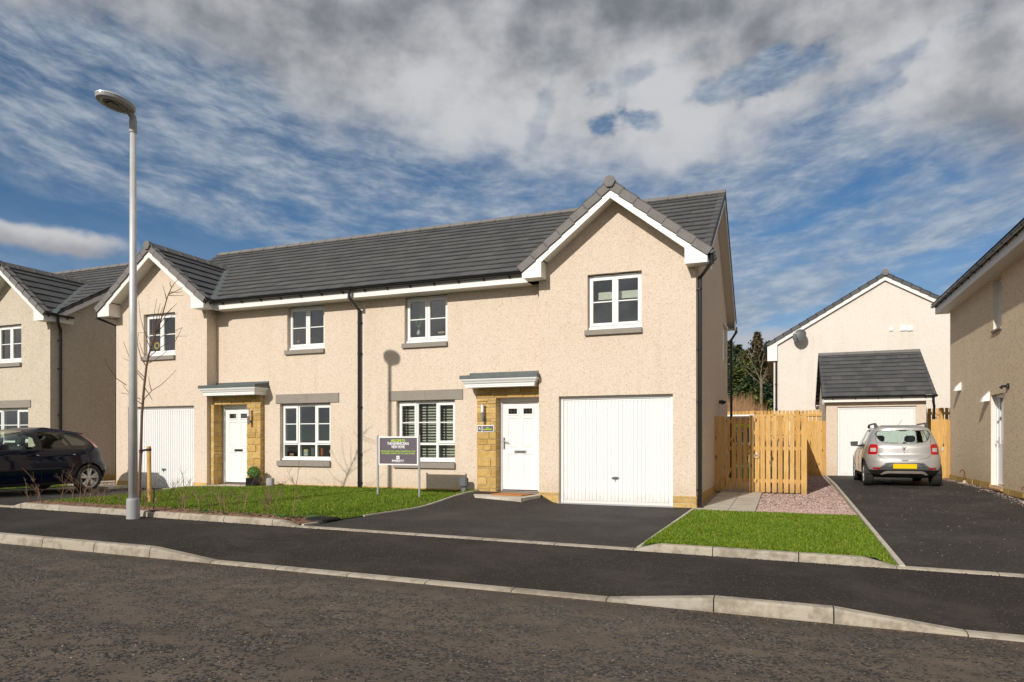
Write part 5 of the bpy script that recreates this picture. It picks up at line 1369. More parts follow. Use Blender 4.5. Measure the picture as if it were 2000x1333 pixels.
vase(818, 655, Y2 + .24, 'white vase of green sprigs in the upper window right of the long downpipe')
vase(647, 886, Y2 + .24, 'little white pot with green leaves in the corner of the left ground-floor window', leafy=False)
def block(px, py, y, w_, h, name, mat, lab, cat, extra=None):
    x, z = iY(px, py, y); T = thing(name, (x, y, z), lab, cat); mb = MB(); mb.box(x - w_ / 2, x + w_ / 2, y - .03, y + .03, z, z + h); mb.build('body', mat, T, bevel=.004)
    if extra:
        for (nm, a, b, c, d, m_) in extra: e = MB(); e.box(x - w_ / 2 + a * w_, x - w_ / 2 + b * w_, y - .033, y - .031, z + c * h, z + d * h); e.build(nm, m_, T)
    return T
block(598.5, 890.5, Y2 + .24, .115, .155, 'boxed_packet', 'pot_white', 'white packet with a yellow disc and teal band on the left ground-floor sill', 'packet', [('disc', .3, .75, .62, .98, 'yellow_ink'), ('band', .05, .95, .35, .45, 'teal_ink')])
block(612, 890.5, Y2 + .25, .10, .20, 'dark_bottle', 'meter_grey', 'dark round bottle standing behind the white packet in the left window', 'bottle')
block(620, 890.5, Y2 + .25, .04, .18, 'orange_bottle', 'orange_thing', 'orange bottle seen left of the mullion in the left ground-floor window', 'bottle')
block(629.5, 890.5, Y2 + .25, .05, .18, 'orange_bottle', 'orange_thing', 'orange bottle seen right of the mullion in the left ground-floor window', 'bottle')
block(571, 890.5, Y2 + .26, .12, .06, 'wooden_bowl', 'terracotta', 'low wooden bowl on the sill at the left of the ground-floor window', 'bowl')
block(583.5, 669, Y2 + .24, .05, .04, 'wood_ornament', 'terracotta', 'tiny wooden ornament on the upper sill left of the long downpipe', 'ornament')
block(863, 652, Y2 + .24, .17, .045, 'wood_ornament', 'terracotta', 'low wooden ornament in the right corner of the upper middle window', 'ornament')
x, z = iY(307, 676, Y1 + .22); T = MB()
for k in range(22):
    a = 2 * math.pi * k / 22; b = 2 * math.pi * (k + 1) / 22; T.tube([(x + math.cos(a) * .075, Y1 + .22, z + math.sin(a) * .075), (x + math.cos(b) * .075, Y1 + .22, z + math.sin(b) * .075)], .022, 6)
tag(T.build('yellow_wreath', 'yellow_ink', None), 'small yellow flower wreath hanging in the window of the left gable', 'wreath')

# ============================================================ STREET LAMP
lx, ly = -9.585, 8.10; lz = kl(lx) - .0
T = thing('street_lamp', (lx, ly, lz), 'tall galvanised street lamp with a flat oval head at the footpath edge', 'street lamp')
mb = MB(); mb.lathe((lx, ly, lz), [(.098, -.02), (.098, .29), (.093, .315), (.072, .325)], 28); mb.build('base_sleeve', 'grey_paint', T, smooth=False)
mb = MB(); mb.tube([(lx, ly, lz + .30), (lx, ly, lz + 3.2), (lx, ly, 6.16)], [.068, .057, .044], 24, cap=True); pole = mb.build('pole', 'galv', T, smooth=True)
for zd in (.75,):
    mb = MB(); w_ = .04
    pass
mb = MB(); mb.lathe((lx, ly, 6.12), [(.056, 0), (.056, .18), (.050, .22)], 20); mb.tube([(lx, ly, 6.30), (lx, ly, 6.36), (lx - .0, ly - .06, 6.42), (lx, ly - .14, 6.44)], [.052, .052, .05, .03], 14); mb.build('spigot', 'grey_paint', T)
hc = Vector((lx - .01, ly - .30, 6.45)); tl = .05
def oval(r1, r2, z, n_=40): return [(hc.x + r1 * math.cos(2 * math.pi * i / n_), hc.y + r2 * math.sin(2 * math.pi * i / n_), hc.z + z - tl * r2 * math.sin(2 * math.pi * i / n_) * 1.0) for i in range(n_)]
def loft(mb, rows):
    k = len(rows[0]); mb.add([p for r_ in rows for p in r_], [(i * k + j, i * k + (j + 1) % k, (i + 1) * k + (j + 1) % k, (i + 1) * k + j) for i in range(len(rows) - 1) for j in range(k)] + [tuple(range(k))[::-1], tuple((len(rows) - 1) * k + j for j in range(k))])
mb = MB(); loft(mb, [oval(.17, .26, -.032), oval(.205, .302, -.020), (oval(.211, .308, .0)), oval(.211, .308, .016)]); hd_ = mb.build('head', 'grey_paint', T, smooth=False)
mb = MB(); loft(mb, [oval(.215, .312, .024), oval(.215, .312, .042), oval(.18, .27, .066), oval(.09, .14, .078)]); mb.build('cover', 'galv', T)
mb = MB(); loft(mb, [oval(.200, .297, .015), oval(.200, .297, .025)]); mb.build('gasket', 'black_plastic', T)
mb = MB(); loft(mb, [oval(.128, .19, -.040), oval(.133, .197, -.032)]); g_ = mb.build('lens', 'dish_grey', T)
mb = MB(); mb.box(hc.x - .07, hc.x + .05, hc.y - .13, hc.y + .02, hc.z - .050, hc.z - .044); mb.build('light_unit', 'verge_grey', g_)
# ============================================================ CARS
def interp(tab, z):
    if z <= tab[0][0]: return tab[0][1]
    for (a, va), (b, vb) in zip(tab, tab[1:]):
        if z <= b:
            t = (z - a) / (b - a); return lerp(va, vb, t)
    return tab[-1][1]
def smooth_tab(tab, z, h=.025): return (interp(tab, z - h) + interp(tab, z) * 2 + interp(tab, z + h)) / 4
def in_poly(x, y, P):
    c = False; j = len(P) - 1
    for i in range(len(P)):
        if (P[i][1] > y) != (P[j][1] > y) and x < (P[j][0] - P[i][0]) * (y - P[i][1]) / (P[j][1] - P[i][1]) + P[i][0]: c = not c
        j = i
    return c
class Shell:
    """car body as a stack of rounded plan outlines; local x runs front -> rear, y across, z up from the ground"""
    def __init__(s, xf, xr, w, zs, n=8., m=2.8): s.xf, s.xr, s.w, s.zs, s.n, s.m = xf, xr, w, zs, n, m
    def P(s, z): a, b = smooth_tab(s.xf, z), smooth_tab(s.xr, z); return (a + b) / 2, (b - a) / 2, smooth_tab(s.w, z)
    def ys(s, x, z):
        c, a, w_ = s.P(z); u = min(.9999, abs((x - c) / a)); return w_ * (1 - u ** s.n) ** (1 / s.m)
    def xs(s, y, z, rear=True):
        c, a, w_ = s.P(z); v = min(.9999, abs(y / w_)); k = (1 - v ** s.m) ** (1 / s.n); return c + a * k * (1 if rear else -1)
    def outline(s, z, N_):
        c, a, w_ = s.P(z); raw = []
        for i in range(N_ * 3 + 1):
            t = 2 * math.pi * i / (N_ * 3); co, si = math.cos(t), math.sin(t)
            raw.append((c + a * math.copysign(abs(co) ** (2 / s.n), co), w_ * math.copysign(abs(si) ** (2 / s.m), si)))
        L_ = [0.]
        for p, q_ in zip(raw, raw[1:]): L_.append(L_[-1] + math.hypot(q_[0] - p[0], q_[1] - p[1]))
        out_ = []; j = 0
        for i in range(N_):
            t = L_[-1] * i / N_
            while L_[j + 1] < t: j += 1
            k = (t - L_[j]) / max(1e-9, L_[j + 1] - L_[j]); out_.append((lerp(raw[j][0], raw[j + 1][0], k), lerp(raw[j][1], raw[j + 1][1], k)))
        return out_
def make_car(T, M, sh, cls, parts, N_=460):
    """M maps local car coordinates to the world; cls(x,y,z,nx,ny) names the part each face belongs to"""
    rows = [[(x, y, z) for x, y in sh.outline(z, N_)] for z in sh.zs]
    F = {}
    for i in range(len(rows) - 1):
        for j in range(N_):
            k = (j + 1) % N_; q_ = (rows[i][j], rows[i][k], rows[i + 1][k], rows[i + 1][j])
            cx = sum(p[0] for p in q_) / 4; cy = sum(p[1] for p in q_) / 4; cz = sum(p[2] for p in q_) / 4
            tx, ty = q_[1][0] - q_[0][0], q_[1][1] - q_[0][1]; l = math.hypot(tx, ty) or 1
            nm = cls(cx, cy, cz, ty / l, -tx / l)
            if nm: F.setdefault(nm, []).append((i * N_ + j, i * N_ + k, (i + 1) * N_ + k, (i + 1) * N_ + j))
    allv = [p for r_ in rows for p in r_]; n_ = len(rows)
    F.setdefault('body', []).append(tuple((n_ - 1) * N_ + j for j in range(N_)))
    o0 = origin(T); par = {}
    for nm, fs in F.items():
        used = sorted({i for f in fs for i in f}); mp = {i: k for k, i in enumerate(used)}
        me = bpy.data.meshes.new(nm); me.from_pydata([tuple(Vector(M(*allv[i])) - o0) for i in used], [], [tuple(mp[i] for i in f) for f in fs])
        mat, pname = parts[nm]; me.materials.append(MATS[mat]); me.polygons.foreach_set('use_smooth', [True] * len(me.polygons))
        bm = bmesh.new(); bm.from_mesh(me); bmesh.ops.recalc_face_normals(bm, faces=bm.faces); bm.to_mesh(me); bm.free()
        o = bpy.data.objects.new(pname, me); COL.objects.link(o); o.parent = T; par[nm] = o
    fl = MB(); fl.add([M(*p) for p in rows[0]], [tuple(range(N_))]); fl.build('floor_pan', 'car_trim', T, fix=False)
    return par
def wheel(T, M, x, y, r, side, spokes=5, well=.36, rim=.215, wname='wheel'):
    """tyre, alloy rim and the lining of its arch"""
    def C(px, py, pz): return M(px, py, pz)
    def ring(mb, prof, n_=40):
        vs = [C(x + rr * math.cos(2 * math.pi * j / n_), y + side * h, r + rr * math.sin(2 * math.pi * j / n_)) for rr, h in prof for j in range(n_)]
        k = len(prof); mb.add(vs, [(i * n_ + j, i * n_ + (j + 1) % n_, (i + 1) * n_ + (j + 1) % n_, (i + 1) * n_ + j) for i in range(k - 1) for j in range(n_)])
    W_ = bpy.data.objects.new(wname, bpy.data.meshes.new(wname)); 
    mb = MB(); ring(mb, [(rim, .0), (rim + .01, .0), (r - .03, .008), (r - .008, -.012), (r, -.035), (r, -.165), (r - .01, -.19), (r - .04, -.205), (rim, -.205)]); ty = mb.build('wheel', 'rubber', T, smooth=False)
    mb = MB(); ring(mb, [(rim + .004, -.004), (rim - .012, -.006), (rim - .022, -.03), (rim - .03, -.19)])
    for k in range(spokes):
        for dlt in (-.10, .10):
            a0 = 2 * math.pi * k / spokes + .31; a1 = a0 + dlt * 1.9
            p0 = (x + .045 * math.cos(a0 + dlt), r + .045 * math.sin(a0 + dlt)); p1 = (x + (rim - .012) * math.cos(a1), r + (rim - .012) * math.sin(a1))
            dx_, dz_ = p1[0] - p0[0], p1[1] - p0[1]; l = math.hypot(dx_, dz_); ux, uz = -dz_ / l * .023, dx_ / l * .023
            Q_ = [C(p0[0] - ux, y - side * .02, p0[1] - uz), C(p0[0] + ux, y - side * .02, p0[1] + uz), C(p1[0] + ux, y - side * .008, p1[1] + uz), C(p1[0] - ux, y - side * .008, p1[1] - uz)]
            Q2 = [C(p0[0] - ux, y - side * .05, p0[1] - uz), C(p0[0] + ux, y - side * .05, p0[1] + uz), C(p1[0] + ux, y - side * .04, p1[1] + uz), C(p1[0] - ux, y - side * .04, p1[1] - uz)]
            mb.add(Q_ + Q2, [(0, 1, 2, 3), (4, 5, 6, 7), (0, 1, 5, 4), (1, 2, 6, 5), (2, 3, 7, 6), (3, 0, 4, 7)])
    ring(mb, [(.062, -.035), (.058, -.014), (.0, -.012)], 20); mb.build('rim', 'galv', ty)
    mb = MB(); ring(mb, [(rim - .03, -.09), (.03, -.09)]); mb.build('brake_disc', 'dark_inside', ty)
    mb = MB(); n_ = 30
    vs = [C(x + well * math.cos(math.pi * j / n_), y - side * h, r + well * math.sin(math.pi * j / n_)) for h in (.02, .30) for j in range(n_ + 1)]
    m_ = n_ + 1; fs = [(j, j + 1, m_ + j + 1, m_ + j) for j in range(n_)] + [tuple(m_ + j for j in range(n_ + 1))]; mb.add(vs, fs); mb.build('arch_liner', 'rubber', T, fix=False)
def lbox(M, x0, x1, y0, y1, z0, z1, mb):
    P = [(x0, y0, z0), (x1, y0, z0), (x1, y1, z0), (x0, y1, z0), (x0, y0, z1), (x1, y0, z1), (x1, y1, z1), (x0, y1, z1)]
    mb.add([M(*p) for p in P], [(0, 3, 2, 1), (4, 5, 6, 7), (0, 1, 5, 4), (1, 2, 6, 5), (2, 3, 7, 6), (3, 0, 4, 7)])
def seats(T, M, xs_, rear):
    for y in (-.36, .36):
        mb = MB(); x = xs_
        mb.prism([M(x, y - .24, .42), M(x + .12, y - .24, .42), M(x + .30, y - .21, 1.05), M(x + .20, y - .21, 1.08)], Vector(M(0, .46, 0)) - Vector(M(0, 0, 0)))
        mb.prism([M(x + .22, y - .13, 1.10), M(x + .32, y - .13, 1.10), M(x + .34, y - .12, 1.27), M(x + .26, y - .12, 1.28)], Vector(M(0, .25, 0)) - Vector(M(0, 0, 0)))
        mb.build('seat', 'seat_fabric', T, bevel=.03)
    mb = MB(); mb.prism([M(rear, -.58, .42), M(rear + .12, -.58, .42), M(rear + .27, -.52, .98), M(rear + .17, -.52, 1.0)], Vector(M(0, 1.1, 0)) - Vector(M(0, 0, 0))); mb.build('rear_bench', 'seat_fabric', T, bevel=.02)
    mb = MB(); lbox(M, xs_ - 1.05, xs_ - .72, -.62, .62, .72, .96, mb); mb.build('dashboard', 'seat_fabric', T, bevel=.02)
    mb = MB(); lbox(M, .45, 3.62 if rear < 2.9 else 3.85, -.60, .60, .22, .40, mb); mb.build('underbody', 'car_trim', T)
def zl(a, b, n_): return [lerp(a, b, i / n_) for i in range(n_)]

# ---------------------------------------------------------------- silver hatchback, seen from behind
scx, syr = 2.715, 19.30; sg = z_rdrive(2.7, 19.9) + .0
T = thing('silver_car', (scx, syr + 2, sg), 'silver raised hatchback parked tail out on the right driveway before the small garage', 'car')
sL = 4.08
def Ms(x, y, z): return (scx + y, syr + (sL - x), sg + z)
sh = Shell([(.2, .18), (.45, .0), (.7, .04), (.82, .2), (.93, .75), (1.0, 1.05), (1.2, 1.42), (1.4, 1.80), (1.48, 2.0), (1.52, 2.2), (1.535, 2.5)],
           [(.2, 3.72), (.30, 3.93), (.42, 4.05), (.50, 4.08), (.66, 4.07), (.74, 4.03), (.80, 3.985), (.98, 3.97), (1.06, 3.93), (1.10, 3.88), (1.38, 3.70), (1.42, 3.70), (1.45, 3.70), (1.475, 3.66), (1.50, 3.50), (1.52, 3.30), (1.535, 3.05)],
           [(.2, .80), (.32, .855), (.55, .868), (.72, .865), (.82, .85), (.98, .815), (1.05, .79), (1.12, .765), (1.38, .665), (1.44, .62), (1.48, .56), (1.51, .49), (1.535, .40)],
           zl(.22, 1.44, 104) + zl(1.44, 1.536, 14) + [1.5365], n=9., m=3.0)
RW = [(.0, 1.390), (.40, 1.385), (.53, 1.372), (.565, 1.345), (.575, 1.29), (.545, 1.20), (.50, 1.14), (.42, 1.105), (.25, 1.085), (0, 1.080)]
RWp = [(a, b) for a, b in RW] + [(-a, b) for a, b in RW[::-1]]
SW = [[(1.62, 1.02), (2.32, 1.03), (2.34, 1.40), (2.05, 1.39)], [(2.42, 1.03), (3.08, 1.05), (3.18, 1.20), (3.12, 1.36), (2.44, 1.40)]]
TL = [(.575, .83), (.60, .80), (.90, .795), (.95, 1.06), (.62, 1.05), (.565, 1.03)]
def cls_s(x, y, z, nx, ny):
    ay = abs(y)
    for wx in (.82, 3.41):
        d = math.hypot(x - wx, z - .315)
        if abs(ny) > .45 and d < .36: return None
        if abs(ny) > .40 and d < .405: return 'arch'
    if nx > .35 and in_poly(y, z, RWp): return 'rear_window'
    if nx > .3 and in_poly(y, z, [(a * 1.035, (b - 1.235) * 1.07 + 1.235) for a, b in RWp]): return 'rubber'
    if nx < -.2 and 1.0 < z < 1.44 and ay < smooth_tab(sh.w, z) - .10: return 'windscreen'
    if ny > .5 and any(in_poly(x, z, P) for P in SW): return 'win_r'
    if ny < -.5 and any(in_poly(x, z, P) for P in SW): return 'win_l'
    if abs(ny) > .5 and 1.0 < z < 1.42 and 1.5 < x < 3.2: return 'rubber'
    if x > 3.72 and in_poly(ay, z, TL): 
        k = 'lamp_l' if y < 0 else 'lamp_r'
        if .865 < z < .96 and .61 < ay < .725: return 'clear_l' if y < 0 else 'clear_r'
        return k
    if x > 3.5 and .43 < z < .475 and .52 < ay < .68 and nx > .3: return 'ref_l' if y < 0 else 'ref_r'
    if nx > .3 and .42 < z < .60 and ay < .60 - (z - .42) * 1.1: return 'plate_recess'
    if x > 3.6 and z < .415: return 'skirt'
    if z < .33: return 'skirt'
    return 'body'
PS = dict(body=('paint_silver', 'body'), arch=('car_trim', 'arch_trim'), rear_window=('car_glass', 'rear_window'), rubber=('rubber', 'window_seal'), windscreen=('car_glass', 'windscreen'), win_r=('car_glass', 'side_window'), win_l=('car_glass', 'side_window'),
          lamp_l=('red_lens', 'tail_light'), lamp_r=('red_lens', 'tail_light'), clear_l=('clear_lens', 'reversing_light'), clear_r=('clear_lens', 'reversing_light'), ref_l=('red_lens', 'reflector'), ref_r=('red_lens', 'reflector'),
          plate_recess=('dish_grey', 'plate_recess'), skirt=('car_trim', 'bumper_skirt'))
pc = make_car(T, Ms, sh, cls_s, PS)
for x in (.82, 3.41):
    for s in (-1, 1): wheel(T, Ms, x, s * .845, .315, s)
seats(T, Ms, 2.0, 2.85)
def Rs(y, z, o=.0): return Ms(sh.xs(y, z) + o, y, z)
mb = MB(); mb.add([Rs(-.255, .455, .006), Rs(.255, .455, .006), Rs(.255, .570, .006), Rs(-.255, .570, .006)] + [Rs(-.255, .455, .018), Rs(.255, .455, .018), Rs(.255, .570, .018), Rs(-.255, .570, .018)], [(0, 3, 2, 1), (4, 5, 6, 7), (0, 1, 5, 4), (1, 2, 6, 5), (2, 3, 7, 6), (3, 0, 4, 7)])
mb.build('number_plate', 'plate_yellow', T, bevel=.004)
mb = MB()      # hatch shut line
ln = [(-.57, .80), (-.53, .745), (-.46, .705), (-.38, .69), (0, .685), (.38, .69), (.46, .705), (.53, .745), (.57, .80)]
mb.tube([Rs(a, b, .002) for a, b in ln], .0045, 6); mb.tube([Rs(-.575, 1.05, .002), Rs(-.60, 1.16, .002), Rs(-.60, 1.33, .002)], .004, 6); mb.tube([Rs(.575, 1.05, .002), Rs(.60, 1.16, .002), Rs(.60, 1.33, .002)], .004, 6)
mb.tube([Rs(-.44, .475, .002), Rs(-.38, .55, .002), Rs(-.29, .592, .002), Rs(.29, .592, .002), Rs(.38, .55, .002), Rs(.44, .475, .002)], .006, 6); mb.build('shut_line', 'rubber', T)
mb = MB()      # silver skid bar in the dark skirt
top = [(-.52, .30), (-.44, .375), (-.36, .395), (0, .40), (.36, .395), (.44, .375), (.52, .30)]; bot = [(-.49, .29), (-.40, .34), (-.34, .345), (-.30, .33), (-.07, .33), (0, .33), (.07, .33)]
P1 = [Rs(a, b, .010) for a, b in top]; P2 = [Rs(a, b, .010) for a, b in [(-.47, .29), (-.40, .325), (-.33, .335), (0, .335), (.33, .335), (.40, .325), (.47, .29)]]
mb.add(P1 + P2, [(i, i + 1, 7 + i + 1, 7 + i) for i in range(6)]); mb.build('skid_bar', 'clear_lens', T, fix=False)
mb = MB(); mb.tube([Rs(-.07, .672, .004), Rs(-.06, .655, .010), Rs(.06, .655, .010), Rs(.07, .672, .004)], .009, 6); mb.tube([Rs(-.0, .845, -.0), Rs(-.0, .845, .008)], .013, 8); mb.build('tailgate_lock', 'chrome', T)
mb = MB(); mb.add([Rs(a, b, .008) for a, b in ((-.055, .985), (-.05, .99), (.05, .99), (.055, .985), (.04, .92), (.02, .898), (-.02, .898), (-.04, .92))], [tuple(range(8))]); em = mb.build('emblem', 'chrome', T, fix=False)
mb = MB(); mb.add([Rs(a, b, .010) for a, b in ((-.026, .955), (.026, .955), (.02, .925), (0, .912), (-.02, .925))], [tuple(range(5))]); mb.build('emblem_mark', 'dish_grey', em, fix=False)
mb = MB()      # small raised lettering, unreadable at this distance in the photograph too
for i, w_ in enumerate((.020, .012, .012, .012, .012, .012, .014, 0, .012, .012, .012)):
    if w_: x_ = -.50 + i * .020; mb.add([Rs(x_, .945, .005), Rs(x_ + w_, .945, .005), Rs(x_ + w_, .962, .005), Rs(x_, .962, .005)], [(0, 1, 2, 3)])
mb.build('badge', 'chrome', T, fix=False)
mb = MB(); mb.tube([Rs(-.0, 1.095, .02), Rs(.14, 1.115, .03), Rs(.30, 1.12, .03)], [.010, .007, .004], 6); mb.tube([Rs(0, 1.08, 0), Rs(0, 1.095, .03)], .022, 8); mb.build('wiper', 'rubber', T)
mb = MB(); mb.add([Rs(-.09, 1.392, .010), Rs(.09, 1.392, .010), Rs(.075, 1.372, .010), Rs(-.075, 1.372, .010)], [(0, 1, 2, 3)]); mb.build('brake_light', 'red_lens', T, fix=False)
for s in (-1, 1):
    mb = MB(); pts = [Ms(1.9, s * .57, 1.50), Ms(2.0, s * .575, 1.55), Ms(2.2, s * .575, 1.57), Ms(3.1, s * .57, 1.575), Ms(3.30, s * .565, 1.56), Ms(3.44, s * .56, 1.49)]
    mb.tube(pts, [.034, .032, .022, .022, .034, .046], 10); mb.build('roof_rail', 'dish_grey', T, smooth=False)
    mb = MB(); y0 = sh.ys(1.75, 1.02); mb.tube([Ms(1.72, s * (y0 - .02), 1.0), Ms(1.74, s * (y0 + .08), 1.02)], .02, 8)
    mb.prism([Ms(1.66, s * (y0 + .03), .985), Ms(1.66, s * (y0 + .20), .995), Ms(1.68, s * (y0 + .215), 1.115), Ms(1.70, s * (y0 + .03), 1.13)], Vector(Ms(.10, 0, 0)) - Vector(Ms(0, 0, 0))); mb.build('door_mirror', 'dish_grey', T, bevel=.018)
    mb = MB()
    for xx in (1.42, 2.38, 3.17): mb.tube([Ms(xx, s * (sh.ys(xx, z) + .002), z) for z in (.36, .5, .7, .85, 1.0)], .004, 5)
    mb.build('door_line', 'rubber', T)
    for xx in (2.16, 3.0): mb = MB(); mb.tube([Ms(xx, s * (sh.ys(xx, .93) + .025), .93), Ms(xx + .16, s * (sh.ys(xx, .93) + .025), .935)], .012, 6); mb.build('door_handle', 'dish_grey', T)
mb = MB(); mb.tube([Ms(2.9, .0, 1.53), Ms(3.05, .07, 1.66)], .004, 5); mb.build('aerial', 'rubber', T)

# ---------------------------------------------------------------- dark blue hatchback at the left edge
bcy, byf = -16.06, 8.07; bg_ = z_ldrive(-15.5, 11.0) + .006
T = thing('blue_car', (bcy, byf + 2, bg_), 'dark blue hatchback on the left driveway, cut off by the left edge of the photo', 'car')
def Mb(x, y, z): return (bcy + y, byf + x, bg_ + z)
sb_ = Shell([(.2, .16), (.45, .0), (.65, .03), (.78, .2), (.90, .75), (.98, 1.05), (1.15, 1.55), (1.3, 2.0), (1.40, 2.30), (1.46, 2.5), (1.485, 2.75)],
            [(.18, 4.22), (.30, 4.28), (.48, 4.34), (.60, 4.34), (.66, 4.31), (.72, 4.235), (.90, 4.20), (1.02, 4.14), (1.10, 4.06), (1.20, 3.93), (1.30, 3.76), (1.345, 3.70), (1.38, 3.62), (1.42, 3.35), (1.455, 3.10), (1.485, 2.85)],
            [(.18, .84), (.30, .90), (.55, .918), (.75, .915), (.88, .895), (.97, .86), (1.02, .835), (1.2, .755), (1.34, .685), (1.40, .63), (1.44, .56), (1.47, .48), (1.485, .40)],
            zl(.20, 1.40, 104) + zl(1.40, 1.486, 14) + [1.4865], n=7., m=2.8)
def arc(xa, xb, z): return z
BW = [[(1.22, .985), (2.36, 1.005), (2.33, 1.395), (2.0, 1.37), (1.75, 1.30), (1.45, 1.13)],
      [(2.50, 1.01), (3.16, 1.02), (3.06, 1.22), (2.92, 1.345), (2.75, 1.385), (2.47, 1.395)],
      [(3.24, 1.03), (3.42, 1.045), (3.55, 1.10), (3.57, 1.14), (3.40, 1.23), (3.12, 1.315), (3.06, 1.31)]]
BT = [(1.10, .955), (3.5, .985), (3.66, 1.09), (3.64, 1.17), (3.3, 1.31), (3.0, 1.39), (2.4, 1.42), (2.0, 1.41), (1.7, 1.32), (1.35, 1.11)]
def cls_b(x, y, z, nx, ny):
    ay = abs(y)
    for wx in (.93, 3.58):
        if abs(ny) > .40 and math.hypot(x - wx, z - .318) < .365: return None
    if abs(ny) > .45:
        for i, P in enumerate(BW):
            if in_poly(x, z, P): return ('w%d' % i) + ('r' if y > 0 else 'l')
        if in_poly(x, z, BT): return 'trim'
    if nx < -.2 and .98 < z < 1.41 and ay < smooth_tab(sb_.w, z) - .09: return 'windscreen'
    xr_ = smooth_tab(sb_.xr, z)
    if 1.03 < z < 1.37 and ay > smooth_tab(sb_.w, z) * .70 and x > 3.3:
        e = math.hypot(0, 0); k = (ay / smooth_tab(sb_.w, z))
        if k < .93: return 'lamp_r' if y > 0 else 'lamp_l'
    if nx > .3 and 1.08 < z < 1.34 and ay < .52: return 'rear_window'
    if z < .27: return 'sill'
    return 'body'
PB = dict(body=('paint_navy', 'body'), trim=('black_plastic', 'window_trim'), windscreen=('car_glass', 'windscreen'), rear_window=('car_glass_dark', 'rear_window'), lamp_l=('red_lens', 'tail_light'), lamp_r=('red_lens', 'tail_light'), sill=('car_trim', 'side_skirt'))
for i in range(3):
    for s in 'rl': PB['w%d%s' % (i, s)] = ('car_glass', 'side_window')
make_car(T, Mb, sb_, cls_b, PB, 500)
for x in (.93, 3.58):
    for s in (-1, 1): wheel(T, Mb, x, s * .895, .318, s, well=.37, rim=.222)
seats(T, Mb, 2.05, 3.0)
def Sb(x, z, o=.0, s=1): return Mb(x, s * (sb_.ys(x, z) + o), z)
for s in (1, -1):
    mb = MB(); mb.tube([Sb(2.43, z, .001, s) for z in (.30, .5, .7, .85, .98)], .004, 5); mb.tube([Sb(1.30, z, .001, s) for z in (.30, .5, .7, .85, .95)], .004, 5)
    mb.tube([Sb(x, z, .001, s) for x, z in ((3.22, 1.0), (3.20, .85), (3.13, .62), (3.08, .45), (3.06, .30))], .004, 5); mb.tube([Sb(x, z, .001, s) for x, z in ((3.94, .69), (4.0, .70), (4.08, .72))], .004, 5)
    mb.build('door_line', 'rubber', T)
    mb = MB(); mb.tube([Sb(x, .545 + .010 * (x - 1.3), .006, s) for x in (1.34, 1.9, 2.40)], .011, 6); mb.tube([Sb(x, .555 + .010 * (x - 2.4), .006, s) for x in (2.46, 2.8, 3.08)], .011, 6); mb.build('rub_strip', 'paint_navy', T)
    for xx in (2.13, 2.97):
        mb = MB(); mb.tube([Sb(xx, .855, .012, s), Sb(xx + .05, .862, .034, s), Sb(xx + .20, .868, .034, s), Sb(xx + .23, .866, .012, s)], [.014, .013, .013, .012], 8); mb.build('door_handle', 'paint_navy', T)
        mb = MB(); mb.tube([Sb(xx + .16, .868, .040, s), Sb(xx + .225, .868, .036, s)], .012, 8); mb.build('handle_trim', 'chrome', T)
    mb = MB(); y0 = sb_.ys(1.50, 1.0); mb.tube([Mb(1.48, s * (y0 - .02), .985), Mb(1.52, s * (y0 + .07), 1.0)], .022, 8)
    mb.prism([Mb(1.46, s * (y0 + .05), .985), Mb(1.46, s * (y0 + .23), .99), Mb(1.50, s * (y0 + .235), 1.10), Mb(1.52, s * (y0 + .07), 1.115)], Vector(Mb(.15, 0, 0)) - Vector(Mb(0, 0, 0))); mb.build('door_mirror', 'paint_navy', T, bevel=.022)
mb = MB(); mb.prism([Mb(3.40, -.50, 1.412), Mb(3.72, -.46, 1.36), Mb(3.74, -.46, 1.345), Mb(3.55, -.5, 1.36)], Vector(Mb(0, .95, 0)) - Vector(Mb(0, 0, 0))); mb.build('spoiler', 'paint_navy', T, bevel=.008)
# ============================================================ VEGETATION AND LOOSE STUFF
def quick(name, vs, fs, mat, parent=None, kind=None, smooth=False):
    me = bpy.data.meshes.new(name); o0 = origin(parent) if parent is not None else Vector((0, 0, 0))
    if parent is not None: vs = [(v[0] - o0.x, v[1] - o0.y, v[2] - o0.z) for v in vs]
    me.from_pydata(vs, [], fs)
    me.materials.append(MATS[mat]); o = bpy.data.objects.new(name, me); COL.objects.link(o)
    if parent is not None: o.parent = parent
    if kind: o['kind'] = kind
    return o
def blades(name, n_, place, mat, h=(.022, .05), w_=.0035, rng=None, lab=''):
    vs = []; fs = []
    for i in range(n_):
        x, y, z, k = place(rng)
        hh = rng.uniform(*h) * k; a = rng.uniform(0, 6.283); l = rng.uniform(.2, .9) * hh; b = rng.uniform(0, 6.283); ca, sa = math.cos(a) * w_, math.sin(a) * w_
        lx_, ly_ = math.cos(b) * l, math.sin(b) * l; o = len(vs)
        vs += [(x - ca, y - sa, z - .004), (x + ca, y + sa, z - .004), (x + ca * .8 + lx_ * .35, y + sa * .8 + ly_ * .35, z + hh * .6), (x - ca * .8 + lx_ * .35, y - sa * .8 + ly_ * .35, z + hh * .6), (x + lx_, y + ly_, z + hh)]
        fs += [(o, o + 1, o + 2, o + 3), (o + 3, o + 2, o + 4)]
    o = quick(name, vs, fs, mat, kind='stuff'); tag(o, lab, 'grass'); return o
rng = random.Random(41)
def pl1(r_):
    while True:
        y = lerp(8.49, 13.80, r_.random() ** 1.15); a, b = lawn_l(y) + .02, edge_l(y) - .015; x = r_.uniform(-13.3, -6.1)
        if a < x < b:
            if y < 8.86 + .06 * math.sin(x * 7) and not (y > 8.80 and r_.random() < .3): continue            # mulch strip
            if -7.03 < x < -6.48 and 8.76 < y < 9.26: continue
            k = 1. + .35 * mnoise.noise((x * .8, y * .8, 0)); return x, y, z_lawn(x, y), k * (1.25 if y > 13.6 else 1)
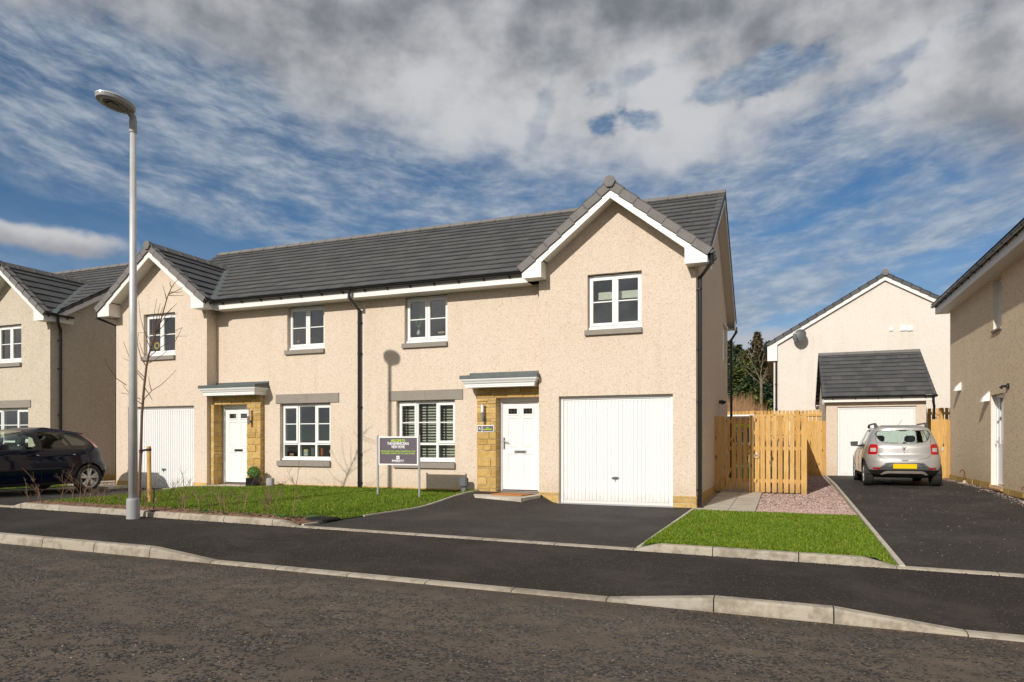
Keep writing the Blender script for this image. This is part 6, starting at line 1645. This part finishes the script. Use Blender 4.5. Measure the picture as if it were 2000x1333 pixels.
blades('lawn_grass', 105000, pl1, 'grass_blade', (.020, .050), .0042, rng, 'short bright green grass of the lawn round the welcome sign')
def pl2(r_):
    y = lerp(8.485, 13.12, r_.random() ** 1.1); a, b = e2l(y) - .01, 1.14; x = r_.uniform(a, b)
    k = 1. + .35 * mnoise.noise((x * .9, y * .9, 5)); e = min(1, min(y - 8.47, 13.14 - y) * 8 + .5)
    return x, y + .02 * r_.random(), z_lawn2(x, y), k * e
blades('lawn_grass', 62000, pl2, 'grass_blade', (.018, .044), .0040, rng, 'short bright green grass of the small lawn between the two driveways')
def pl3(r_): x, y = r_.uniform(-24, -17.03), r_.uniform(9.5, 12.7); return x, y, z_nlawn(x, y), 1.
blades('lawn_grass', 16000, pl3, 'grass_blade', (.02, .05), .008, rng, 'strip of green grass seen under and behind the dark blue car')
# bark mulch and gravel as small solid chips
def chips(name, n_, place, mat, size, flat, rng, lab, cat):
    vs = []; fs = []
    for i in range(n_):
        x, y, z = place(rng); s_ = rng.uniform(*size); a = rng.uniform(0, 6.283); e = rng.uniform(.45, 1.) ; h = s_ * flat * rng.uniform(.6, 1.2); t1, t2 = rng.uniform(-.5, .5), rng.uniform(-.5, .5); o = len(vs)
        for (u, v_, k) in ((-1, -e, 0), (1, -e * .8, 0), (.8, e, 0), (-.9, e * .7, 0), (-.5, -e * .4, 1), (.6, -e * .3, 1), (.4, e * .5, 1), (-.5, e * .4, 1)):
            px_, py_ = u * s_, v_ * s_; vs.append((x + px_ * math.cos(a) - py_ * math.sin(a), y + px_ * math.sin(a) + py_ * math.cos(a), z + k * h + (px_ * t1 + py_ * t2) * .5 - .002))
        fs += [(o + 4, o + 5, o + 6, o + 7), (o, o + 1, o + 5, o + 4), (o + 1, o + 2, o + 6, o + 5), (o + 2, o + 3, o + 7, o + 6), (o + 3, o, o + 4, o + 7)]
    o = quick(name, vs, fs, mat, kind='stuff'); tag(o, lab, cat)
def mz(x, y): return z_lawn(x, y) + .012
sheet('mulch_bed', 'soil', 0, 0, YL + .11, 8.88, lambda x, y: mz(x, y) - .003, 60, 3, lambda y: -12.72, lambda y: edge_l(y) - .03)
chips('bark_mulch', 6500, lambda r_: (lambda x, y: (x, y, mz(x, y)))(r_.uniform(-12.7, -6.68), 8.46 + .42 * r_.random()), 'mulch', (.008, .026), .35, rng, 'brown bark mulch along the back of the garden kerb', 'mulch')
chips('gravel', 13000, lambda r_: (lambda y: (lambda x: (x, y, z_grav(x, y)))(r_.uniform(-.49, e3(y) - .04)))(13.13 + 12 * r_.random() ** 1.8), 'gravel_stone', (.009, .019), .8, rng, 'pinkish gravel between the slab path and the right driveway', 'gravel')
chips('gravel', 1500, lambda r_: (lambda y: (r_.uniform(-1.55, -1.41), y, z_grav(0, y) - .01))(r_.uniform(13.3, 17.2)), 'gravel_stone', (.009, .018), .8, rng, 'narrow line of pinkish gravel along the side wall of the pair of houses', 'gravel')
chips('gravel', 4000, lambda r_: (r_.uniform(-19.1, -16.6), 12.72 + 4 * r_.random() ** 2, .078), 'gravel_stone', (.010, .02), .8, rng, 'pinkish gravel in the gap between the left two houses', 'gravel')
chips('loose_grit', 900, lambda r_: (lambda y: (4.36 - abs(r_.gauss(0, .12)), y, z_rdrive(4.3, y) + .001))(r_.uniform(12.5, 23)), 'gravel_stone', (.004, .012), .7, rng, 'loose grit scattered along the foot of the tan wall', 'grit')
# ragged tarmac crumbs where the path meets kerbs
chips('loose_grit', 2600, lambda r_: (lambda x: (x, YL - abs(r_.gauss(0, .03)), z_path(x, YL - .03) + .0))(r_.uniform(-13, 5)), 'tarmac_path', (.004, .011), .8, rng, 'crumbs of black tarmac along the garden kerb edge', 'grit')
chips('loose_grit', 2600, lambda r_: (lambda x: (x, YR + .125 + abs(r_.gauss(0, .02)), z_path(x, YR + .14) + .0))(r_.uniform(-10, 4)), 'tarmac_path', (.003, .009), .8, rng, 'crumbs of black tarmac behind the road kerb', 'grit')
chips('loose_grit', 3800, lambda r_: (lambda x, y: (x, y, z_road(x, y)))(r_.uniform(-10, 4), YR - abs(r_.gauss(0, .05)) - .002), 'mulch', (.002, .007), .6, rng, 'sandy grit swept into the gutter channel of the road', 'grit')
chips('loose_grit', 1500, lambda r_: (lambda x, y: (x, y, z_road(x, y)))(r_.uniform(-9, 4), r_.uniform(2.4, 6)), 'gravel_stone', (.002, .006), .7, rng, 'a few loose chippings lying on the road surface', 'grit')
chips('loose_grit', 650, lambda r_: (lambda x, y: (x, y, z_rdrive(x, y)))(r_.uniform(1.3, 4.3), r_.uniform(8.6, 20)), 'gravel_stone', (.003, .009), .7, rng, 'pale loose chippings scattered over the right driveway', 'grit')
vs = []; fs = []
for i in range(60):
    x = rng.choice([rng.uniform(-8.2, -7.4), rng.uniform(-7.3, -6.9), rng.uniform(-9, -8.3)]); y = 8.52 + .3 * rng.random(); z = mz(x, y)
    for k in range(5):
        a = rng.uniform(0, 6.28); l = rng.uniform(.02, .05); o = len(vs); c_, s_ = math.cos(a), math.sin(a)
        vs += [(x, y, z), (x + c_ * l * .5 - s_ * l * .3, y + s_ * l * .5 + c_ * l * .3, z + .02), (x + c_ * l, y + s_ * l, z + .018), (x + c_ * l * .5 + s_ * l * .3, y + s_ * l * .5 - c_ * l * .3, z + .02)]; fs.append((o, o + 1, o + 2, o + 3))
tag(quick('small_weeds', vs, fs, 'plant_green', kind='stuff'), 'small green weeds in the bark mulch near the driveway corner', 'weeds')

# hedge whips: bare saplings in a row through the mulch
def twiggy(mb, p, d, l, r0, rng, depth, bud=True):
    """zigzag twig with side shoots"""
    pts = [Vector(p)]; n_ = max(3, int(l / .07)); dd = Vector(d).normalized()
    for i in range(n_):
        dd = (dd + Vector((rng.gauss(0, .13), rng.gauss(0, .13), rng.gauss(.02, .07)))).normalized(); pts.append(pts[-1] + dd * (l / n_))
    mb.tube(pts, [lerp(r0, r0 * .35, i / n_) for i in range(n_ + 1)], 5)
    if bud:
        for q_ in pts[1:]:
            if rng.random() < .7: s_ = Vector((rng.uniform(-1, 1), rng.uniform(-1, 1), .8)).normalized(); mb.tube([q_, q_ + s_ * .012], [r0 * .9, r0 * .2], 4)
    if depth > 0:
        for k in range(rng.choice([2, 3, 3, 4])):
            i = rng.randrange(max(1, n_ // 3), n_); s_ = Vector((rng.uniform(-1, 1), rng.uniform(-1, 1), rng.uniform(.2, 1.1))).normalized()
            twiggy(mb, pts[i], (dd * .7 + s_ * .8), l * rng.uniform(.25, .5), r0 * .62, rng, depth - 1, bud)
WX = [(-12.72, .42), (-12.59, .28), (-12.37, .62), (-12.09, .66), (-11.84, .58), (-11.60, .50), (-11.46, .74), (-11.22, .40), (-10.98, .38), (-10.86, .46), (-10.70, .30), (-10.02, .55), (-9.87, .40), (-9.72, .34), (-9.45, .62), (-9.27, .46), (-9.22, .66), (-9.04, .36), (-8.80, .54), (-8.57, .34), (-8.33, .72), (-8.17, .50), (-7.97, .42), (-7.80, .70), (-7.58, .46), (-7.47, .66), (-7.40, .56), (-7.22, .62), (-6.98, .84)]
places = ['left of the lamp post', 'right of the lamp post']
bits = ['forked low', 'straight and thin', 'leaning left', 'leaning right', 'with many side twigs', 'with a crooked stem', 'short and branched']
for i, (x, h) in enumerate(WX):
    rg = random.Random(100 + i); y = 8.62 + rg.uniform(-.07, .12); z = mz(x, y)
    side = 'left' if x < -9.6 else 'right'; k = len([a for a, _ in WX if (a < -9.6) == (x < -9.6) and a <= x])
    nth = ['first', 'second', 'third', 'fourth', 'fifth', 'sixth', 'seventh', 'eighth', 'ninth', 'tenth', 'eleventh', 'twelfth', 'thirteenth', 'fourteenth', 'fifteenth', 'sixteenth', 'seventeenth', 'eighteenth'][k - 1]
    lean = Vector((rg.uniform(-.25, .25), rg.uniform(-.2, .2), 1)); nm = 'tall' if h > .6 else 'short' if h < .42 else 'knee-high'
    T = thing('hedge_sapling', (x, y, z), ('%s bare sapling, %s from the left in the mulch %s of the lamp post' % (nm, nth, side)), 'sapling', 'bare hedge saplings planted in the bark mulch')
    mb = MB(); 
    h *= 1.12; hh = h * .62; pts = [Vector((x, y, z - .02))]; d = lean.normalized()
    for j in range(6): d = (d + Vector((rg.gauss(0, .10), rg.gauss(0, .10), 0))).normalized(); pts.append(pts[-1] + d * (hh / 6))
    mb.tube(pts, [lerp(.0075, .0042, j / 6) for j in range(7)], 6); mb.build('stem', 'twig', T)
    mb = MB(); twiggy(mb, pts[-1], d, h * .42, .0036, rg, 1)
    for j in range(rg.choice([3, 4, 5])):
        q_ = pts[rg.randrange(2, 6)]; a = rg.uniform(0, 6.28); twiggy(mb, q_, Vector((math.cos(a), math.sin(a), rg.uniform(.4, 1.2))), h * rg.uniform(.25, .55), .0032, rg, 2)
    mb.build('twigs', 'twig', T)
# black cane
mb = MB(); mb.tube([(-9.72, 8.60, mz(-9.72, 8.6)), (-9.70, 8.60, mz(-9.7, 8.6) + .34)], .008, 6)
tag(mb.build('black_cane', 'black_plastic', None), 'short black cane standing in the mulch right of the lamp post', 'cane')

# young street tree with stake and tie
ty_ = 9.25
def TP(px, py, dy=0.): x, z = iY(px, py, ty_ + dy); return Vector((x, ty_ + dy, z))
T = thing('young_tree', TP(272, 985), 'leafless young tree with a reddish stem tied to a stake right of the lamp post', 'tree')
mb = MB(); tr = [TP(271, 988), TP(272.5, 950), TP(275, 880), TP(277, 813), TP(281, 760), TP(286, 717), TP(290, 695), TP(297, 672), TP(304, 652), TP(312, 633), TP(318, 612), TP(325, 587), TP(329, 575), TP(335, 562), TP(342, 552), TP(355, 541)]
mb.tube(tr, [.030, .027, .0245, .022, .020, .018, .017, .015, .0135, .012, .0105, .009, .0075, .0065, .005, .003], 10); mb.build('trunk', 'bark_young', T, smooth=False)
BR = [([(277, 790), (283, 778), (296, 764), (315, 752), (332, 736), (344, 723)], .35), ([(296, 764), (292, 750), (290, 735)], .2), ([(277, 790), (268, 783), (252, 768), (240, 752)], -.4), ([(282, 745), (272, 733), (262, 722), (253, 700), (246, 680), (241, 668)], -.3), ([(283, 738), (266, 722), (254, 706), (240, 700)], .3), ([(274, 780), (264, 775), (240, 768), (236, 769)], .5),
      ([(247, 753), (228, 740), (212, 718), (203, 700)], -.5), ([(286, 717), (276, 700), (270, 680), (268, 668), (271, 650)], -.35), ([(289, 697), (279, 690), (271, 665)], .3), ([(289, 700), (300, 690), (315, 678), (335, 665), (348, 657), (367, 657)], .45), ([(286, 712), (300, 705), (318, 693), (340, 672), (356, 640)], -.3), ([(297, 672), (290, 660), (281, 645), (274, 620), (271, 588)], .2),
      ([(294, 680), (289, 670), (284, 650), (271, 650)], -.2), ([(300, 662), (298, 640), (301, 615), (306, 585)], .25), ([(303, 655), (304, 630), (309, 610), (313, 593)], -.25), ([(304, 652), (316, 640), (330, 622), (347, 611)], .2), ([(297, 672), (320, 655), (340, 648), (356, 640)], .1), ([(306, 648), (311, 620), (318, 600)], .15), ([(316, 618), (328, 610), (338, 600)], .1),
      ([(329, 575), (338, 572), (352, 565), (358, 560)], .2), ([(329, 577), (340, 578), (360, 577)], -.2), ([(325, 585), (322, 572), (318, 558)], .1), ([(312, 633), (325, 615), (336, 602), (347, 592)], -.1), ([(335, 562), (332, 556), (333, 550)], .1), ([(331, 570), (345, 572), (356, 570)], -.2), ([(282, 757), (291, 770), (298, 783)], .2)]
mb = MB(); rg = random.Random(5)
for pts, dyy in BR:
    n_ = len(pts); P = []
    for i, (a, b) in enumerate(pts): k = i / (n_ - 1); P.append(TP(a, b, dyy * k * .8) if i else TP(a, b))
    mb.tube(P, [lerp(.0078, .0026, (i / (n_ - 1))) for i in range(n_)], 6)
    for i in range(1, n_):
        for s_ in (.3, .7):
            q_ = P[i - 1].lerp(P[i], s_); mb.tube([q_, q_ + Vector((rg.uniform(-1, 1), rg.uniform(-1, 1), rg.uniform(0, 1))).normalized() * .018], [.005, .0015], 4)
mb.build('crown', 'bark_young', T)
st = thing('tree_stake', TP(291, 985, .1), 'round timber stake beside the young tree with a black rubber tie', 'stake')
mb = MB(); b0, b1 = iY(292.5, 985, ty_ + .1), iY(291, 872, ty_ + .1); mb.tube([(b0[0], ty_ + .1, b0[1] - .1), (b1[0], ty_ + .1, b1[1] - .01), (b1[0], ty_ + .1, b1[1])], [.036, .034, .028], 12); mb.build('post', 'timber', st, smooth=False)
zt_ = iY(291, 879, ty_)[1]; cxs, cxt = b1[0], TP(275.2, 880).x
mb = MB(); mb.tube([(cxs, ty_ + .1, zt_ - .022), (cxs, ty_ + .1, zt_ + .022)], .041, 12); mb.prism([(cxt, ty_ - .03, zt_ - .045), (cxs, ty_ + .055, zt_ - .018), (cxs, ty_ + .055, zt_ + .018), (cxt, ty_ - .03, zt_ + .0)], (0, .008, 0)); mb.tube([(cxt, ty_, zt_ - .045), (cxt, ty_, zt_ + .0)], .031, 10); mb.build('tie', 'rubber', st)
mb = MB(); mb.tube([(cxt, ty_, zt_ - .06), (cxt, ty_, zt_ - .047)], .033, 10); mb.build('red_band', 'red_lens', st)

# ---------------------------------------------------------------- trees far behind, between the houses
def conifer(px, ptop, y, wid, mat, lab, seed, ragged=.35, base_z=2.3, n_=46):
    x, zt = iY(px, ptop, y); H_ = zt - base_z; rg = random.Random(seed)
    T = thing('conifer_tree', (x, y, base_z), lab, 'tree', 'conifers behind the rear fence')
    mb = MB(); mb.tube([(x, y, base_z - .3), (x + .1, y, base_z + H_ * .5), (x, y, zt - .1)], [.16, .10, .02], 7); mb.build('trunk', 'bark_pale', T)
    vs = []; fs = []
    for k in range(n_):
        t = (k + rg.random()) / n_; h = lerp(.06, 1., t); R_ = wid * ((1 - h) ** .75 + .04) * (1 + rg.uniform(-ragged, ragged))
        for b in range(rg.choice([7, 8, 9])):
            a = rg.uniform(0, 6.283); Rb = R_ * rg.uniform(.55, 1.1); z0 = base_z + H_ * h; dr = rg.uniform(-.25, .12)
            m_ = max(5, int(Rb * 14))
            for i in range(m_):
                u = (i + rg.random()) / m_; p = Vector((x + math.cos(a) * Rb * u, y + math.sin(a) * Rb * u, z0 + dr * Rb * u + .15 * u * u * Rb))
                for q_ in range(4):
                    d = Vector((math.cos(a) + rg.gauss(0, .7), math.sin(a) + rg.gauss(0, .7), rg.gauss(-.1, .5))).normalized() * rg.uniform(.10, .26); e_ = d.cross(Vector((rg.gauss(0, .3), rg.gauss(0, .3), 1))).normalized() * rg.uniform(.05, .10)
                    o = len(vs); pp = p + Vector((rg.gauss(0, .06), rg.gauss(0, .06), rg.gauss(0, .06))); vs += [tuple(pp - e_), tuple(pp + d * .6 - e_ * .7), tuple(pp + d), tuple(pp + e_)]; fs.append((o, o + 1, o + 2, o + 3))
    quick('crown', vs, fs, mat, T)
conifer(1479, 652, 52, 1.75, 'conifer_brown', 'tallest far conifer with brownish spiky top behind the rear fence', 1, .5)
conifer(1443, 676, 50, 1.6, 'conifer', 'dark green far conifer just right of the pair of houses', 2)
conifer(1455, 690, 47, 1.5, 'conifer_olive', 'olive green far conifer in front of the dark ones', 3)
conifer(1500, 668, 55, 1.7, 'conifer', 'dark far conifer partly behind the off-white gable house', 4)
conifer(1466, 700, 49, 1.6, 'conifer', 'broad dark conifer in the middle of the far group', 5)
conifer(1492, 752, 43, 1.5, 'conifer_blue', 'low blue-green conifer next to the off-white house wall', 6, .3, 1.9, 32)
conifer(1476, 765, 42, 1.4, 'conifer_olive', 'lowest bushy conifer above the reeds', 7, .3, 1.9, 30)
conifer(1463, 735, 44.5, 1.6, 'conifer', 'full green conifer between the reeds and the pale leafless tree', 11, .3, 2.0, 34)
conifer(1448, 712, 46, 1.5, 'conifer_olive', 'olive conifer filling the gap right of the rear downpipe', 12, .35, 2.1, 34)
conifer(1436, 720, 46, 1.3, 'conifer_olive', 'slim olive conifer half hidden by the rear downpipe', 8)
conifer(1508, 715, 46, 1.3, 'conifer_brown', 'brownish conifer behind the gutter of the off-white house', 9, .4, 2.2, 34)
conifer(1425, 668, 60, 2.2, 'conifer', 'far conifer hidden behind the corner of the pair of houses', 10)
y = 41.; T = thing('bare_tree', (iY(1486, 800, y)[0], y, 2.4), 'pale leafless tree standing out against the far conifers', 'tree')
def BP_(px, py, dy=0): x, z = iY(px, py, y + dy); return Vector((x, y + dy, z))
mb = MB(); mb.tube([BP_(1487, 790), BP_(1487, 757), BP_(1486.5, 740)], [.075, .07, .065], 8); mb.build('trunk', 'bark_pale', T)
mb = MB(); rg = random.Random(9)
def limb(p, d, l, r_, dep):
    n_ = 4; pts = [p]; dd = d.normalized()
    for i in range(n_): dd = (dd + Vector((rg.gauss(0, .14), rg.gauss(0, .2), rg.gauss(.03, .10)))).normalized(); pts.append(pts[-1] + dd * l / n_)
    mb.tube(pts, [lerp(r_, r_ * .5, i / n_) for i in range(n_ + 1)], 5)
    if dep:
        for k in range(3): i = rg.randrange(1, n_ + 1); limb(pts[i], (dd + Vector((rg.uniform(-1, 1), rg.uniform(-1, 1), rg.uniform(0, .8))) * .8), l * .55, r_ * .5, dep - 1)
for dx__, l in ((-.7, 2.2), (-.25, 2.3), (.15, 2.4), (.6, 2.0), (.9, 1.5), (-1., 1.6)): limb(BP_(1486.5, rg.uniform(738, 758)), Vector((dx__, rg.uniform(-.4, .4), 1)), l * .85, .024, 3)
mb.build('crown', 'bark_pale', T)
# reeds on the bank
vs = []; fs = []
for i in range(9000):
    yy = rng.uniform(34, 44); x = rng.uniform(-7, 1.4); z = g_base(x, yy); h = rng.uniform(.9, 1.7) * (1.1 if x < -1.6 else .85 if x < -1. else .45) * (1 + .3 * mnoise.noise((x, yy * .5, 0))); o = len(vs); l = rng.gauss(0, .15); w_ = .018
    vs += [(x - w_, yy, z), (x + w_, yy, z), (x + l, yy + rng.gauss(0, .1), z + h)]; fs.append((o, o + 1, o + 2))
tag(quick('reeds', vs, fs, 'reed', kind='stuff'), 'brown dead reeds on the bank behind the rear fence', 'reeds')
vs = []; fs = []
for i in range(5000):
    yy = rng.uniform(33, 40); x = rng.uniform(-7, 1.4); z = g_base(x, yy); h = rng.uniform(.5, 1.0) * (1 if x < -1. else .6); o = len(vs); l = rng.gauss(0, .15); w_ = .016
    vs += [(x - w_, yy, z), (x + w_, yy, z), (x + l, yy, z + h)]; fs.append((o, o + 1, o + 2))
tag(quick('reeds', vs, fs, 'reed_pale', kind='stuff'), 'pale dry grass in front of the brown reeds', 'reeds')

# ---------------------------------------------------------------- houses across the road (behind the camera; what the panes and car sides mirror)
def copy_tree(o, parent=None):
    c = o.copy(); COL.objects.link(c); c.parent = parent
    for ch in list(o.children): copy_tree(ch, c)
    return c
for dx__, lab in ((-22., 'cream pair of houses across the road, farther left, out of the picture'), (1.5, 'cream pair of houses across the road, opposite the sign, out of the picture')):
    c = copy_tree(H); c.name = 'opposite_houses'; c.location = (dx__, -15., -.1); c.rotation_euler = (0, 0, math.pi); tag(c, lab, 'house', 'houses across the road')
